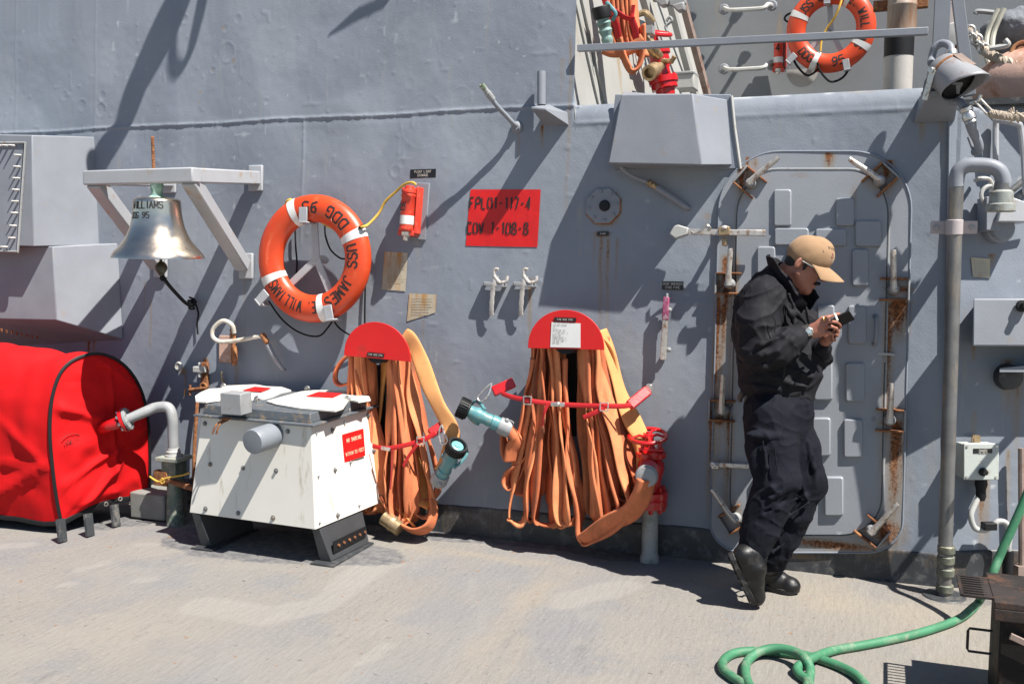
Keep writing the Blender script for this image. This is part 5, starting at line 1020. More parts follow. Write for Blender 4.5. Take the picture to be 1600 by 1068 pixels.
def nozzle(a, b2, label, coil=None):
    A = W(*a); B_ = W(*b2); ax_ = norm(B_-A); L_ = np.linalg.norm(B_-A)
    t = thing('hose_nozzle', A, label, 'nozzle', 'teal fire hose nozzles')
    mb = MB(); mb.lathe(A, ax_, [(0, .036), (.02, .040), (.05, .040), (.055, .034), (.07, .036), (.09, .033), (.12, .041), (.14, .043), (.16, .036), (.185, .034), (.19, .042), (.21, .044), (L_-.06, .04)], 20); mb.build('nozzle_body', M_teal, t)
    prof = [(L_-.062, .045)]
    mb = MB(); n_ = 24; x, y, z = frame(ax_)
    mb.lathe(B_, ax_, [(-.065, .044), (-.06, .052), (-.005, .056), (.0, .054), (.0, .046), (-.015, .040), (-.02, .03)], 24, cap=True)
    for k in range(n_): q = 2*math.pi*k/n_; c_ = B_-ax_*.03+(x*math.cos(q)+y*math.sin(q))*.055; mb.box(c_, .007, .007, .05, x*math.cos(q)+y*math.sin(q), -x*math.sin(q)+y*math.cos(q), ax_)
    mb.build('bumper', M_black, t)
    mb = MB(); mb.lathe(B_, ax_, [(-.018, .035), (-.010, .034), (-.006, .026), (-.006, .020), (-.001, .018), (-.001, .001)], 20); mb.build('spray_head', mat('light_teal', (.16, .45, .45), .4, bump=.2, var=.1), t)
    mb = MB(); mb.lathe(A-ax_*.0, -ax_, [(-.01, .044), (0, .047), (.025, .048), (.045, .050), (.06, .046), (.062, .04)], 20)
    for k in range(2): q = R(60+180*k); c_ = A-ax_*.02+(x*math.cos(q)+y*math.sin(q))*.05; mb.ball(c_, .013, n=8)
    mb.build('coupling', M_grey2, t)
    # bail handle
    side = norm(np.cross(ax_, N1)); up_ = norm(np.cross(side, ax_)); up_ = up_ if up_@V1 > 0 else -up_
    M0 = A+ax_*.12; pth = [M0+side*.045, M0+side*.052+up_*.03+ax_*.02, M0+side*.045+up_*.075+ax_*.06, M0+up_*.09+ax_*.07, M0-side*.045+up_*.075+ax_*.06, M0-side*.052+up_*.03+ax_*.02, M0-side*.045]
    mb = MB(); mb.tube(pth, .009, 8, sm=5); mb.cyl(M0+side*.052, M0-side*.052, .014, 10); mb.build('bail_handle', M_teal, t)
    return t
nozzle((782, 664, .26), (716, 634, .34), 'teal fire hose nozzle with black bumper pointing left beside the right hose')
mb = MB(); P = smooth_path([W(x, y, d) for x, y, d in ((786, 666, .25), (798, 674, .24), (806, 686, .23), (800, 702, .22), (797, 720, .21))], 6); mb.ribbon(P, [norm(V1*.7+N1*.8-U1*.4)], [.044-.004*i/len(P) for i in range(len(P))], [.036-.024*(i/len(P)) for i in range(len(P))], 16); mb.build('nozzle_end', M_hose, hs2, angle=180)
# left rack hose
hs1 = thing('fire_hose', W(610, 830, .1), 'faded orange fire hose folded on the left rack, partly behind the white locker', 'fire hose', 'orange fire hoses')
def bundle2(loops, name, m, par, seed, yt=548):
    r_ = random.Random(seed)
    for k, (xl, xr, yb, a, b2, dl, dr_) in enumerate(loops): mb = MB(); hose_strand(mb, ubend(xl, xr, yb, a, b2, yt, dl, dr_, 0, r_), seed=seed*50+k); mb.build(name, (M_hose, M_hose2, M_hose3, M_hose2)[(k*3+seed) % 4], par, angle=180)
bundle2([(560, 578, 790, 553, 560, .18, .18), (570, 588, 800, 563, 570, .2, .2), (578, 598, 795, 566, 574, .22, .2), (552, 566, 780, 549, 556, .2, .2), (566, 586, 770, 558, 574, .13, .12)], 'folded_jacket', M_hose, hs1, 7)
bundle2([(604, 640, 818, 612, 620, .2, .2), (632, 644, 812, 622, 627, .17, .22), (646, 676, 806, 630, 638, .16, .18), (655, 684, 780, 634, 642, .13, .12), (612, 632, 800, 616, 625, .12, .12), (616, 628, 815, 614, 618, .22, .2), (636, 654, 800, 624, 632, .21, .15)], 'folded_jacket', M_hose, hs1, 9)
mb = MB()
for pts, sd, w_ in (([(602, 560, .14), (596, 620, .12), (590, 680, .12), (592, 740, .13), (600, 775, .14), (630, 800, .17), (650, 826, .2)], 21, .05), ([(630, 560, .16), (634, 620, .15), (640, 680, .15), (650, 740, .15), (660, 775, .16), (676, 790, .17)], 22, .055)): hose_strand(mb, pts, w=w_, th=.009, seed=sd, tw=1.2)
mb.build('wide_fold', mat('ochre_hose_jacket', (.56, .25, .06), .8, bump=.4, bscale=380, var=.15, dirt=(.40, .15, .05), dirt_amt=.3, dirt_scale=5), hs1, angle=180)
mb = MB(); P = smooth_path([W(x, y, d) for x, y, d in ((630, 524, .20), (643, 533, .22), (657, 563, .225), (671, 602, .22), (687, 637, .235), (702, 664, .24), (707, 688, .235), (700, 713, .22), (688, 738, .22))], 9); mb.ribbon(P, [norm(U1*.9+V1*.5+N1*(.25*math.sin(i*.21)-.1)) for i in range(len(P))], [.046+.0015*math.sin(i*.33) for i in range(len(P))], [.010+.002*math.sin(i*.37) for i in range(len(P))], 14); mb.build('outer_fold', M_hosey, hs1, angle=180)
mb = MB(); P = smooth_path([W(x, y, d) for x, y, d in ((556, 552, .2), (540, 558, .2), (527, 575, .2), (524, 592, .2), (532, 601, .2), (548, 598, .2), (566, 592, .18))], 6); mb.ribbon(P, [norm(N1+U1*.3)], .045, .009, 12); mb.build('side_loop', M_hose, hs1, angle=180)
mb = MB(); P = smooth_path([W(x, y, d) for x, y, d in ((597, 778, .2), (610, 800, .22), (628, 820, .24), (650, 830, .25), (670, 822, .25), (678, 800, .22), (676, 780, .2))], 6); mb.ribbon(P, [norm(N1*.9+V1*.5)], .050, .011, 12); mb.build('bottom_loop', M_hose, hs1, angle=180)
mb = MB(); mb.tube([W(600, 808, .26), W(625, 826, .27)], .042, 16); mb.tube([W(612, 816, .262), W(616, 819, .262)], .047, 16); mb.build('brass_coupling', M_brass, hs1)
nozzle((690, 742, .26), (716, 694, .36), 'teal fire hose nozzle with ribbed black bumper pointing up beside the left hose')
# ---- straps
def strap(t, pts, w=.013):
    P = smooth_path([W(*p) for p in pts], 5); mb = MB(); mb.ribbon(P, [V1], w, .002, 8); return mb.build('webbing', M_strap, t)
def buckle(t, c, s=1.0):
    P = W(*c); mb = MB(); a, b2 = .021*s, .021*s; q = [P+U1*a+V1*b2, P-U1*a+V1*b2, P-U1*a-V1*b2, P+U1*a-V1*b2]
    for i in range(4): mb.bar(q[i], q[(i+1) % 4], .006, .006)
    mb.build('buckle', M_steel, t, bevel=.001)
def redblock(t, a, b2, w=.055):
    A, B_ = W(*a), W(*b2); mb = MB(); mb.bar(A, B_, w, .045, N1); mb.build('red_block', M_redm, t, bevel=.006)
sp = thing('hose_strap', W(890, 640, .25), 'red webbing strap with two buckles binding the right fire hose', 'strap', 'red hose straps')
strap(sp, [(784, 614, .28), (800, 620, .29), (824, 625, .30), (850, 629, .29), (870, 631, .28), (905, 633, .28), (945, 634, .29), (975, 634, .28), (986, 632, .27)])
strap(sp, [(944, 636, .30), (930, 644, .30), (912, 652, .29)]); strap(sp, [(856, 632, .30), (850, 645, .30), (847, 665, .29)], .009)
for b_x in ((824, 625, .305), (944, 635, .305)): buckle(sp, b_x)
mb = MB(); mb.bar(W(861, 631, .30), W(882, 632, .30), .022, .012, N1); mb.ball(W(872, 631, .305), .014, n=8); mb.build('cam_buckle', M_steel, sp, bevel=.002)
redblock(sp, (770, 612, .24), (803, 597, .18)); redblock(sp, (983, 634, .25), (1012, 610, .17))
mb = MB(); mb.box(W(1015, 607, .15), .03, .04, .05); mb.build('steel_end', M_steel, sp, bevel=.004)
mb = MB(); mb.tube([W(766, 600, .25), W(753, 612, .26), W(746, 622, .27), W(752, 627, .28), W(762, 618, .27), W(767, 604, .25)], .006, 8, closed=True, sm=4); mb.tube([W(768, 598, .24), W(764, 612, .25)], .006, 8)
mb.build('snap_ring', M_steel, sp)
sp1 = thing('hose_strap', W(640, 700, .25), 'red webbing strap around the left fire hose beside the white locker', 'strap', 'red hose straps')
strap(sp1, [(582, 696, .28), (600, 700, .29), (620, 698, .30), (645, 692, .30), (665, 685, .29), (680, 676, .28)]); strap(sp1, [(613, 702, .30), (612, 730, .295), (610, 763, .28)], .016); strap(sp1, [(652, 694, .31), (640, 710, .30), (630, 728, .29)], .010)
buckle(sp1, (657, 688, .305)); mb = MB(); mb.bar(W(596, 699, .30), W(610, 702, .30), .02, .012, N1); mb.build('cam_buckle', M_steel, sp1, bevel=.002); redblock(sp1, (672, 678, .26), (696, 662, .2))
mb = MB(); mb.tube([W(690, 664, .26), W(694, 676, .27), W(700, 690, .28), W(690, 692, .28), W(686, 676, .27)], .005, 8, closed=True, sm=4); mb.build('snap_ring', M_steel, sp1)
# ================================================================ HYDRANT
hv = W(1016, 880, .25); 
t = thing('hydrant_valve', (PX(1016, 878, z=0)[0], PX(1016, 878, z=0)[1], 0), 'red hydrant valve with handwheel on a grey riser, right of the right hose', 'hydrant')
base = PX(1016, 876, z=0); hy = base[1]
def HV(px, py, dy=0.0): return PX(px, py, y=hy+dy)
hx = HV(1016, 800)[0]
def Z_(py): return HV(1016, py)[2]
mb = MB(); mb.lathe((hx, hy, 0), (0, 0, 1), [(0, .052), (.03, .050), (.04, .043), (Z_(790), .043)], 20); mb.build('riser', mat('patchy_riser_paint', (.34, .34, .32), .5, bump=.4, var=.1, dirt=(.10, .16, .13), dirt_amt=.4, dirt_scale=10), t)
def hp(py, r): return (Z_(py), r*1.12 if r > .03 else r)
mb = MB(); mb.lathe((hx, hy, 0), (0, 0, 1), [hp(793, .05), hp(791, .078), hp(779, .08), hp(778, .078), hp(776, .082), hp(766, .082), hp(764, .055), hp(752, .048), hp(742, .055), hp(733, .064), hp(722, .062), hp(716, .05), hp(713, .07), hp(706, .072), hp(704, .050), hp(702, .026), hp(696, .018), hp(688, .014), hp(678, .012)], 28); mb.build('valve_body', M_redm, t)
for k in range(8):
    q = R(45*k+15); c_ = np.array([hx+.068*math.cos(q), hy+.068*math.sin(q), 0])
    for zz in (Z_(795), Z_(763)): mb = MB(); mb.lathe(c_+np.array([0, 0, zz]), (0, 0, 1), [(-.01, .008), (-.01, .012), (.012, .012), (.012, .007), (.02, .006)], 6); mb.build('bolt', M_redm, t)
wz = Z_(681); wh = np.array([HV(1012, 681)[0], hy, wz]); tl = norm((.02, -.22, 1)); 
xw, yw, zw = frame(tl)
mb = MB(); mb.torus(wh, xw, yw, .098, .0115, 40, 10)
for k in range(5): q = R(72*k+20); mb.tube([wh+(xw*math.cos(q)+yw*math.sin(q))*.02, wh+(xw*math.cos(q)+yw*math.sin(q))*.05+zw*.012, wh+(xw*math.cos(q)+yw*math.sin(q))*.098], .008, 8)
mb.lathe(wh, zw, [(-.02, .02), (.0, .024), (.012, .018), (.016, .009), (.024, .008)], 12); mb.build('handwheel', M_redm, t)
mb = MB(); mb.box((hx, hy, Z_(701)), .13, .05, .018); mb.box((hx-.045, hy-.01, Z_(697)), .018, .018, .03); mb.box((hx+.045, hy+.01, Z_(697)), .018, .018, .03); mb.build('yoke', M_redm, t, bevel=.004)
oa = HV(1016, 730, -.03); ob = W(1010, 744, .38)
ax_ = norm(ob-oa); 
mb = MB(); mb.lathe(oa, ax_, [(0, .045), (.05, .045), (.06, .055), (.085, .056), (.09, .048)], 20); mb.build('outlet', M_redm, t)
mb = MB(); mb.lathe(ob-ax_*.03, ax_, [(0, .054), (.012, .058), (.03, .056), (.034, .05), (.05, .05), (.052, .045)], 22); mb.build('outlet_coupling', M_grey2, t)
# ================================================================ WATERTIGHT DOOR
M_door = mat('door_grey_paint', (.275, .292, .32), .42, bump=.3, bscale=95, var=.07, vscale=2.5, attr=True)
def rrect(x0, x1, y0, y1, rt, rb, n=12, skew=0.0):
    """rounded rectangle in photo pixels, skew = how far the left and right sides drift from top to bottom"""
    out = []
    def arc(cx_, cy_, rx, ry, a0, a1):
        for k in range(n+1):
            a = R(a0+(a1-a0)*k/n); out.append((cx_+rx*math.cos(a), cy_-ry*math.sin(a)))
    arc(x1-rt[0], y0+rt[1], rt[0], rt[1], 0, 90); arc(x0+rt[0], y0+rt[1], rt[0], rt[1], 90, 180)
    arc(x0+rb[0], y1-rb[1], rb[0], rb[1], 180, 270); arc(x1-rb[0], y1-rb[1], rb[0], rb[1], 270, 360)
    return [(x+skew*(y-y0)/(y1-y0), y) for x, y in out]
def relief(name, uvpoly, d0, d1, m, par, step=.02, front=True, edge=.004, hole=None, wob=.0015):
    """solid plate with outline uvpoly (bulkhead u,v), front face cut into a fine grid so rust and dents can be carried"""
    bm = bmesh.new(); vs_ = [bm.verts.new(tuple(pt(a, b2, 0))) for a, b2 in uvpoly]; f_ = bm.faces.new(vs_)
    us_ = [p[0] for p in uvpoly]; vv_ = [p[1] for p in uvpoly]
    for (lo, hi, D) in ((min(us_), max(us_), U1), (min(vv_), max(vv_), V1)):
        k = lo+step
        while k < hi:
            bmesh.ops.bisect_plane(bm, geom=bm.verts[:]+bm.edges[:]+bm.faces[:], plane_co=Vector(D*k), plane_no=Vector(D), dist=1e-5); k += step
    bm.verts.ensure_lookup_table(); bm.faces.ensure_lookup_table()
    bnd = [e for e in bm.edges if e.is_boundary]
    ex = bmesh.ops.extrude_edge_only(bm, edges=bnd); nv = [g for g in ex['geom'] if isinstance(g, bmesh.types.BMVert)]; base = set(nv)
    bv = set(v for e in bnd for v in e.verts)
    for v in bm.verts:
        p = np.array(v.co)
        if v in base: v.co = Vector(p+N1*d0)
        else:
            u_, v_ = p[0], p@V1; w_ = float(vn(u_*6, v_*6))*wob+float(vn2(u_*2.2, v_*2.2))*wob*2
            v.co = Vector(p+N1*(d1+w_))
    bmesh.ops.recalc_face_normals(bm, faces=bm.faces)
    me = bpy.data.meshes.new(name); o0 = np.array(wloc(par))
    co = np.array([v.co[:] for v in bm.verts]); bm.to_mesh(me); bm.free()
    attr(me, 'rust', rust_at(co[:, 0], co@V1)); me.transform(Matrix.Translation(Vector(-o0))); me.materials.append(m)
    me.polygons.foreach_set('use_smooth', [True]*len(me.polygons))
    try: me.set_sharp_from_angle(angle=R(40))
    except Exception: pass
    o = bpy.data.objects.new(name, me); COL.objects.link(o); o.parent = par
    md = o.modifiers.new('bevel', 'BEVEL'); md.width = edge; md.segments = 2; md.limit_method = 'ANGLE'; md.angle_limit = R(45)
    return o
door = thing('watertight_door', W(1260, 862, 0), 'closed grey watertight steel door with rusty dog levers behind the leaning sailor', 'door')
outer = rrect(1126, 1426, 237, 862, (95, 92), (55, 48), skew=-17)
inner = rrect(1154, 1388, 268, 834, (62, 70), (62, 58), skew=-13)
UVo = [tuple(uv(x, y, .0)) for x, y in outer]; UVi = [tuple(uv(x, y, .03)) for x, y in inner]
relief('door_frame', UVo, -.03, .014, M_door, door, .014)
mb = MB(); mb.tube([pt(a, b2, .012) for a, b2 in UVo], .0055, 8, closed=True); mb.build('frame_weld', M_wall, door)
relief('door_panel', UVi, .012, .038, M_door, door, .018, edge=.010)
mb = MB(); mb.tube([pt(a, b2, .016) for a, b2 in [tuple(uv(x, y, .016)) for x, y in rrect(1151, 1391, 264, 837, (64, 72), (64, 60), skew=-13)]], .006, 8, closed=True); mb.build('gasket_edge', M_grey2, door)
for (x0, x1, y0, y1) in [(1209, 1237, 295, 355), (1210, 1264, 356, 384), (1274, 1323, 357, 385), (1306, 1335, 309, 354), (1336, 1377, 344, 386), (1183, 1212, 384, 443), (1331, 1357, 388, 448), (1230, 1256, 386, 440), (1325, 1354, 476, 538), (1277, 1304, 475, 535), (1321, 1351, 565, 628), (1272, 1301, 563, 626), (1318, 1348, 653, 715), (1270, 1298, 651, 713), (1288, 1318, 743, 806), (1180, 1208, 650, 712), (1176, 1204, 745, 806), (1226, 1252, 560, 624)]:
    q = [tuple(uv(x, y, .04)) for x, y in rrect(x0, x1, y0, y1, (4, 4), (4, 4), n=3)]
    mb = MB(); f0 = [pt(a, b2, .030) for a, b2 in q]; cu = sum(a for a, _ in q)/len(q); cv = sum(b2 for _, b2 in q)/len(q)
    f1 = [pt(a+(cu-a)*.10*min(1, .02/abs(cu-a+1e-9)) , b2+(cv-b2)*.06, .056) for a, b2 in q]; n_ = len(q)
    mb.add(f0+f1, [tuple(range(n_))[::-1], tuple(range(n_, 2*n_))]+[(i, (i+1) % n_, (i+1) % n_+n_, i+n_) for i in range(n_)]); mb.build('stiffener_pad', M_door, door, bevel=.005)
def dog(bx, by, tx, ty, ox=0, oy=0):
    """dog lever: boss at (bx, by), worn handle to (tx, ty)"""
    D = norm(W(tx, ty, .1)-W(bx, by, .1)); c_ = W(bx, by, .03); S_ = np.cross(N1, D)
    mb = MB(); mb.lathe(c_-N1*.03, N1, [(0, .030), (.05, .030), (.06, .026), (.085, .022), (.1, .020), (.105, .012)], 16); d_ = mb.build('dog_boss', M_grey2, door)
    mb = MB(); mb.tube([c_+N1*.06-D*.01, c_+N1*.065+D*.05, W(tx, ty, .13)-D*.02, W(tx, ty, .13)], [.020, .015, .0135, .012], 12); mb.build('dog_lever', M_lever, d_)
    return d_
def bracket_rust(bx, by, ang, w=30, h=26):
    a = R(ang); X = U1*math.cos(a)+V1*math.sin(a); Y = np.cross(N1, X); c_ = W(bx, by, 0)
    for s in (-1, 1):
        mb = MB(); mb.box(c_+Y*s*.052+N1*.035, .13, .010, .06, X, Y, N1); mb.build('dog_housing', M_rust, door, bevel=.003)
    mb = MB(); mb.box(c_+X*.07+N1*.025, .010, .11, .045, X, Y, N1); mb.build('dog_housing', M_grey2, door, bevel=.003)
    mb = MB(); mb.lathe(c_-X*.075+N1*.02, N1, [(0, .040), (.008, .040), (.014, .034), (.016, .01)], 20); mb.build('cam_disc', M_grey, door)
for (bx, by, tx, ty, ang) in ((1174, 287, 1216, 246, 140), (1374, 283, 1327, 248, 45), (1141, 443, 1141, 388, 180), (1396, 452, 1396, 390, 0), (1131, 640, 1130, 585, 180), (1390, 655, 1393, 598, 0), (1150, 808, 1112, 764, 215), (1362, 826, 1403, 787, 325)):
    dog(bx, by, tx, ty); bracket_rust(bx, by, ang)
mb = MB(); mb.ball(W(1132, 356, .12), .022, .022, .014, 12); mb.cyl(W(1131, 357, 0), W(1131, 357, .12), .014); mb.build('hinge_knob', M_lever, door)
# padlock bar across the door edge
pb = thing('padlock_bar', W(1125, 363, 0), 'worn pale locking bar with hook and square nut across the left edge of the door', 'lock bar')
mb = MB(); mb.bar(W(1075, 362, .10), W(1196, 364, .10), .030, .018, N1); mb.build('bar', M_lever, pb, bevel=.003)
mb = MB(); mb.prism([W(x, y, .07) for x, y in ((1048, 366), (1056, 354), (1062, 352), (1078, 357), (1076, 368), (1058, 374))], N1*.05); mb.build('wedge_end', M_pale, pb, bevel=.006)
mb = MB(); mb.tube([W(1080, 362, .13), W(1086, 366, .14), W(1095, 360, .14), (W(1104, 352, .14)), W(1110, 356, .13), W(1106, 360, .12)], .006, 8, sm=5); mb.build('hook', M_steel, pb)
mb = MB(); mb.box(W(1132, 361, .11), .055, .045, .05, U1, V1, N1); mb.cyl(W(1132, 372, .09), W(1132, 384, .09), .014, 10); mb.build('nut', M_brass, pb, bevel=.004)
pb = thing('hinge_bar', W(1130, 727, 0), 'horizontal worn hinge bar with square nut low on the left edge of the door', 'lock bar')
mb = MB(); mb.bar(W(1110, 725, .07), W(1170, 728, .07), .024, .016, N1); mb.build('bar', M_lever, pb, bevel=.003)
mb = MB(); mb.box(W(1118, 726, .08), .035, .035, .045, U1, V1, N1); mb.lathe(W(1118, 726, .10), N1, [(0, .016), (.02, .016), (.02, .008), (.03, .008)], 6); mb.build('nut', M_steel, pb, bevel=.003)
hd = MB(); hd.tube([W(1368, 494, .05), W(1369, 500, .075), W(1368, 530, .075), W(1367, 537, .05)], .009, 10, sm=4); hd.ball(W(1367, 537, .045), .014, n=8); hd.ball(W(1368, 494, .045), .013, n=8); hd.build('pull_handle', M_grey, door)
mb = MB(); mb.bar(W(1372, 552, .03), W(1398, 554, .03), .012, .02, N1); mb.cyl(W(1382, 554, .02), W(1382, 566, .02), .004, 6); mb.build('stop_bracket', M_pale, door)
# ================================================================ RAIL, POSTS, RECESS FITTINGS
t = thing('guard_rail', W(1170, 140, -.1), 'long grey square guard rail with two posts across the upper recess', 'rail')
ra, rb = W(903, 76, .02), W(1450, 49, -.04)
mb = MB(); mb.bar(ra, rb, .036, .036); mb.build('rail_bar', M_grey, t, bevel=.003)
ds = lambda px, y: PX(px, y, y=.22)
mb = MB(); a = PX(1466, 140, y=.30); b2 = PX(1468, -10, y=.30); b2 = np.array([a[0]+.02, a[1], 5.0]); mb.bar(a, b2, .075, .05, (0, 1, 0)); mb.build('post', M_grey, t, bevel=.003)
a = PX(1515, 150, y=.35); b2 = PX(1494, -20, y=.35); b2 = a+(b2-a)*3.2
mb = MB(); mb.bar(a, b2, .055, .055, (0, 1, 0)); mb.build('post', M_grey, t, bevel=.003)
# rungs on the back wall
for i, (y, ln_) in enumerate(((12, 0), (105, 0), (-80, 0))):
    t = thing('step_rung', BW(1168, y, 0), ('bent rod step rung on the recess wall, upper one', 'bent rod step rung on the recess wall, lower one above the door', 'bent rod step rung on the recess wall, just above the photo')[i], 'rung', 'step rungs')
    mb = MB(); mb.tube([BW(1131, y+3, 0), BW(1132, y+1, .12), BW(1140, y+4, .2), BW(1168, y+3, .2), BW(1192, y+1, .2), BW(1200, y-5, .14), BW(1206, y-3, .0)], .020, 8, sm=4); mb.build('rung', M_pale, t)
    for q_ in (BW(1131, y+3, 0), BW(1206, y-3, 0)): mb = MB(); mb.lathe(q_, NB, [(0, .05), (.02, .04)], 12); mb.build('foot_plate', M_grey, t)
# fat exhaust pipe
ya = 1.6
a = PX(1402, 145, y=ya); 
t = thing('exhaust_pipe', (a[0], ya, 2.4), 'fat vertical pipe with black band and pale lower sleeve standing in the recess', 'pipe')
def PZ(py): return PX(1404, py, y=ya)[2]
r1 = (PX(1426, 120, y=ya)[0]-PX(1379, 120, y=ya)[0])/2*.98
mb = MB(); mb.lathe((a[0], ya, 0), (0, 0, 1), [(2.45, r1), (PZ(88), r1)], 32); mb.build('pale_sleeve', mat('chalk_sleeve', (.46, .44, .41), .5, bump=.3, var=.08, dirt=(.40, .36, .30), dirt_amt=.3, dirt_scale=7), t)
mb = MB(); mb.lathe((a[0]+.0, ya, 0), (0, 0, 1), [(PZ(89), r1*1.02), (PZ(56), r1*1.03)], 32); mb.build('black_band', M_black, t)
mb = MB(); mb.lathe((a[0]+.01, ya, 0), (0, 0, 1), [(PZ(56), r1*1.0), (PZ(12), r1*1.0), (PZ(11), r1*1.03), (PZ(9), r1*1.03), (PZ(8), r1*1.0), (4.8, r1)], 32); mb.build('upper_pipe', mat('stained_pipe', (.34, .29, .24), .55, bump=.4, var=.15, dirt=(.26, .12, .05), dirt_amt=.75, dirt_scale=8, grunge_stretch=(1, 1, .2)), t)
mb = MB(); mb.bar((a[0]-.16, ya+.05, PZ(5)), (a[0]+.16, ya+.05, PZ(5)), .06, .06); mb.build('pipe_clamp', M_rust, t, bevel=.004); mb = MB(); mb.bar((a[0]-.2, ya, 2.53), (a[0]+.24, ya, 2.53), .03, .03); mb.build('base_bar', M_pale, t, bevel=.004)
# recess hose station on the pale return plating (small offsets: the plating is seen almost edge-on)
hs3 = thing('fire_hose', RW(985, 100, .03), 'orange fire hose with red straps hanging on the pale return wall in the recess', 'fire hose', 'orange fire hoses')
def RY(px, py, ref, off=.0):      # a point at the depth where the return plating lies behind pixel column ref
    ref = {985: 940, 1052: 1006, 1020: 986, 1060: 1036, 1086: 1056, 1070: 1016}.get(ref, ref); y_ = RW(ref, 100, 0)[1]-off*.5; return PX(px, py, y=y_)
mb = MB()
for k in range(9):
    xx = 956+k*4.6; P = smooth_path([RY(x, y, 985, d) for x, y, d in ((xx-6, -60, .14), (xx-3, 0, .14), (xx, 36, .15+.01*(k % 3)), (xx+5, 62, .16), (xx+10+k*.8, 84+7*math.sin(k*1.1), .16))], 5)
    mb.ribbon(P, [norm((.25*math.sin(k*2.1), -1, 0))], .045, .013, 10)
mb.build('folded_jacket', M_hose, hs3, angle=180)
mb = MB(); P = smooth_path([RY(x, y, 985, d) for x, y, d in ((968, 62, .22), (974, 88, .22), (986, 110, .22), (998, 104, .22), (1004, 76, .2), (1004, 40, .2))], 5); mb.ribbon(P, [norm((.5, -1, 0))], .055, .012, 12)
P = smooth_path([RY(x, y, 985, d) for x, y, d in ((944, 76, .25), (960, 81, .25), (985, 76, .26), (1006, 60, .26))], 5); mb.ribbon(P, [(0, 0, 1)], .035, .018, 12); mb.build('bottom_loop', M_hose, hs3, angle=180)
A, B_ = RY(950, 68, 921, .0), RY(938, 10, 921, .10)
t = thing('hose_nozzle', A, 'patinated teal nozzle with black bumper beside the hose in the recess', 'nozzle', 'teal fire hose nozzles')
ax_ = norm(B_-A); L_ = np.linalg.norm(B_-A)
mb = MB(); mb.lathe(A, ax_, [(0, .03), (.12*L_, .035), (.2*L_, .028), (.35*L_, .040), (.42*L_, .032), (.55*L_, .043), (.62*L_, .034), (.75*L_, .040), (.85*L_, .038)], 16); mb.build('nozzle_body', mat('patinated_teal', (.20, .33, .30), .6, bump=.7, var=.3, dirt=(.10, .12, .10), dirt_amt=.4, dirt_scale=22), t)
mb = MB(); mb.lathe(B_, ax_, [(-.07, .042), (-.065, .052), (-.01, .055), (0, .05), (0, .036), (-.012, .03)], 20); mb.build('bumper', M_black, t)
mb = MB(); mb.lathe(B_, ax_, [(-.012, .034), (-.003, .032), (-.003, .018), (.0, .001)], 16); mb.build('spray_head', M_verd, t)
sp2 = thing('hose_strap', RY(970, 30, 985, .3), 'red webbing straps wrapped round the hose in the recess', 'strap', 'red hose straps')
for pts, w_ in (([(944, -4, .30), (952, 18, .32), (962, 36, .32), (967, 60, .30)], .022), ([(948, 10, .33), (965, 20, .33), (978, 28, .32), (992, 30, .30)], .016), ([(984, 24, .3), (992, 44, .3), (994, 60, .28)], .022), ([(990, 8, .28), (987, 30, .28)], .014)):
    P = smooth_path([RY(x, y, 985, d) for x, y, d in pts], 5); mb = MB(); mb.ribbon(P, [np.array([.9, -.3, .3])], w_, .004, 8); mb.build('webbing', M_strap, sp2)
mb = MB(); mb.tube([RY(948, 4, 985, .4), RY(956, 13, 985, .42), RY(962, 22, 985, .42), RY(957, 32, 985, .4)], .012, 8, sm=4); mb.build('snap_ring', M_teal, sp2)
# recess hydrant (valve with branch) below the rail
RR = 1052
t = thing('hydrant_valve', RY(1040, 146, RR, .2), 'red hydrant with brass branch coupling behind the guard rail in the recess', 'hydrant')
q0, q1 = RY(1041, 150, RR, .2), RY(1024, 58, RR, .2); ax_ = norm(q1-q0); L_ = np.linalg.norm(q1-q0)
mb = MB(); mb.lathe(q0, ax_, [(0, .06), (.10*L_, .065), (.12*L_, .088), (.20*L_, .088), (.21*L_, .098), (.31*L_, .098), (.33*L_, .06), (.45*L_, .055), (.55*L_, .07), (.68*L_, .066), (.70*L_, .08), (.76*L_, .08), (.80*L_, .03), (1.0*L_, .015)], 24); mb.build('valve_body', M_redm, t)
for k in range(8): x, y, z = frame(ax_); q = R(45*k); c_ = q0+ax_*.18*L_+(x*math.cos(q)+y*math.sin(q))*.078; mb = MB(); mb.cyl(c_-ax_*.03, c_+ax_*.07, .010, 6); mb.build('bolt', M_redm, t)
wh = RY(1025, 52, RR, .2); x, y, z = frame(norm((.2, -.25, 1)))
mb = MB(); mb.torus(wh, x, y, .10, .013, 36, 8)
for k in range(5): q = R(72*k); mb.tube([wh, wh+(x*math.cos(q)+y*math.sin(q))*.10], .009, 6)
mb.build('handwheel', M_redm, t)
mb = MB(); A = RY(1034, 92, RR, .22); B_ = RY(1018, 76, RR, .45); mb.lathe(A, B_-A, [(0, .035), (.10, .035), (.11, .05), (.18, .05), (.19, .035), (.25, .038)], 16); B2_ = RY(1022, 110, RR, .5); A2_ = RY(1036, 102, RR, .22); mb.lathe(A2_, B2_-A2_, [(0, .03), (.12, .035), (.14, .052), (.24, .052), (.24, .034), (.20, .03)], 18); mb.tube([RY(1034, 95, RR, .3), RY(1050, 96, RR, .33), RY(1054, 88, RR, .35)], .018, 8); mb.build('branch_coupling', M_brass, t)
t = thing('recess_wrench', RY(1000, 40, 1020, .05), 'dull metal spanner and bracket on the pale wall right of the recess hose', 'spanner')
mb = MB(); mb.tube([RY(990, 26, 1020, .1), RY(1006, 20, 1020, .12), RY(1014, 24, 1020, .12), RY(1023, 34, 1020, .1)], [.018, .022, .018, .009], 8, sm=4); mb.build('handle', M_brass, t)
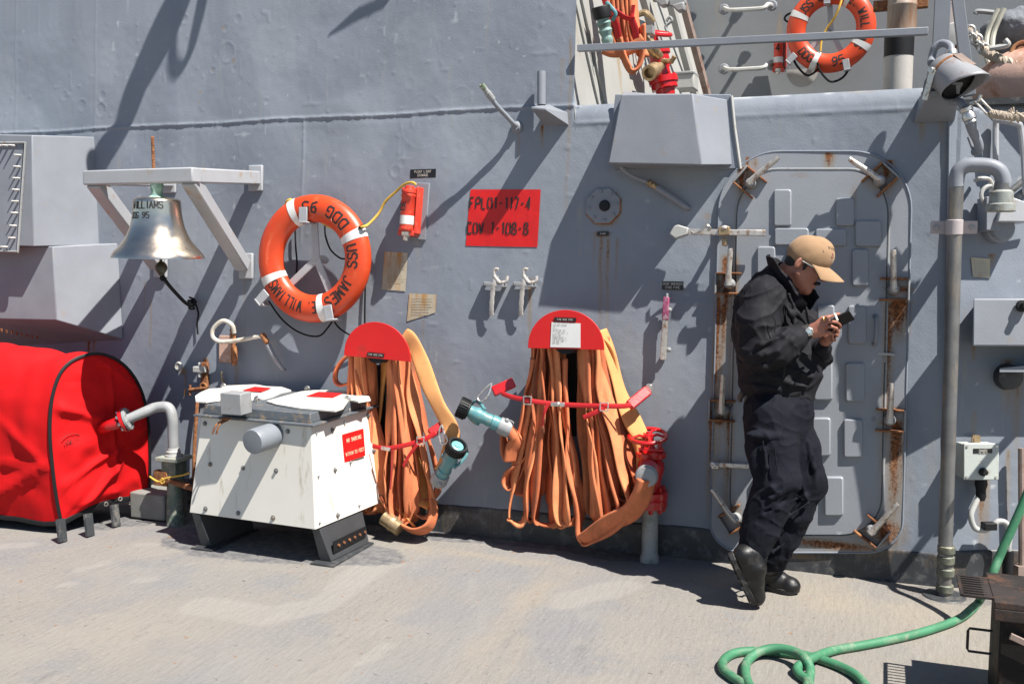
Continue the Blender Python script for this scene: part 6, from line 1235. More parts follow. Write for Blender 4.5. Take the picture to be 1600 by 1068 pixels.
mb = MB(); mb.tube([RY(990, 22, 1020, .08), RY(992, 34, 1020, .08), RY(1006, 40, 1020, .08), RY(1004, 52, 1020, .08), RY(998, 56, 1020, .08)], [.022, .026, .022, .026, .016], 8, sm=4); mb.box(RY(1006, 48, 1020, .05), .13, .08, .05); mb.build('jaw', M_grey2, t)
mb = MB(); mb.tube([RY(1043, 50, 1060, .1), RY(1040, 42, 1060, .1), RY(1046, 36, 1060, .1), RY(1050, 32, 1060, .1), RY(1046, 27, 1060, .1), RY(1041, 34, 1060, .1)], .011, 8, sm=4); mb.build('bent_rod_hook', M_grey2, label='bent grey rod hook on the pale return wall above the recess hydrant', cat='hook')
t = thing('small_box', RY(1075, 140, 1086, .1), 'small grey box with lid on the pale wall beside the recess hydrant', 'box')
mb = MB(); mb.box(RY(1074, 129, 1086, .1), .135, .2, .12); mb.build('case', M_pale, t, bevel=.01)
mb = MB(); mb.box(RY(1073, 117, 1086, .1), .15, .22, .022); mb.build('lid', M_grey2, t, bevel=.006)
for x, y, lab in ((1058, 8, 'grey angled bracket high on the pale return wall'), (1032, 0, 'small dark grey bracket at the top edge on the pale return wall')):
    mb = MB(); mb.bar(RY(x-12, y-2, 1070, .1), RY(x+14, y-6, 1070, .1), .05, .05); mb.prism([RY(x-6, y+4, 1070, .05), RY(x+14, y-2, 1070, .05), RY(x+14, y+12, 1070, .05), RY(x+4, y+14, 1070, .05)], (0, -.08, 0)); mb.build('angle_bracket', M_grey2, label=lab, cat='bracket', bevel=.01)
# ================================================================ FLOODLIGHT at the corner
t = thing('flood_light', W(1470, 165, .1), 'grey hooded floodlight with rusty bands on its bracket at the bulkhead corner', 'floodlight')
fa, fb_ = PX(1468, 100, y=-.02), PX(1510, 138, y=-.42)
ax_ = norm(fb_-fa)
ax_ = norm(np.array([.62, -.50, -.62])); c0 = PX(1466, 104, y=-.02); 
M_lamp = mat('floodlight_paint', (.25, .255, .27), .45, bump=.35, var=.08, dirt=(.20, .10, .06), dirt_amt=.12)
x, y, z = frame(ax_)
mb = MB(); seg = 36; prof = [(0, .02), (.0, .06), (.015, .076), (.05, .085), (.09, .090), (.13, .094)]
vs_ = []; 
for (h, r_) in prof:
    for k in range(seg): q = 2*math.pi*k/seg; vs_.append(c0+z*h+(x*math.cos(q)+y*math.sin(q))*r_)
for h0 in (.13,):
    for lay in range(1, 6):
        for k in range(seg):
            q = 2*math.pi*k/seg; D = (x*math.cos(q)+y*math.sin(q)); up_ = D[2]/np.linalg.norm([y[2], x[2]])
            ext_ = .012+.10*max(0, up_*.5+.5)**1.6; vs_.append(c0+z*(h0+ext_*lay/5)+D*(.094+.008*lay/5))
m_ = len(prof)+5; mb.add(vs_, [(i*seg+k, i*seg+(k+1) % seg, (i+1)*seg+(k+1) % seg, (i+1)*seg+k) for i in range(m_-1) for k in range(seg)]+[tuple(range(seg))[::-1]])
o = mb.build('hood', M_lamp, t, angle=50); md = o.modifiers.new('solid', 'SOLIDIFY'); md.thickness = .004
mb = MB(); mb.lathe(c0, z, [(.045, .084), (.048, .0885), (.058, .090), (.061, .086)], 36, cap=False); mb.build('rusty_band', M_rust, t)
mb = MB(); mb.lathe(c0+z*.09, z, [(0, .086), (.004, .086), (.040, .0885)], 28, cap=True); mb.lathe(c0+z*.10, z, [(0, .084), (.045, .087)], 28, cap=False); mb.build('lens', M_black, t)  # black disc and hood lining: the mouth's shaded inside put into the colour
mb = MB(); q = c0+z*.21+np.array([0, 0, .118]); mb.box(q+y*0, .05, .10, .003, x, z, np.cross(x, z)) if False else mb.box(c0+z*.13+norm(np.array([.3, -.3, 1.0]))*.097, .10, .055, .004, z, np.cross(norm(np.array([0, -.3, 1.0])), z), norm(np.array([0, -.3, 1.0]))); mb.build('data_plate', mat('tarnished_plate', (.16, .12, .10), .5, metal=.4, bump=.5, var=.3), t)
for s in (-1, 1):
    S_ = norm(np.cross(z, (0, 0, 1)))*s; mb = MB(); p_ = c0+z*.05+S_*.09; mb.bar(p_, p_-np.array([.03, -.03, .13]), .03, .008, S_); mb.cyl(p_-S_*.01, p_+S_*.02, .014, 10); mb.build('yoke_arm', M_steel, t, bevel=.002)
mb = MB(); mb.prism([W(x, y, .1) for x, y in ((1444, 128), (1450, 118), (1470, 150), (1440, 150))], N1*.01); mb.box(c0+np.array([-.02, .0, -.13]), .10, .10, .02); mb.build('base_yoke', M_lamp, t)
A, B_, C_, D_ = W(1431, 190, 0), W(1487, 187, 0), W(1462, 152, .30), W(1497, 150, .28)
br = thing('triangular_bracket', W(1460, 187, 0), 'dark-sided welded grey bracket under the corner floodlight', 'bracket')
T_ = [W(1440, 150, .02), W(1500, 150, .02), W(1500, 150, .30), W(1440, 150, .30)]
mb = MB(); mb.prism([pt(*uv(1440, 150), .0)+0*N1, pt(*uv(1498, 150), .0), pt(*uv(1498, 150), .26), pt(*uv(1452, 150), .26)], V1*.010); mb.build('shelf_plate', M_grey, br, bevel=.002)
u0_, v0_ = uv(1436, 150); u1_, v1_ = uv(1496, 150); vb_ = uv(1431, 192)[1]
mb = MB(); mb.add([pt(u0_, v0_-.004, 0), pt(u1_, v0_-.004, 0), pt(u1_, v0_-.004, .24), pt(u0_+.05, v0_-.004, .24), pt(u0_-.02, vb_, 0), pt(u1_-.01, vb_, 0), pt(u1_-.01, vb_, .02), pt(u0_-.02, vb_, .02)], [(0, 1, 2, 3), (3, 2, 6, 7), (4, 5, 6, 7), (0, 3, 7, 4), (1, 5, 6, 2), (0, 4, 5, 1)]); mb.build('gusset', M_grey, br, bevel=.003)
mb = MB(); q0 = PX(1459, 82, y=.1); mb.tube([c0+np.array([-.03, .02, .02]), PX(1456, 92, y=.05), PX(1460, 76, y=.05), PX(1472, 68, y=.04), PX(1484, 72, y=.0), PX(1486, 84, y=-.02), PX(1487, 100, y=-.04)], .018, 12, sm=6); mb.build('cable_gooseneck', M_grey, t)
mb = MB(); mb.lathe(PX(1486, 78, y=-.01), PX(1489, 102, y=-.03)-PX(1486, 78, y=-.01), [(0, .02), (.01, .027), (.03, .027), (.035, .022), (.05, .03), (.07, .03), (.075, .02)], 14); mb.build('cable_gland', M_steel, t)
# conduit hanging below the floodlight
t = thing('flex_conduit', W2(1520, 235, .05), 'grey conduit with shiny couplings hanging in a hook below the floodlight', 'conduit')
mb = MB(); mb.tube([PX(1488, 158, y=.02), PX(1500, 160, y=-.05), PX(1508, 170, y=-.1), PX(1511, 178, y=-.1)], .020, 12, sm=4); mb.build('upper_conduit', M_grey, t)
mb = MB(); mb.lathe(PX(1508, 166, y=-.1), PX(1516, 188, y=-.1)-PX(1508, 166, y=-.1), [(0, .022), (.01, .030), (.025, .030), (.03, .024), (.045, .031), (.065, .031), (.07, .024), (.08, .028)], 14); mb.build('coupling', M_steel, t)
mb = MB(); mb.tube([PX(1515, 186, y=-.1), PX(1520, 205, y=-.08), PX(1528, 222, y=-.05), PX(1529, 234, y=-.03), PX(1522, 238, y=.0)], [.027, .022, .021, .02, .018], 12, sm=5); mb.tube([PX(1513, 214, y=-.02), PX(1519, 230, y=-.02), PX(1521, 236, y=-.02)], .007, 8); mb.build('lower_conduit', M_grey, t)
# ================================================================ RIGHT: vent pipe with gooseneck
vp = PX(1476, 925, z=0); vy = -.13
t = thing('gooseneck_pipe', (vp[0], vy, 0), 'tall dull grey vent pipe with painted gooseneck top and clamp at the bulkhead corner', 'pipe')
def VP(px, py, dy=0.0): return PX(px, py, y=vy+dy)
bt0 = np.array([VP(1475, 925)[0], vy, .0]); tp0 = VP(1494, 290)
mb = MB(); mb.tube([bt0, tp0], .0325, 24); mb.build('steel_pipe', M_dsteel, t)
mb = MB(); mb.tube([VP(1494, 292), VP(1494, 284), VP(1498, 268), VP(1510, 259), VP(1528, 258), VP(1548, 260), VP(1562, 268), VP(1568, 284), VP(1567, 292)], .034, 20, sm=6); mb.build('gooseneck', M_grey, t)
mb = MB(); mb.tube([VP(1567, 286), VP(1565, 300)], .036, 18); mb.build('threaded_end', M_dsteel, t)
cpz = VP(1565, 300); mb = MB(); mb.lathe(cpz, (0, 0, -1), [(-.01, .036), (0, .05), (.05, .052), (.055, .062), (.085, .064), (.09, .058), (.09, .045), (.07, .04)], 24); mb.build('vent_cap', mat('vent_cap_grey', (.30, .32, .30), .5, bump=.5, var=.12, dirt=(.16, .12, .08), dirt_amt=.3), t)
cz = VP(1491, 355); mb = MB(); mb.box(cz+np.array([0, .03, 0]), .20, .008, .06); mb.lathe(cz-np.array([0, 0, .035]), (0, 0, 1), [(0, .038), (.07, .038)], 24); mb.build('pipe_clamp', mat('pinkish_clamp', (.42, .37, .37), .5, bump=.4, var=.1), t, bevel=.003)
for s in (-.075, .075): mb = MB(); mb.lathe(cz+np.array([s, .025, 0]), (0, -1, 0), [(0, .012), (.012, .012), (.014, .008)], 6); mb.build('bolt', M_grey2, t)
mb = MB(); mb.box(cz+np.array([-.07, .10, 0]), .05, .14, .05); mb.box(cz+np.array([.07, .13, 0]), .05, .2, .05); mb.build('stand_off', M_grey, t)
for z0_ in (.02, .10, .16, .21): mb = MB(); mb.lathe((bt0[0]+.002, vy, z0_), (0, 0, 1), [(0, .034), (.005, .040), (.035, .040), (.04, .034)], 20); mb.build('pipe_collar', mat('olive_collar', (.13, .14, .11), .55, metal=.2, bump=.5, var=.3, dirt=(.3, .28, .2), dirt_amt=.4, dirt_scale=20), t)
mb = MB(); mb.lathe((bt0[0], vy, .0), (0, 0, 1), [(0, .10), (.006, .095)], 20); mb.build('deck_pad', M_dgrey, t)
# sound box with lid on the side bulkhead
t = thing('bulkhead_socket', W2(1560, 345, 0), 'grey socket box with angled lid and chain mounted behind the gooseneck', 'socket box')
mb = MB(); mb.prism([W2(x, y, .02) for x, y in ((1540, 350), (1592, 350), (1590, 322), (1562, 312), (1546, 330))], N2*.12); mb.build('angled_lid', M_frame, t, bevel=.005)
mb = MB(); mb.lathe(W2(1556, 358, 0), N2, [(0, .07), (.05, .07), (.055, .06), (.08, .055), (.082, .01)], 20); mb.box(W2(1545, 335, .06), .07, .16, .1, U2, V2, N2); mb.build('socket_body', M_grey, t, bevel=.004)
mb = MB(); mb.torus(W2(1548, 305, .08), U2, V2, .045, .010, 22, 8, a0=R(20), a1=R(300)); mb.tube([W2(1524, 282, .02), W2(1530, 279, .08), W2(1545, 280, .08), W2(1551, 292, .08), W2(1545, 296, .07)], .010, 8, sm=5); mb.build('hook_ring', M_pale, t)
mb = MB(); mb.tube([W2(1536, 318, .08), W2(1560, 314, .10), W2(1580, 317, .10), W2(1604, 318, .10), W2(1640, 312, .10)], .011, 8, sm=5); mb.build('lashing_rope', M_wrope, label='short weathered rope end running right from behind the gooseneck cap', cat='rope')
mb = MB(); mb.tube([W2(1575, 302, .05), W2(1600, 282, .06), W2(1640, 250, .06)], .016, 8); mb.build('brace_rod', M_dsteel, label='dark brace rod rising to the right edge from the gooseneck', cat='rod')
# grab loop at right edge
t = thing('grab_loop', W2(1580, 200, 0), 'squared grey grab loop standing off the side bulkhead at the right edge', 'handle')
mb = MB(); mb.tube([W2(1556, 252, .0), W2(1556, 250, .03), W2(1556, 192, .03), W2(1558, 188, .06), W2(1588, 193, .12), W2(1595, 202, .12), W2(1600, 250, .12), W2(1602, 296, .12), W2(1602, 300, .0)], .014, 10, sm=4); mb.build('bar', M_frame, t)
# notice on side bulkhead
q = [W2(x, y, .008) for x, y in ((1517, 402), (1547, 404), (1547, 434), (1520, 432))]
mb = MB(); mb.prism(q, N2*.001); o = mb.build('paper_notice', M_paper, label='small faded notice stuck to the side bulkhead behind the tall vent pipe', cat='notice', smooth=False)
ln = MB()
for k in range(7):
    a, b2 = W2(1521, 407+k*3.6, .0095), W2(1544-random.uniform(0, 6), 408+k*3.6, .0095); ln.add([a, b2, b2-V2*.003, a-V2*.003], [(0, 1, 2, 3)])
ln.build('printed_lines', M_pencil, o, smooth=False, kind='stuff')
# shelf box on the right
t = thing('projecting_box', W2(1570, 535, 0), 'grey steel box projecting from the side bulkhead with a dark recess below', 'steel box')
d_ = .26
mb = MB(); mb.hexa([W2(1519, 541, d_-.04), W2(1760, 541, d_-.04), W2(1760, 541, .0), W2(1528, 541, .0)], [W2(1521, 466, d_-.04), W2(1760, 466, d_-.04), W2(1760, 466, .0), W2(1530, 466, .0)]); mb.build('box_shell', M_grey, t, bevel=.008)
mb = MB(); mb.lathe(W2(1596, 478, d_-.03), N2, [(0, .028), (.02, .028), (.022, .018), (.05, .016)], 14); mb.build('button', M_black, t)
t = thing('lower_shelf', W2(1585, 580, 0), 'thin grey shelf and round casting under the projecting box at right', 'shelf')
mb = MB(); mb.hexa([W2(1562, 581, .16), W2(1720, 581, .16), W2(1720, 581, .0), W2(1562, 581, .0)], [W2(1562, 575, .16), W2(1720, 560, .16), W2(1720, 560, .0), W2(1562, 575, .0)]); mb.build('shelf_plate', M_grey, t)
mb = MB(); mb.lathe(W2(1572, 588, 0), N2, [(0, .065), (.05, .06), (.06, .03)], 18); mb.build('casting', M_dgrey, t)
# small switch box
t = thing('switch_box', W2(1524, 742, 0), 'small pale grey switch box with a black knob and cable tail beside the vent pipe', 'switch box')
M_sb = mat('switch_box_paint', (.46, .49, .46), .5, bump=.4, var=.06, dirt=(.32, .25, .18), dirt_amt=.2)
c_ = W2(1524.5, 718, .06); mb = MB(); mb.box(c_, .158, .165, .10, U2, V2, N2); mb.build('case', M_sb, t, bevel=.006)
mb = MB(); mb.box(c_+N2*.054, .168, .175, .012, U2, V2, N2); mb.build('cover', M_sb, t, bevel=.004)
for s1 in (-.07, .07):
    for s2 in (-.073, .073): mb = MB(); mb.lathe(c_+N2*.06+U2*s1+V2*s2, N2, [(0, .007), (.004, .006)], 8); mb.build('screw', M_steel, t)
mb = MB(); mb.box(c_+N2*.0615+V2*.052+U2*.005, .09, .022, .002, U2, V2, N2); mb.build('label_strip', M_tag, t, smooth=False)
ln = MB(); flat_text(ln, 'DANGER', c_+N2*.0632+V2*.050+U2*.005, U2, V2, N2, .009, center=True, sw=.16); flat_text(ln, '115 VOLTS', c_+N2*.0632+V2*.0405+U2*.005, U2, V2, N2, .007, center=True, sw=.16); ln.build('lettering', M_tagtx, t, smooth=False, kind='stuff')
mb = MB(); mb.lathe(c_+N2*.06-V2*.048+U2*.006, N2, [(0, .02), (.01, .02), (.012, .013), (.035, .012)], 14); mb.build('knob', M_black, t)
mb = MB(); mb.box(W2(1525, 686, .04), .03, .04, .03, U2, V2, N2); mb.tube([W2(1519, 690, .05), W2(1520, 683, .05), W2(1526, 682, .05), W2(1530, 690, .05)], .005, 6, sm=3); mb.build('hanger_lug', M_brass, t)
mb = MB(); mb.lathe(W2(1533, 746, .06), -V2, [(0, .026), (.03, .03), (.06, .022), (.09, .024), (.11, .018)], 14); mb.build('cable_gland', M_black, t)
mb = MB(); mb.tube([W2(1530, 775, .06), W2(1522, 790, .07), W2(1517, 806, .08), (W2(1523, 824, .08)), W2(1537, 828, .08), W2(1550, 822, .08), W2(1560, 814, .08), W2(1572, 817, .08), W2(1578, 832, .08), W2(1576, 850, .08), W2(1575, 872, .07)], .014, 12, sm=6); mb.build('grey_cable', M_pale, t)
mb = MB(); mb.box(W2(1545, 821, .09), .06, .035, .05, U2, V2, N2); mb.build('cable_clip', M_black, t, bevel=.004)
mb = MB(); mb.tube([W2(1576, 860, .08), W2(1575, 895, .08)], .024, 12); mb.build('rubber_sleeve', M_black, t)
mb = MB(); mb.tube([W2(1596, 700, .06), W2(1597, 930, .06)], .016, 10); mb.box(W2(1597, 890, .06), .07, .05, .07, U2, V2, N2); mb.build('rusty_riser', MATS['brown_grey_primer'], label='thin rusty riser pipe at the right edge above the black bin', cat='pipe')
# ================================================================ clutter in the recess right of the posts
t = thing('pink_drum', PX(1580, 135, y=.9), 'weathered pink rounded tank end at the right edge beyond the posts', 'tank')
c_ = PX(1606, 128, y=.8); mb = MB(); ax_ = norm((.9, -.2, .12)); mb.lathe(c_-ax_*.28, ax_, [(0, .01), (.02, .06), (.06, .11), (.12, .15), (.2, .175), (.32, .185), (.9, .185)], 28); mb.build('shell', M_pink, t)
t = thing('grey_fender_bag', PX(1560, 60, y=1.2), 'lumpy grey canvas-wrapped bundle hanging beyond the posts', 'bundle')
mb = MB()
for (x, y, r_) in ((1560, 52, .10), (1590, 42, .13), (1570, 70, .09), (1595, 66, .10), (1556, 66, .08)): mb.ball(PX(x, y, y=1.2+random.uniform(-.1, .1)), r_, r_*.9, r_*.8, 12)
o = mb.build('canvas_wrap', mat('grey_canvas', (.15, .165, .185), .8, bump=.9, bscale=30, var=.15, bdist=.01), t)
rm = o.modifiers.new('r', 'REMESH'); rm.mode = 'VOXEL'; rm.voxel_size = .014; rm.use_smooth_shade = True
tx = bpy.data.textures.new('clump', 'CLOUDS'); tx.noise_scale = .08; dm_ = o.modifiers.new('d', 'DISPLACE'); dm_.texture = tx; dm_.strength = .045
for pts, r_, m, nm, lab in (([(1514, 44, .9), (1524, 60, .85), (1536, 76, .8), (1552, 88, .75), (1575, 98, .7), (1610, 108, .65)], .022, M_wrope, 'mooring_rope', 'thick weathered rope sagging to the right edge beyond the posts'),
                         ([(1560, 14, 1.0), (1552, 30, 1.0), (1544, 50, 1.0), (1541, 70, .98), (1543, 95, .95), (1552, 106, .95), (1562, 100, .95), (1564, 88, .95)], .014, mat('pale_cable', (.50, .50, .42), .5, bump=.2, var=.1), 'pale_cable', 'pale bundle of cables looping down beyond the posts'),
                         ([(1546, 76, .7), (1560, 74, .7), (1575, 70, .7), (1570, 62, .7)], .014, M_pale, 'pale_rod', 'short pale bent rod beyond the posts at upper right'),
                         ([(1524, 22, 1.1), (1528, 18, 1.1), (1552, 20, 1.1), (1560, 22, 1.1), (1580, 28, 1.1)], .014, M_grey2, 'support_rod', 'thin grey arm carrying cables at upper right')):
    mb = MB(); P = smooth_path([PX(x, y, y=d) for x, y, d in pts], 8)
    if nm == 'mooring_rope':
        L0 = len(P)
        for s in range(3): mb.tube([P[i]+frame(P[min(i+1, L0-1)]-P[max(i-1, 0)])[0]*.014*math.cos(i*.9+s*2.1)+frame(P[min(i+1, L0-1)]-P[max(i-1, 0)])[1]*.014*math.sin(i*.9+s*2.1) for i in range(L0)], .015, 7)
        mb.build(nm, m, label=lab, cat='rope')
    else:
        mb.tube(P, r_, 8)
        if nm == 'pale_cable': mb.tube([p+np.array([.03, 0, .0]) for p in P], r_, 8)
        mb.build(nm, m, label=lab, cat='cable' if 'cable' in nm else 'rod')
t = thing('shackle_chain', PX(1525, 60, y=.7), 'steel shackle and chain links ending at the thick rope beyond the posts', 'chain')
for k, (x, y) in enumerate(((1515, 48), (1520, 55), (1526, 62), (1531, 69), (1537, 76))):
    mb = MB(); mb.torus(PX(x, y, y=.78), norm((1, 0, -1)), norm((0, 1, 0)) if k % 2 else norm((.7, 0, .7)), .026, .008, 16, 8); mb.build('link', M_steel, t)
t = thing('lashing_line', W2(1570, 165, .1), 'knotted weathered lashing line with a turnbuckle under the pink tank', 'rope')
mb = MB(); P = smooth_path([PX(x, y, y=d) for x, y, d in ((1548, 178, -.12), (1562, 180, -.12), (1580, 182, -.1), (1612, 184, -.08))], 9)
for s in range(3): mb.tube([P[i]+np.array([0, .011*math.cos(i*.8+s*2.1), .011*math.sin(i*.8+s*2.1)]) for i in range(len(P))], .011, 7)
mb.build('rope', M_wrope, t)
mb = MB()
for k in range(14): a = random.uniform(0, 6.28); c_ = PX(1584, 181, y=-.1); mb.tube([c_, c_+np.array([random.uniform(-.03, .03), random.uniform(-.02, .02), random.uniform(-.045, .045)])], .004, 5)
mb.build('frayed_knot', M_wrope, t)
mb = MB(); q0, q1 = PX(1527, 156, y=-.12), PX(1548, 178, y=-.12); D = norm(q1-q0); S_ = norm(np.cross(D, (0, 1, 0))); mb.tube([q0+S_*.012, q1+S_*.012, q1-S_*.012, q0-S_*.012], .006, 8, closed=True); mb.tube([PX(1532, 148, y=-.12), PX(1530, 156, y=-.12), PX(1516, 162, y=-.1)], .010, 8); mb.tube([q1, q1+D*.03], .010, 8); mb.build('turnbuckle', M_steel, t)
mb = MB()
for (x, y, r_) in ((1594, 78, .04), (1598, 90, .035), (1588, 96, .03), (1596, 84, .03)): mb.torus(PX(x, y, y=.75), (1, 0, .3), (0, .4, 1), r_, .014, 14, 8)
mb.build('rusty_shackles', M_rust, label='rusty red-brown shackles above the pink tank at the right edge', cat='shackle', kind='stuff')
t = thing('pale_fitting', PX(1495, 40, y=1.0), 'pinkish white mounting plate with round cap between the two posts', 'fitting')
mb = MB(); mb.prism([PX(x, y, y=1.0) for x, y in ((1476, 2), (1490, 2), (1492, 44), (1478, 46))], (0, .04, 0)); mb.build('plate', mat('pinkish_white', (.52, .44, .41), .5, bump=.4, var=.1), t, bevel=.006)
mb = MB(); mb.lathe(PX(1491, 60, y=.95), (-.1, -1, .1), [(0, .07), (.05, .075), (.08, .06), (.085, .01)], 18); mb.build('cap', M_pale, t)
mb = MB(); mb.tube([PX(1486, 42, y=.9), PX(1492, 46, y=.9), PX(1500, 44, y=.9)], .01, 6); mb.box(PX(1496, 78, y=.9), .06, .06, .08); mb.build('clamp', M_rust, t, bevel=.006)
t = thing('recess_locker', PX(1590, 30, y=2.5), 'grey steel cabinet at the far right of the upper recess', 'cabinet')
mb = MB(); mb.box((1.75, 2.6, 3.0), 1.3, .6, 1.3); mb.build('case', M_grey, t, bevel=.01)
# ================================================================ BIN
t = thing('scorched_bin', (.75, -1.2, 0), 'rusty black steel bin with perforated flap and wire handle, lower right corner', 'bin')
bx0, bx1, by0, by1, bz = .415, 1.15, -1.40, -1.08, .40
mb = MB(); mb.box(((bx0+bx1)/2+.01, (by0+by1)/2, bz/2), bx1-bx0-.02, by1-by0-.02, bz); mb.build('body', M_binm, t, bevel=.006)
mb = MB(); mb.box(((bx0+bx1)/2, (by0+by1)/2, bz+.012), bx1-bx0+.01, by1-by0+.02, .028); mb.box(((bx0+bx1)/2, by0-.006, bz-.022), bx1-bx0+.01, .010, .045); mb.build('lid', mat('warm_scorched_lid', (.030, .024, .022), .6, metal=0, spec=.3, bump=.6, var=.35, dirt=(.10, .05, .03), dirt_amt=.3), t, bevel=.005)
fl = MB(); fz = bz+.02; fx0, fx1, fy0, fy1 = bx0-.105, bx0+.02, -1.36, -1.14
fl.bar((fx0, fy0, fz), (fx1, fy0, fz), .012, .010); fl.bar((fx0, fy1, fz), (fx1, fy1, fz), .012, .010); fl.bar((fx0, fy0, fz), (fx0, fy1, fz), .012, .010)
for k in range(1, 8): yy = fy0+(fy1-fy0)*k/8; fl.bar((fx0, yy, fz), (fx0+.085, yy, fz), .006, .012)
fl.bar((fx0+.088, fy0, fz), (fx0+.088, fy1, fz), .03, .006)
fl.build('perforated_flap', MATS['warm_scorched_lid'], t, bevel=.001)
mb = MB(); hzz = .30; mb.tube([(bx0, -1.36, hzz), (bx0-.075, -1.36, hzz), (bx0-.08, -1.36, hzz-.01), (bx0-.08, -1.36, hzz-.075), (bx0-.075, -1.36, hzz-.085), (bx0, -1.36, hzz-.085)], .005, 8); mb.build('wire_handle', M_black, t)
mb = MB(); mb.bar((bx0+.05, by0-.014, .31), (bx0+.34, by0-.014, .20), .022, .012, (0, 1, 0)); mb.build('diagonal_brace', MATS['brown_grey_primer'], t, bevel=.002)
# ================================================================ GREEN HOSE
gh = []
for (x, y, z) in ((1275, 1092, .02), (1262, 1064, .018), (1249, 1052, .02), (1247, 1041, .03), (1268, 1028, .040), (1300, 1016, .020), (1345, 1008, .018), (1381, 1001, .018), (1430, 990, .018), (1475, 976, .018), (1502, 964, .018), (1519, 951, .018), (1531, 937, .02)): gh.append(PX(x, y, z=z))
for (x, y, yy) in ((1546, 908, -.52), (1562, 868, -.50), (1580, 828, -.48), (1602, 778, -.46), (1650, 660, -.42), (1700, 540, -.4), (1735, 478, -.3), (1760, 448, -.1), (1775, 452, .12), (1778, 480, .2)): gh.append(PX(x, y, y=yy))
gt = thing('garden_hose', PX(1381, 1001, z=0), 'thick green rubber hose looped on the deck and rising to the right edge', 'hose')
mb = MB(); mb.tube(gh, .0185, 16, sm=9); mb.build('rising_run', M_green, gt)
gl = [PX(x, y, z=z) for x, y, z in ((1300, 1110, .018), (1282, 1076, .018), (1265, 1064, .030), (1250, 1057, .045), (1244, 1046, .05))]
loop1 = [PX(x, y, z=z) for x, y, z in ((1258, 1082, .018), (1264, 1062, .018), (1266, 1045, .03), (1259, 1030, .055), (1243, 1018, .055), (1214, 1012, .05), (1185, 1018, .035), (1167, 1034, .02), (1165, 1052, .02), (1171, 1070, .03), (1182, 1082, .03), (1170, 1078, .02), (1158, 1066, .018), (1143, 1056, .018), (1131, 1046, .018), (1129, 1034, .018), (1142, 1022, .018), (1165, 1017, .018), (1200, 1017, .018), (1232, 1020, .018), (1262, 1024, .018), (1290, 1032, .018), (1318, 1043, .018), (1340, 1056, .018), (1356, 1075, .018), (1375, 1100, .018))]
mb = MB(); mb.tube(loop1, .0185, 16, sm=9); mb.build('coiled_run', M_green, gt)
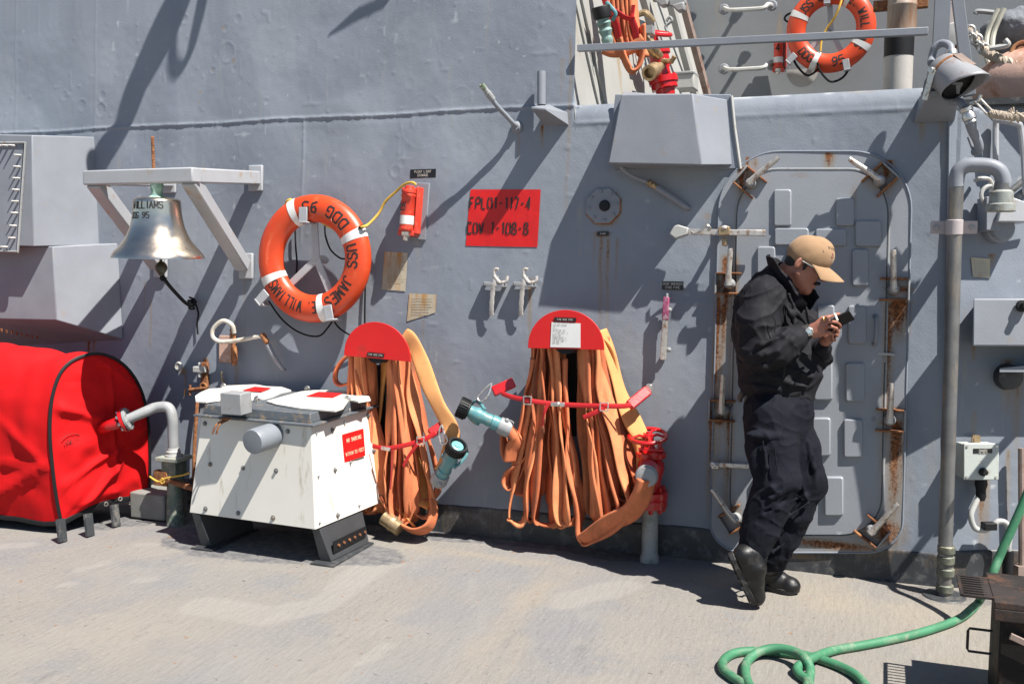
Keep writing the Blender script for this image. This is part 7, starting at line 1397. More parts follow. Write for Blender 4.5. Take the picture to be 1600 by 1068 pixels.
# ================================================================ SAILOR
class SDF:
    def __init__(s, lo, hi, h):
        s.lo = np.array(lo, float); s.h = h; s.n = np.ceil((np.array(hi, float)-s.lo)/h).astype(int)+1; s.a = np.full(s.n, 1.0, np.float32)
    def region(s, lo, hi):
        i0 = np.clip(np.floor((lo-s.lo)/s.h).astype(int), 0, s.n); i1 = np.clip(np.ceil((hi-s.lo)/s.h).astype(int)+1, 0, s.n)
        sl = tuple(slice(a, b) for a, b in zip(i0, i1)); g = [s.lo[k]+s.h*np.arange(i0[k], i1[k]) for k in range(3)]
        return sl, g[0][:, None, None], g[1][None, :, None], g[2][None, None, :]
    def put(s, sl, d, k, sub=False):
        a = s.a[sl]
        if sub: d = -d; h = np.clip(.5-.5*(a-d)/k, 0, 1); s.a[sl] = (a*(1-h)+d*h)+k*h*(1-h); return
        if k <= 0: s.a[sl] = np.minimum(a, d); return
        h = np.clip(.5+.5*(a-d)/k, 0, 1); s.a[sl] = a*(1-h)+d*h-k*h*(1-h)
    def cone(s, a, b, ra, rb, k=.02, flat=None, f=1.0, sub=False):
        a, b = np.asarray(a, float), np.asarray(b, float); m = max(ra, rb)+k*2+.02
        sl, X, Y, Z = s.region(np.minimum(a, b)-m, np.maximum(a, b)+m)
        ab = b-a; L2 = ab@ab+1e-9; t = np.clip(((X-a[0])*ab[0]+(Y-a[1])*ab[1]+(Z-a[2])*ab[2])/L2, 0, 1)
        qx, qy, qz = X-a[0]-ab[0]*t, Y-a[1]-ab[1]*t, Z-a[2]-ab[2]*t
        if flat is not None:
            fl = norm(flat); c = (qx*fl[0]+qy*fl[1]+qz*fl[2])*(1/f-1); qx, qy, qz = qx+fl[0]*c, qy+fl[1]*c, qz+fl[2]*c
        s.put(sl, np.sqrt(qx*qx+qy*qy+qz*qz)-(ra+(rb-ra)*t), k, sub)
    def chain(s, pts, rs, k=.02, **kw):
        for i in range(len(pts)-1): s.cone(pts[i], pts[i+1], rs[i], rs[i+1], k, **kw)
    def ell(s, c, r, X=(1, 0, 0), Y=(0, 1, 0), Z=(0, 0, 1), k=.02, sub=False):
        c = np.asarray(c, float); r = np.asarray(r, float); m = max(r)+k*2+.02; X, Y, Z = norm(X), norm(Y), norm(Z)
        sl, gx, gy, gz = s.region(c-m, c+m); dx, dy, dz = gx-c[0], gy-c[1], gz-c[2]
        p = [(dx*A[0]+dy*A[1]+dz*A[2])/q for A, q in ((X, r[0]), (Y, r[1]), (Z, r[2]))]
        n0 = np.sqrt(p[0]**2+p[1]**2+p[2]**2); n1 = np.sqrt((p[0]/r[0])**2+(p[1]/r[1])**2+(p[2]/r[2])**2)+1e-9
        s.put(sl, n0*(n0-1)/n1, k, sub)
    def mesh(s):
        a = s.a; n = np.array(a.shape); ins = a < 0
        c = np.zeros(n-1, np.int8)
        for i in (0, 1):
            for j in (0, 1):
                for k in (0, 1): c += ins[i:n[0]-1+i, j:n[1]-1+j, k:n[2]-1+k]
        act = (c > 0) & (c < 8); I = np.argwhere(act); idx = -np.ones(n-1, np.int64); idx[act] = np.arange(len(I))
        acc = np.zeros((len(I), 3)); cnt = np.zeros(len(I))
        cr = [(i, j, k) for i in (0, 1) for j in (0, 1) for k in (0, 1)]
        for p in cr:
            for ax in range(3):
                if p[ax]: continue
                q = list(p); q[ax] = 1; va = a[I[:, 0]+p[0], I[:, 1]+p[1], I[:, 2]+p[2]]; vb = a[I[:, 0]+q[0], I[:, 1]+q[1], I[:, 2]+q[2]]
                m = (va < 0) != (vb < 0); t = np.where(m, va/(va-vb+1e-12), 0); P = np.tile(np.array(p, float), (len(I), 1)); P[:, ax] += t; acc[m] += P[m]; cnt[m] += 1
        V = s.lo+s.h*(I+acc/cnt[:, None]); F_ = []
        for ax in range(3):
            u, v = (ax+1) % 3, (ax+2) % 3; sl0 = [slice(None)]*3; sl1 = [slice(None)]*3; sl0[ax] = slice(0, n[ax]-1); sl1[ax] = slice(1, n[ax])
            A, B = ins[tuple(sl0)], ins[tuple(sl1)]; e = np.argwhere(A != B); e = e[(e[:, u] > 0) & (e[:, v] > 0) & (e[:, u] < n[u]-1) & (e[:, v] < n[v]-1)]
            fl = A[e[:, 0], e[:, 1], e[:, 2]]; q = []
            for du, dv in ((-1, -1), (0, -1), (0, 0), (-1, 0)): w = e.copy(); w[:, u] += du; w[:, v] += dv; q.append(idx[w[:, 0], w[:, 1], w[:, 2]])
            q = np.stack(q, 1); q[~fl] = q[~fl][:, ::-1]; F_.append(q)
        F_ = np.concatenate(F_); return V, F_[(F_ >= 0).all(1)]
def sdf_obj(name, S, m, parent, smooth_it=2, disp=None):
    V, Fq = S.mesh()
    E = np.concatenate([Fq[:, [0, 1]], Fq[:, [1, 2]], Fq[:, [2, 3]], Fq[:, [3, 0]]])
    for _ in range(smooth_it):
        sm = np.zeros_like(V); ct = np.zeros(len(V)); np.add.at(sm, E[:, 0], V[E[:, 1]]); np.add.at(ct, E[:, 0], 1); V = V*.5+.5*sm/np.maximum(ct, 1)[:, None]
    if disp is not None:
        nrm = np.zeros_like(V); fn = np.cross(V[Fq[:, 2]]-V[Fq[:, 0]], V[Fq[:, 3]]-V[Fq[:, 1]])
        for k in range(4): np.add.at(nrm, Fq[:, k], fn)
        nrm /= np.linalg.norm(nrm, axis=1)[:, None]+1e-12; V = V+nrm*disp(V)[:, None]
    me = bpy.data.meshes.new(name); me.vertices.add(len(V)); me.vertices.foreach_set('co', (V-np.array(wloc(parent))).astype(np.float32).ravel())
    me.loops.add(Fq.size); me.loops.foreach_set('vertex_index', Fq.ravel().astype(np.int32)); me.polygons.add(len(Fq))
    me.polygons.foreach_set('loop_start', np.arange(0, Fq.size, 4, dtype=np.int32)); me.polygons.foreach_set('loop_total', np.full(len(Fq), 4, np.int32))
    me.update(calc_edges=True); me.polygons.foreach_set('use_smooth', np.ones(len(Fq), bool)); me.materials.append(m)
    o = bpy.data.objects.new(name, me); COL.objects.link(o); o.parent = parent; return o
man = thing('person', (-.45, -.52, 0), 'man in black jacket, navy trousers and tan cap leaning on the door, reading a phone', 'person')
P_ = lambda x, y, d: PX(x, y, y=d)
IR = np.array([right[0], right[1], 0]); IT = np.array([-hf[0], -hf[1], 0])      # photo-right, towards the camera
hip = P_(1214, 648, -.36); nhip = P_(1206, 655, -.44); fhip = P_(1226, 652, -.27)
nkn = P_(1226, 752, -.52); nan = P_(1166, 858, -.60); fkn = P_(1262, 756, -.36); fan = P_(1206, 884, -.37)
chest = P_(1210, 510, -.27); waist = P_(1218, 590, -.31); nsh = P_(1192, 466, -.43); fsh = P_(1226, 455, -.10)
nel = P_(1181, 558, -.52); nwr = P_(1258, 521, -.50); fel = P_(1262, 570, -.13); fwr = P_(1289, 533, -.36)
neck = P_(1222, 442, -.26); hc = P_(1257, 411, -.29)
Fd = norm(IR*.84+IT*.20-np.array([0, 0, .50])); Rd = norm(np.cross(Fd, (0, 0, 1))); Ud = norm(np.cross(Rd, Fd))   # face direction, its right (towards camera), up
if Rd@IT < 0: Rd = -Rd; 
Ud = np.cross(Rd, Fd); Ud = Ud if Ud[2] > 0 else -Ud
def HD(f, r_, u): return hc+Fd*f+Rd*r_+Ud*u
# ---- body: one continuous surface (head, neck, hands, hidden limbs)
S = SDF((-.80, -.74, .05), (.02, .06, 1.80), .0042)
S.ell(HD(-.002, 0, .030), (.089, .074, .088), Fd, Rd, Ud, k=.0)
S.ell(HD(.035, 0, -.035), (.060, .058, .075), Fd, Rd, Ud, k=.03)
S.cone(HD(.020, .0, -.085), HD(.068, 0, -.100), .044, .026, .03); S.ell(HD(.078, 0, -.104), (.018, .022, .018), Fd, Rd, Ud, k=.015)
for s_ in (-1, 1):
    S.cone(HD(-.005, .052*s_, -.055), HD(.055, .022*s_, -.100), .020, .016, .025)
    S.ell(HD(.070, .034*s_, -.018), (.018, .022, .018), Fd, Rd, Ud, k=.02)
    S.ell(HD(.088, .030*s_, .012), (.012, .013, .009), Fd, Rd, Ud, k=.01, sub=False)
    S.ell(HD(-.026, .077*s_, -.012), (.018, .007, .030), norm(Fd-Ud*.15), norm(Rd*s_+Fd*.4), norm(Ud+Fd*.15), k=.006)
    S.ell(HD(-.020, .085*s_, -.010), (.009, .005, .017), Fd, Rd, Ud, k=.004, sub=True)
S.cone(HD(.088, 0, .040), HD(.095, 0, .020), .012, .012, .02)
S.cone(HD(.094, 0, .016), HD(.117, 0, -.022), .008, .0125, .010); S.ell(HD(.108, .011, -.030), (.009, .008, .007), Fd, Rd, Ud, k=.006); S.ell(HD(.108, -.011, -.030), (.009, .008, .007), Fd, Rd, Ud, k=.006)
S.ell(HD(.094, 0, -.062), (.010, .024, .006), Fd, Rd, Ud, k=.006); S.ell(HD(.092, 0, -.074), (.009, .021, .007), Fd, Rd, Ud, k=.006)
S.cone(hc-Ud*.05-Fd*.03, neck, .056, .060, .02)
S.chain([neck, chest, waist, hip], [.07, .115, .11, .11], .04, flat=IT, f=1.15)
S.cone(nsh, fsh, .06, .06, .04); S.chain([nsh, nel, nwr], [.050, .038, .025], .02); S.chain([fsh, fel, fwr], [.050, .038, .025], .02)
S.chain([nhip, nkn, nan], [.075, .052, .036], .03); S.chain([fhip, fkn, fan], [.075, .052, .036], .03)
S.cone(nan, nan+(P_(1172, 930, -.59)-nan)*.8, .036, .030, .02); S.cone(fan, fan+np.array([0, 0, -.01]), .034, .030, .02)
# hands
def finger(pts, r0=.0088, r1=.0068): n_ = len(pts); S.chain(pts, list(np.linspace(r0, r1, n_)), .004)
hn = [P_(1268, 517, -.50), P_(1284, 508, -.50)]
S.cone(nwr, P_(1270, 516, -.50), .026, .024, .015, flat=IT, f=.75); S.cone(P_(1271, 515, -.50), P_(1285, 507, -.505), .030, .027, .012, flat=IT, f=.55); S.cone(P_(1272, 520, -.50), P_(1285, 518, -.505), .024, .022, .012, flat=IT, f=.6)
finger([P_(1284, 500, -.51), P_(1293, 496, -.525), P_(1303, 492.5, -.515), P_(1311, 490, -.49)], .0095)      # index along the top edge
finger([P_(1287, 505, -.51), P_(1298, 502, -.53), P_(1307, 503, -.51), P_(1312, 507, -.485)], .0092)
finger([P_(1288, 511, -.51), P_(1299, 510, -.53), P_(1307, 513, -.505), P_(1309, 518, -.48)], .009)
finger([P_(1286, 518, -.505), P_(1295, 519, -.52), P_(1301, 522, -.495), P_(1301, 527, -.475)], .0082)
finger([P_(1274, 507, -.49), P_(1284, 497, -.475), P_(1295, 494, -.46), P_(1304, 493, -.45)], .0105)       # thumb over the screen side
S.cone(fwr, P_(1297, 524, -.385), .025, .024, .012, flat=norm(np.array([0, 1, .3])), f=.8); S.cone(P_(1294, 527, -.39), P_(1305, 517, -.40), .026, .022, .012, flat=(0, 0, 1), f=.7)
finger([P_(1304, 520, -.41), P_(1309, 519, -.44), P_(1307, 516, -.47)], .009); finger([P_(1303, 525, -.41), P_(1308, 524, -.44), P_(1304, 521, -.47)], .009)
finger([P_(1300, 530, -.40), P_(1304, 531, -.43), P_(1300, 528, -.465)], .0088); finger([P_(1305, 514, -.40), P_(1313, 511, -.43), P_(1313, 508, -.455)], .009); finger([P_(1300, 517, -.38), P_(1309, 503, -.40), P_(1314, 495, -.43)], .010)
body = sdf_obj('body', S, M_skin, man, 1)
# ---- hair, brows, moustache, stubble
S = SDF(hc-.16, hc+.16, .0045)
S.ell(HD(-.002, 0, .026), (.0905, .0765, .086), Fd, Rd, Ud, k=0); S.ell(HD(-.050, 0, -.026), (.036, .056, .048), Fd, Rd, Ud, k=.02)
S.ell(HD(.075, 0, -.040), (.085, .12, .085), Fd, Rd, Ud, k=.005, sub=True); S.cone(HD(.03, .1, -.05), HD(.03, -.1, -.05), .055, .055, .005, sub=True)
S.cone(HD(.006, .074, -.004), HD(.008, .070, -.026), .009, .007, .006)
sdf_obj('hair', S, M_hair, man, 1)
mb = MB(); mb.tube([HD(.088, .034, -.062), HD(.098, .024, -.055), HD(.106, .010, -.050), HD(.107, 0, -.0485), HD(.106, -.010, -.050), HD(.098, -.024, -.055), HD(.088, -.034, -.062)], [.004, .0075, .0085, .0075, .0085, .0075, .004], 8, sm=3); mb.build('moustache', M_hair, man)
for s_ in (-1, 1): mb = MB(); mb.tube([HD(.083, .050*s_, .012), HD(.095, .034*s_, .019), HD(.099, .016*s_, .016)], [.003, .005, .004], 6, sm=3); mb.build('eyebrow', M_hair, man)
for s_ in (-1, 1):
    mb = MB(); mb.ball(HD(.084, .031*s_, .002), .0125, n=12); mb.build('eye', mat('eye_white', (.6, .58, .55), .2, bump=0), man)
# glasses
gl_ = thing_ = MB()
for s_ in (-1, 1):
    c_ = HD(.106, .033*s_, -.002); mb = MB(); nn = norm(Fd+Rd*s_*.25); X_ = norm(np.cross(Ud, nn)); q = [c_+X_*a+Ud*b2-Ud*.006 for a, b2 in ((-.028, .014), (.030, .015), (.030, -.012), (.016, -.022), (-.016, -.022), (-.028, -.012))]
    mb.prism(q, nn*.002); mb.build('lens', M_glass, man, smooth=False)
    gl_.tube([p for p in q], .0020, 6, closed=True); gl_.tube([HD(.100, .062*s_, .002), HD(.05, .079*s_, .002), HD(-.018, .083*s_, .002)], .0038, 6)
gl_.tube([HD(.112, .010, .004), HD(.116, 0, .006), HD(.112, -.010, .004)], .002, 6); gl_.build('glasses_frame', mat('dark_spectacle_metal', (.02, .02, .022), .35, metal=.0, bump=0), man, kind='stuff')
# ---- cap
cap = bpy.data.objects.new('cap', None)
S = SDF(hc-.19, hc+.24, .0045); ct_ = norm(Ud*1.0-Fd*.10)
CU = ct_; CF = norm(Fd-CU*(Fd@CU)); cc_ = HD(.004, 0, .042)
S.ell(cc_-CF*.003, (.106, .089, .095), CF, Rd, CU, k=0); S.ell(cc_+CF*.034+CU*.028, (.068, .066, .066), CF, Rd, CU, k=.03)
S.ell(cc_+CF*.060-CU*.145, (.22, .20, .112), CF, Rd, CU, k=.006, sub=True)
cp = sdf_obj('cap', S, M_cap, man, 2, disp=lambda V: .0014*vn(V[:, 0]*30, V[:, 1]*30, V[:, 2]*30)-.0022*np.exp(-(((V-cc_)@Rd)/.004)**2)+.0018*vn2(V[:, 0]*16, V[:, 1]*16, V[:, 2]*16)-.0013*np.exp(-((((V-cc_)@norm(Rd*.72-CF*.69))/.003)**2))*(((V-cc_)@Rd) > .02)-.0013*np.exp(-((((V-cc_)@norm(Rd*.5+CF*.6))/.003)**2))*0)
# brim: curved sheet
mb = MB(); rows = []
NB_, MB_ = 10, 25
for th_ in (0, 1):
    for i in range(NB_+1):
        for j in range(MB_):
            a = R(-72+144*j/(MB_-1)); r0 = .100; e = i/NB_; ln_ = .100*math.cos(a*.62)**1.3
            ff = .104*math.cos(a)+e*ln_*(1 if abs(a) < 9 else 1); rr_ = .084*math.sin(a)*(1+.0*e)+e*.012*math.sin(a)
            dr_ = -.020*(math.sin(a)**2)*(1.0+.8*e)-.020*e-.012*e*e
            rows.append(cc_+CF*(ff-.012)+Rd*rr_+CU*(-.012+dr_-(.0035 if th_ else 0)))
w_ = MB_; off = (NB_+1)*w_
fs = [(i*w_+j, i*w_+j+1, (i+1)*w_+j+1, (i+1)*w_+j) for i in range(NB_) for j in range(w_-1)]
fs += [tuple(off+x for x in f) for f in fs]
bd = [j for j in range(w_)]; bdn = [NB_*w_+j for j in range(w_)]
fs += [(bdn[j], bdn[j+1], off+bdn[j+1], off+bdn[j]) for j in range(w_-1)]+[(i*w_, (i+1)*w_, off+(i+1)*w_, off+i*w_) for i in range(NB_)]+[(i*w_+w_-1, (i+1)*w_+w_-1, off+(i+1)*w_+w_-1, off+i*w_+w_-1) for i in range(NB_)]
mb.add(rows, fs); mb.build('brim', M_cap, cp)
mb = MB(); mb.lathe(cc_+CU*.096, CU, [(-.003, .008), (.002, .0075), (.004, .003)], 12); mb.build('top_button', M_cap, cp)
# emblem and lettering on the front panel
def capfn(az, el, lift=.0):      # surface point of the crown by angles
    D = norm(CF*math.cos(az)*math.cos(el)+Rd*math.sin(az)*math.cos(el)+CU*math.sin(el)); t_ = .05
    for _ in range(24):
        p = cc_+D*t_; q1 = np.linalg.norm([(p-cc_)@CF/.101, (p-cc_)@Rd/.088, (p-cc_)@CU/.095]); p2 = p-cc_-CF*.034-CU*.028; q2 = np.linalg.norm([p2@CF/.068, p2@Rd/.066, p2@CU/.066])
        if min(q1, q2) > 1.0: break
        t_ += .004
    return cc_+D*(t_+.0015+lift), D
lt = MB(); k_ = .105
text_strokes(lt, 'USS JAMES E WILLIAMS', lambda s, tt: capfn(1.12-s/k_, .66+tt/k_-.05*((s-.05)/.05)**2), .011, .45, .3, sw=.2); text_strokes(lt, 'DDG 95', lambda s, tt: capfn(1.10-s/k_, .42+tt/k_), .010, .5, .3, sw=.2)
lt.build('lettering', mat('embroidery_black', (.03, .02, .02), .8, bump=0), cp, smooth=False, kind='stuff')
for rr_, m_, lf in (((.020, .026), mat('emblem_gold', (.42, .18, .04), .8, bump=.3), .000), ((.015, .020), mat('emblem_red', (.16, .03, .015), .8, bump=.3), .0012), ((.006, .009), mat('emblem_black', (.03, .015, .012), .8, bump=.3), .0022)):
    mb = MB(); ce = capfn(.52, .30, lf)[0]; rim_ = [capfn(.52+rr_[0]/k_*math.cos(R(15*k)), .30+rr_[1]/k_*math.sin(R(15*k)), lf)[0] for k in range(24)]
    mb.add([ce]+rim_, [(0, 1+k, 1+(k+1) % 24) for k in range(24)]); mb.build('emblem_patch', m_, cp)
# ---- jacket
def PJ(x, y, d): return P_(x, y, d)
S = SDF((-.84, -.68, .84), (.0, .12, 1.64), .006)
S.chain([P_(1214, 448, -.27), P_(1206, 480, -.27), P_(1204, 520, -.28), P_(1212, 565, -.30), P_(1219, 600, -.31), P_(1220, 616, -.32)], [.095, .150, .162, .170, .160, .145], .05, flat=IT, f=1.0)
S.ell(P_(1190, 505, -.27), (.13, .13, .17), k=.05); S.ell(P_(1240, 580, -.30), (.125, .125, .10), k=.05); S.ell(P_(1190, 590, -.31), (.10, .12, .09), k=.04)
S.cone(P_(1168, 470, -.24), P_(1222, 428, -.24), .05, .06, .06)
S.cone(nsh, fsh, .092, .085, .05)
S.chain([nsh+np.array([0, 0, -.01]), P_(1183, 505, -.50), P_(1184, 548, -.535)], [.092, .092, .080], .035)
S.chain([P_(1184, 550, -.53), P_(1215, 545, -.54), P_(1240, 530, -.52), P_(1250, 524, -.51)], [.082, .076, .058, .044], .03)
S.cone(P_(1250, 524, -.51), P_(1258, 520, -.505), .045, .036, .008)
S.chain([fsh, P_(1252, 510, -.08), P_(1262, 560, -.12)], [.085, .082, .078], .035); S.chain([P_(1262, 562, -.13), P_(1275, 556, -.24), P_(1283, 543, -.33)], [.078, .065, .045], .03)
# waistband
S.chain([P_(1219, 612, -.32), P_(1221, 622, -.325)], [.150, .146], .012)
# neck opening; the standing collar is a strip of its own below
S.cone(P_(1236, 412, -.28), P_(1262, 455, -.29), .055, .045, .015, sub=True)
# folds: ridges and valleys
def fold(pts, r_=.012, k=.016, sub=False): S.chain([P_(*p) for p in pts], [r_*.5]+[r_]*(len(pts)-2)+[r_*.5], k, sub=sub)
for f_ in ([(1185, 470, -.53), (1172, 500, -.56), (1168, 525, -.58)], [(1195, 480, -.545), (1192, 510, -.575), (1200, 530, -.60)], [(1170, 545, -.60), (1190, 538, -.625), (1212, 528, -.615)], [(1168, 556, -.59), (1188, 555, -.625), (1214, 548, -.62), (1228, 532, -.59)],
           [(1176, 572, -.56), (1196, 572, -.60), (1220, 560, -.61)], [(1205, 535, -.61), (1222, 524, -.595), (1232, 514, -.56)], [(1216, 545, -.615), (1236, 532, -.585), (1246, 520, -.555)], [(1200, 450, -.46), (1216, 480, -.47), (1226, 510, -.45)], [(1232, 460, -.44), (1246, 490, -.44), (1258, 505, -.43)],
           [(1216, 455, -.46), (1236, 490, -.46), (1240, 506, -.45)], [(1168, 600, -.42), (1190, 604, -.47), (1214, 608, -.49)], [(1210, 588, -.47), (1236, 600, -.48), (1262, 604, -.44)], [(1230, 572, -.46), (1252, 584, -.45), (1268, 590, -.42)], [(1160, 582, -.36), (1176, 590, -.44), (1196, 592, -.47)], [(1156, 480, -.34), (1152, 520, -.34), (1156, 560, -.36)]): fold(f_)
for f_ in ([(1202, 470, -.56), (1206, 500, -.60), (1212, 520, -.62)], [(1178, 550, -.635), (1200, 546, -.65), (1220, 536, -.635)], [(1160, 596, -.42), (1190, 598, -.50), (1220, 602, -.51), (1258, 612, -.48)], [(1222, 470, -.49), (1232, 500, -.50)], [(1190, 565, -.63), (1212, 556, -.64)]): fold(f_, .008, .02, True)
def ridge(V, a, b, c, s=1.0, p=3.0, sk=.0):
    wx_ = vn2(V[:, 0]*5, V[:, 1]*5, V[:, 2]*5)*.55; return (1-np.abs(vn(V[:, 0]*a+V[:, 2]*sk+wx_, V[:, 1]*b+wx_, V[:, 2]*c-V[:, 0]*sk+wx_)))**p*s
def jd(V): return ridge(V, 7, 7, 11, .010, 5, 5.0)+ridge(V, 14, 12, 9, .0055, 5, -7.0)+ridge(V+3.3, 26, 24, 20, .0028, 4, 6.0)-.0045
sdf_obj('jacket', S, M_jacket, man, 1, disp=jd)
CB = [(1256, 490, -.395), (1242, 478, -.405), (1225, 460, -.40), (1211, 444, -.375), (1202, 434, -.32), (1198, 432, -.26), (1202, 432, -.20), (1216, 436, -.15), (1240, 448, -.14), (1262, 470, -.19), (1272, 484, -.27)]
CT = [(1258, 474, -.385), (1243, 458, -.395), (1229, 436, -.395), (1215, 412, -.375), (1206, 400, -.33), (1202, 399, -.26), (1208, 401, -.19), (1220, 408, -.15), (1244, 424, -.15), (1268, 450, -.19), (1278, 466, -.25)]
cb_ = smooth_path([P_(*p) for p in CB], 5); ctp = smooth_path([P_(*p) for p in CT], 5); n_c = len(cb_); vs_ = []; fs_ = []; NR = 7
cmid = sum(cb_)/n_c
for lay in (0, 1):
    for j in range(NR):
        for i in range(n_c):
            p = cb_[i]*(1-j/(NR-1))+ctp[i]*j/(NR-1); o_ = p-cmid; o_[2] = 0; o_ = norm(o_); q_ = .010*math.sin(i*.55+j*.5)*(j/(NR-1))+.012*(j/(NR-1))**2-.020*(1-j/(NR-1))
            vs_.append(p+o_*(q_+(.004 if lay else -.004))+np.array([0, 0, .006*math.sin(i*.8)*(j/(NR-1))]))
O_ = NR*n_c
for lay in (0, 1): fs_ += [(lay*O_+j*n_c+i, lay*O_+j*n_c+i+1, lay*O_+(j+1)*n_c+i+1, lay*O_+(j+1)*n_c+i) for j in range(NR-1) for i in range(n_c-1)]
fs_ += [((NR-1)*n_c+i, (NR-1)*n_c+i+1, O_+(NR-1)*n_c+i+1, O_+(NR-1)*n_c+i) for i in range(n_c-1)]+[(j*n_c+e, (j+1)*n_c+e, O_+(j+1)*n_c+e, O_+j*n_c+e) for j in range(NR-1) for e in (0, n_c-1)]
mb = MB(); mb.add(vs_, fs_); mb.build('collar', M_jacket, man, angle=70)
mb = MB(); mb.tube([P_(1218, 560, -.50), P_(1226, 574, -.51), P_(1224, 590, -.51)], .004, 6, sm=4); mb.tube([P_(1207, 494, -.60), P_(1212, 504, -.60), P_(1210, 520, -.61)], .003, 5, sm=3); o = mb.build('pocket_zip', M_black, man, kind='stuff')
S = SDF((-.66, -.62, 1.14), (-.2, -.36, 1.42), .006); S.cone(P_(1251, 523, -.51), P_(1259, 519, -.505), .041, .037, .004); sdf_obj('cuff', S, M_hair, man, 1)
# ---- trousers
S = SDF((-.82, -.76, .12), (.06, .0, 1.0), .0062)
S.chain([P_(1219, 606, -.32), P_(1216, 640, -.34), P_(1214, 665, -.36)], [.140, .150, .145], .04, flat=IT, f=1.05)
S.chain([nhip, P_(1206, 700, -.48), P_(1216, 748, -.52), P_(1200, 790, -.55), P_(1186, 828, -.57), P_(1180, 852, -.585)], [.125, .118, .098, .088, .082, .074], .03)
S.chain([fhip, P_(1243, 702, -.33), P_(1259, 752, -.35), P_(1240, 800, -.37), P_(1220, 838, -.37), P_(1209, 864, -.37)], [.120, .108, .092, .084, .082, .076], .03)
S.cone(P_(1180, 850, -.585), P_(1177, 862, -.59), .074, .066, .004); S.cone(P_(1210, 862, -.37), P_(1206, 873, -.37), .080, .072, .004)
# cargo pocket with flap
pk = lambda x, y, d: P_(x, y, d)
S.ell(pk(1200, 724, -.575), (.088, .035, .115), IR, -IT, norm((.03, 0, 1)), k=.012); S.ell(pk(1199, 680, -.580), (.098, .030, .022), IR, -IT, norm(np.array([0, 0, 1])+IR*.06), k=.005)
for f_ in ([(1232, 640, -.48), (1234, 690, -.50), (1240, 735, -.50)], [(1180, 770, -.60), (1206, 762, -.63), (1232, 752, -.60)], [(1184, 790, -.62), (1204, 778, -.64), (1234, 764, -.60)], [(1190, 812, -.63), (1214, 792, -.62), (1248, 778, -.52)], [(1196, 836, -.62), (1222, 812, -.56), (1262, 786, -.46)], [(1228, 640, -.47), (1222, 660, -.50)], [(1262, 690, -.42), (1272, 730, -.43), (1274, 760, -.43)], [(1196, 850, -.60), (1214, 836, -.54)], [(1206, 862, -.54), (1226, 848, -.50)],
           [(1172, 800, -.60), (1170, 830, -.62)], [(1185, 640, -.46), (1180, 665, -.52)], [(1178, 630, -.43), (1190, 660, -.53), (1186, 672, -.56)], [(1192, 690, -.62), (1198, 730, -.63), (1192, 755, -.62)], [(1210, 696, -.62), (1214, 735, -.63)], [(1238, 800, -.47), (1258, 776, -.45), (1276, 760, -.40)], [(1200, 818, -.60), (1228, 796, -.54)]): fold(f_, .011, .016)
for f_ in ([(1230, 690, -.52), (1236, 730, -.52), (1226, 768, -.60)], [(1196, 800, -.64), (1226, 780, -.60)], [(1170, 665, -.58), (1228, 672, -.585)], [(1206, 845, -.56), (1230, 822, -.52)], [(1205, 700, -.66), (1206, 745, -.66)]): fold(f_, .007, .02, True)
sdf_obj('trousers', S, M_trouser, man, 1, disp=lambda V: ridge(V+1.7, 9, 9, 5, .009, 5, 3.0)+ridge(V+5.1, 13, 13, 14, .005, 5, -6.0)+ridge(V, 28, 26, 20, .0022, 4, 4.0)-.0042)
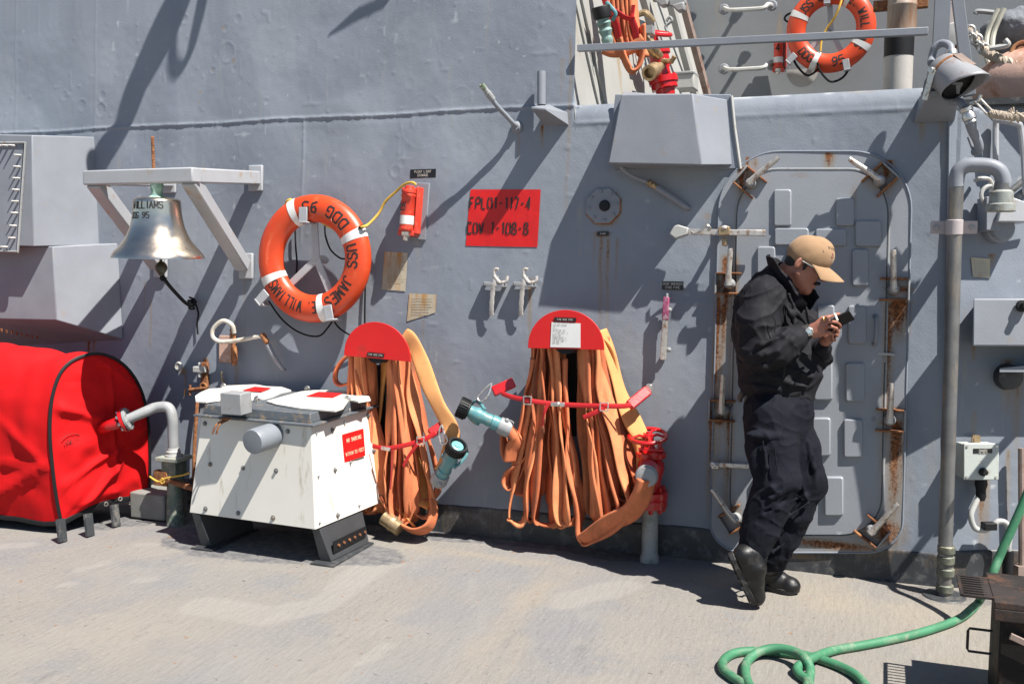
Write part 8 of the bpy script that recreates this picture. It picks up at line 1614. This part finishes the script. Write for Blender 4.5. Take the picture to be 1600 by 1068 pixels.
# ---- boots
def boot(heel, toe, ank, up_, nm='boot'):
    """heel, toe: centre line of the sole; ank: ankle; up_: direction out of the sole"""
    D = norm(toe-heel); L_ = np.linalg.norm(toe-heel); Un = norm(up_-D*(up_@D)); Sn = np.cross(D, Un)
    S = SDF(np.minimum(np.minimum(heel, toe), ank)-.10, np.maximum(np.maximum(heel, toe), ank)+.12, .0045)
    B = lambda f, s_, u: heel+D*f*L_+Sn*s_+Un*u
    S.chain([B(.10, 0, .055), B(.35, .0, .052), B(.62, 0, .046), B(.84, 0, .040)], [.038, .040, .044, .040], .02, flat=Un, f=1.0); S.ell(B(.84, 0, .034), (.050, .047, .034), D, Sn, Un, k=.015)
    S.chain([B(.14, 0, .07), (B(.16, 0, .10)+ank)/2, ank], [.044, .052, .058], .03); S.chain([B(.62, 0, .065), B(.40, 0, .09), ank*.5+B(.3, 0, .10)*.5], [.034, .044, .052], .025)
    for k in range(6): f = .60-.055*k; S.cone(B(f, .024, .082+.008*k), B(f, -.024, .082+.008*k), .005, .005, .004)
    b_ = sdf_obj(nm, S, M_boot, man, 1, disp=lambda V: .0012*vn(V[:, 0]*40, V[:, 1]*40, V[:, 2]*40))
    out = []; w = lambda f: float(np.interp(f, [0, .08, .25, .42, .60, .75, .88, .96, 1.0], [.012, .034, .038, .034, .044, .050, .044, .028, .010]))
    fr_ = [0, .03, .08, .16, .25, .35, .42, .5, .6, .68, .75, .82, .88, .93, .97, 1.0]
    lo_, hi_ = [], []
    pl = [(f, w(f)) for f in fr_]+[(f, -w(f)) for f in fr_[::-1]]
    mb = MB(); tipl = lambda f: .010*max(0, (f-.8)/.2)**2
    top = [B(f, s_, .026+tipl(f)) for f, s_ in pl]; bt2 = [B(f, s_*.97, tipl(f)) for f, s_ in pl]; n_ = len(pl)
    mb.add(bt2+top, [tuple(range(n_))[::-1], tuple(range(n_, 2*n_))]+[(i, (i+1) % n_, (i+1) % n_+n_, i+n_) for i in range(n_)]); mb.build('sole', M_sole, b_, bevel=.004)
    mb = MB()
    for k in range(7):
        f = .12+.115*k; mb.box(B(f, w(f)*.5, -.002+tipl(f)), .018, w(f)*.8, .008, D, Sn, Un); mb.box(B(f, -w(f)*.5, -.002+tipl(f)), .018, w(f)*.8, .008, D, Sn, Un)
    mb.build('tread', M_sole, b_, kind='stuff')
    mb = MB()
    for k in range(6): f = .60-.055*k; mb.tube([B(f, .030, .076+.008*k), B(f-.02, .0, .108+.010*k), B(f-.04, -.030, .082+.008*k)], .0026, 6, sm=3)
    mb.build('laces', M_brope, b_, kind='stuff')
ft = PX(1249, 928, z=.003); fhq = PX(1180, 915, z=.003); fd = norm(np.array([ft[0]-fhq[0], ft[1]-fhq[1], 0])); fhh = ft-fd*.285; fhh[2] = .003
boot(fhh, ft, P_(1203, 880, -.375), np.array([0, 0, 1.0]))
nt_ = PX(1176, 947, z=.006); nh_ = PX(1131, 852, y=nt_[1]-.07); dN = norm(nh_-nt_); nh_ = nt_+dN*.285
upn = norm(np.array([.75, .15, .55])-dN*(np.array([.75, .15, .55])@dN))
boot(nh_, nt_, P_(1170, 862, -.585), upn)
# ---- watch, ring, phone, cigarette
wv = norm(P_(1268, 516, -.50)-P_(1256, 521, -.505)); wc = P_(1263.5, 517.5, -.503); xw, yw, zw = frame(wv)
mb = MB(); mb.lathe(wc-wv*.008, wv, [(0, .0285), (.002, .031), (.016, .031), (.018, .0285)], 24); wt = mb.build('watch_strap', M_steel, man)
fcn = norm(IT*.95+np.array([0, 0, .2])+IR*.1); fcn = norm(fcn-wv*(fcn@wv)); mb = MB(); mb.lathe(wc+fcn*.030, fcn, [(0, .020), (.006, .020), (.009, .017)], 8); wf = mb.build('watch_case', M_steel, wt); mb = MB(); mb.box(wc+fcn*.0395, .018, .014, .002, wv, np.cross(fcn, wv), fcn); mb.build('dial', mat('pale_blue_dial', (.35, .45, .50), .25, bump=0), wt)
r0_ = P_(1284, 500, -.51); r1_ = P_(1293, 496, -.525); mb = MB(); mb.lathe(r0_*.45+r1_*.55-norm(r1_-r0_)*.003, r1_-r0_, [(0, .0105), (.001, .012), (.005, .012), (.006, .0105)], 16); mb.build('finger_ring', M_gold, man)
pa, pb_ = P_(1291, 512, -.45), P_(1326, 494, -.45); D = norm(pb_-pa); toface = norm(hc+Fd*.1-(pa+pb_)/2); Nn = norm(toface-D*(toface@D)); Nn = norm(Nn+IT*-.25); Nn = norm(Nn-D*(Nn@D)); Sn = np.cross(D, Nn)
ph = thing('smartphone', (pa+pb_)/2, 'black smartphone held in both hands by the sailor', 'phone')
mb = MB(); mb.box((pa+pb_)/2, .142, .070, .008, D, Sn, Nn); mb.build('case', M_black, ph, bevel=.003); mb = MB(); mb.box((pa+pb_)/2+Nn*.0045, .134, .063, .001, D, Sn, Nn); mb.build('screen', M_phone, ph)
mb = MB(); a, b2 = P_(1304, 490, -.535), P_(1308, 499, -.56); mb.cyl(a, b2+(b2-a)*.15, .0048, 12); mb.build('cigarette', mat('cigarette_paper', (.8, .78, .74), .7, bump=0), label="white cigarette between the fingers of the sailor's nearer hand", cat='cigarette')
mb = MB(); mb.tube([P_(1164, 606, -.36), P_(1160, 615, -.38), P_(1156, 622, -.38), P_(1158, 628, -.38)], [.010, .016, .014, .006], 8, sm=3); mb.tube([P_(1168, 604, -.37), P_(1167, 618, -.39), P_(1164, 628, -.39)], [.008, .010, .005], 8, sm=3); mb.build('belt_keeper', mat('worn_brown_leather', (.07, .045, .035), .6, bump=.5, var=.2), man, kind='stuff')
# ================================================================ FITTINGS ABOVE THE FRAME (their shadows fall into the picture)
t = thing('flood_light', sh(215, 140, .6), 'grey hooded floodlight on an arm high above the bell, casting the long shadow beside it', 'floodlight')
mb = MB(); mb.tube([sh(262, 36, .60), sh(250, 62, .60), sh(226, 108, .60), sh(212, 140, .60), sh(196, 190, .58), sh(176, 226, .56), sh(150, 262, .55)], [.10, .10, .085, .075, .055, .06, .075], 24, sm=4); mb.build('hood', M_grey, t)
mb = MB(); P0 = sh(262, 36, .6); mb.tube([P0, sh(278, -5, .5), sh(300, -60, .0)], .022, 10); mb.build('arm', M_grey, t)
mb = MB(); mb.tube([sh(274, 40, .6), sh(268, 80, .6), sh(270, 108, .6), sh(282, 112, .58), sh(296, 85, .55), sh(305, 50, .5), sh(313, 15, .4), sh(320, -30, .2), sh(324, -60, .0)], [.015, .018, .02, .02, .02, .024, .026, .02, .02], 10, sm=5); mb.build('cable_loop', M_black, t)
t = thing('angle_bracket', sh(560, 25, .3), 'welded grey angle bracket high above the life ring, just out of frame', 'bracket')
mb = MB(); mb.prism([sh(612, -6, .30), sh(560, 18, .30), sh(512, 60, .32), sh(600, 12, .30)], V1*.02); mb.bar(sh(590, 0, .3), sh(610, -30, .0), .06, .02); mb.build('gusset_plate', M_grey, t)
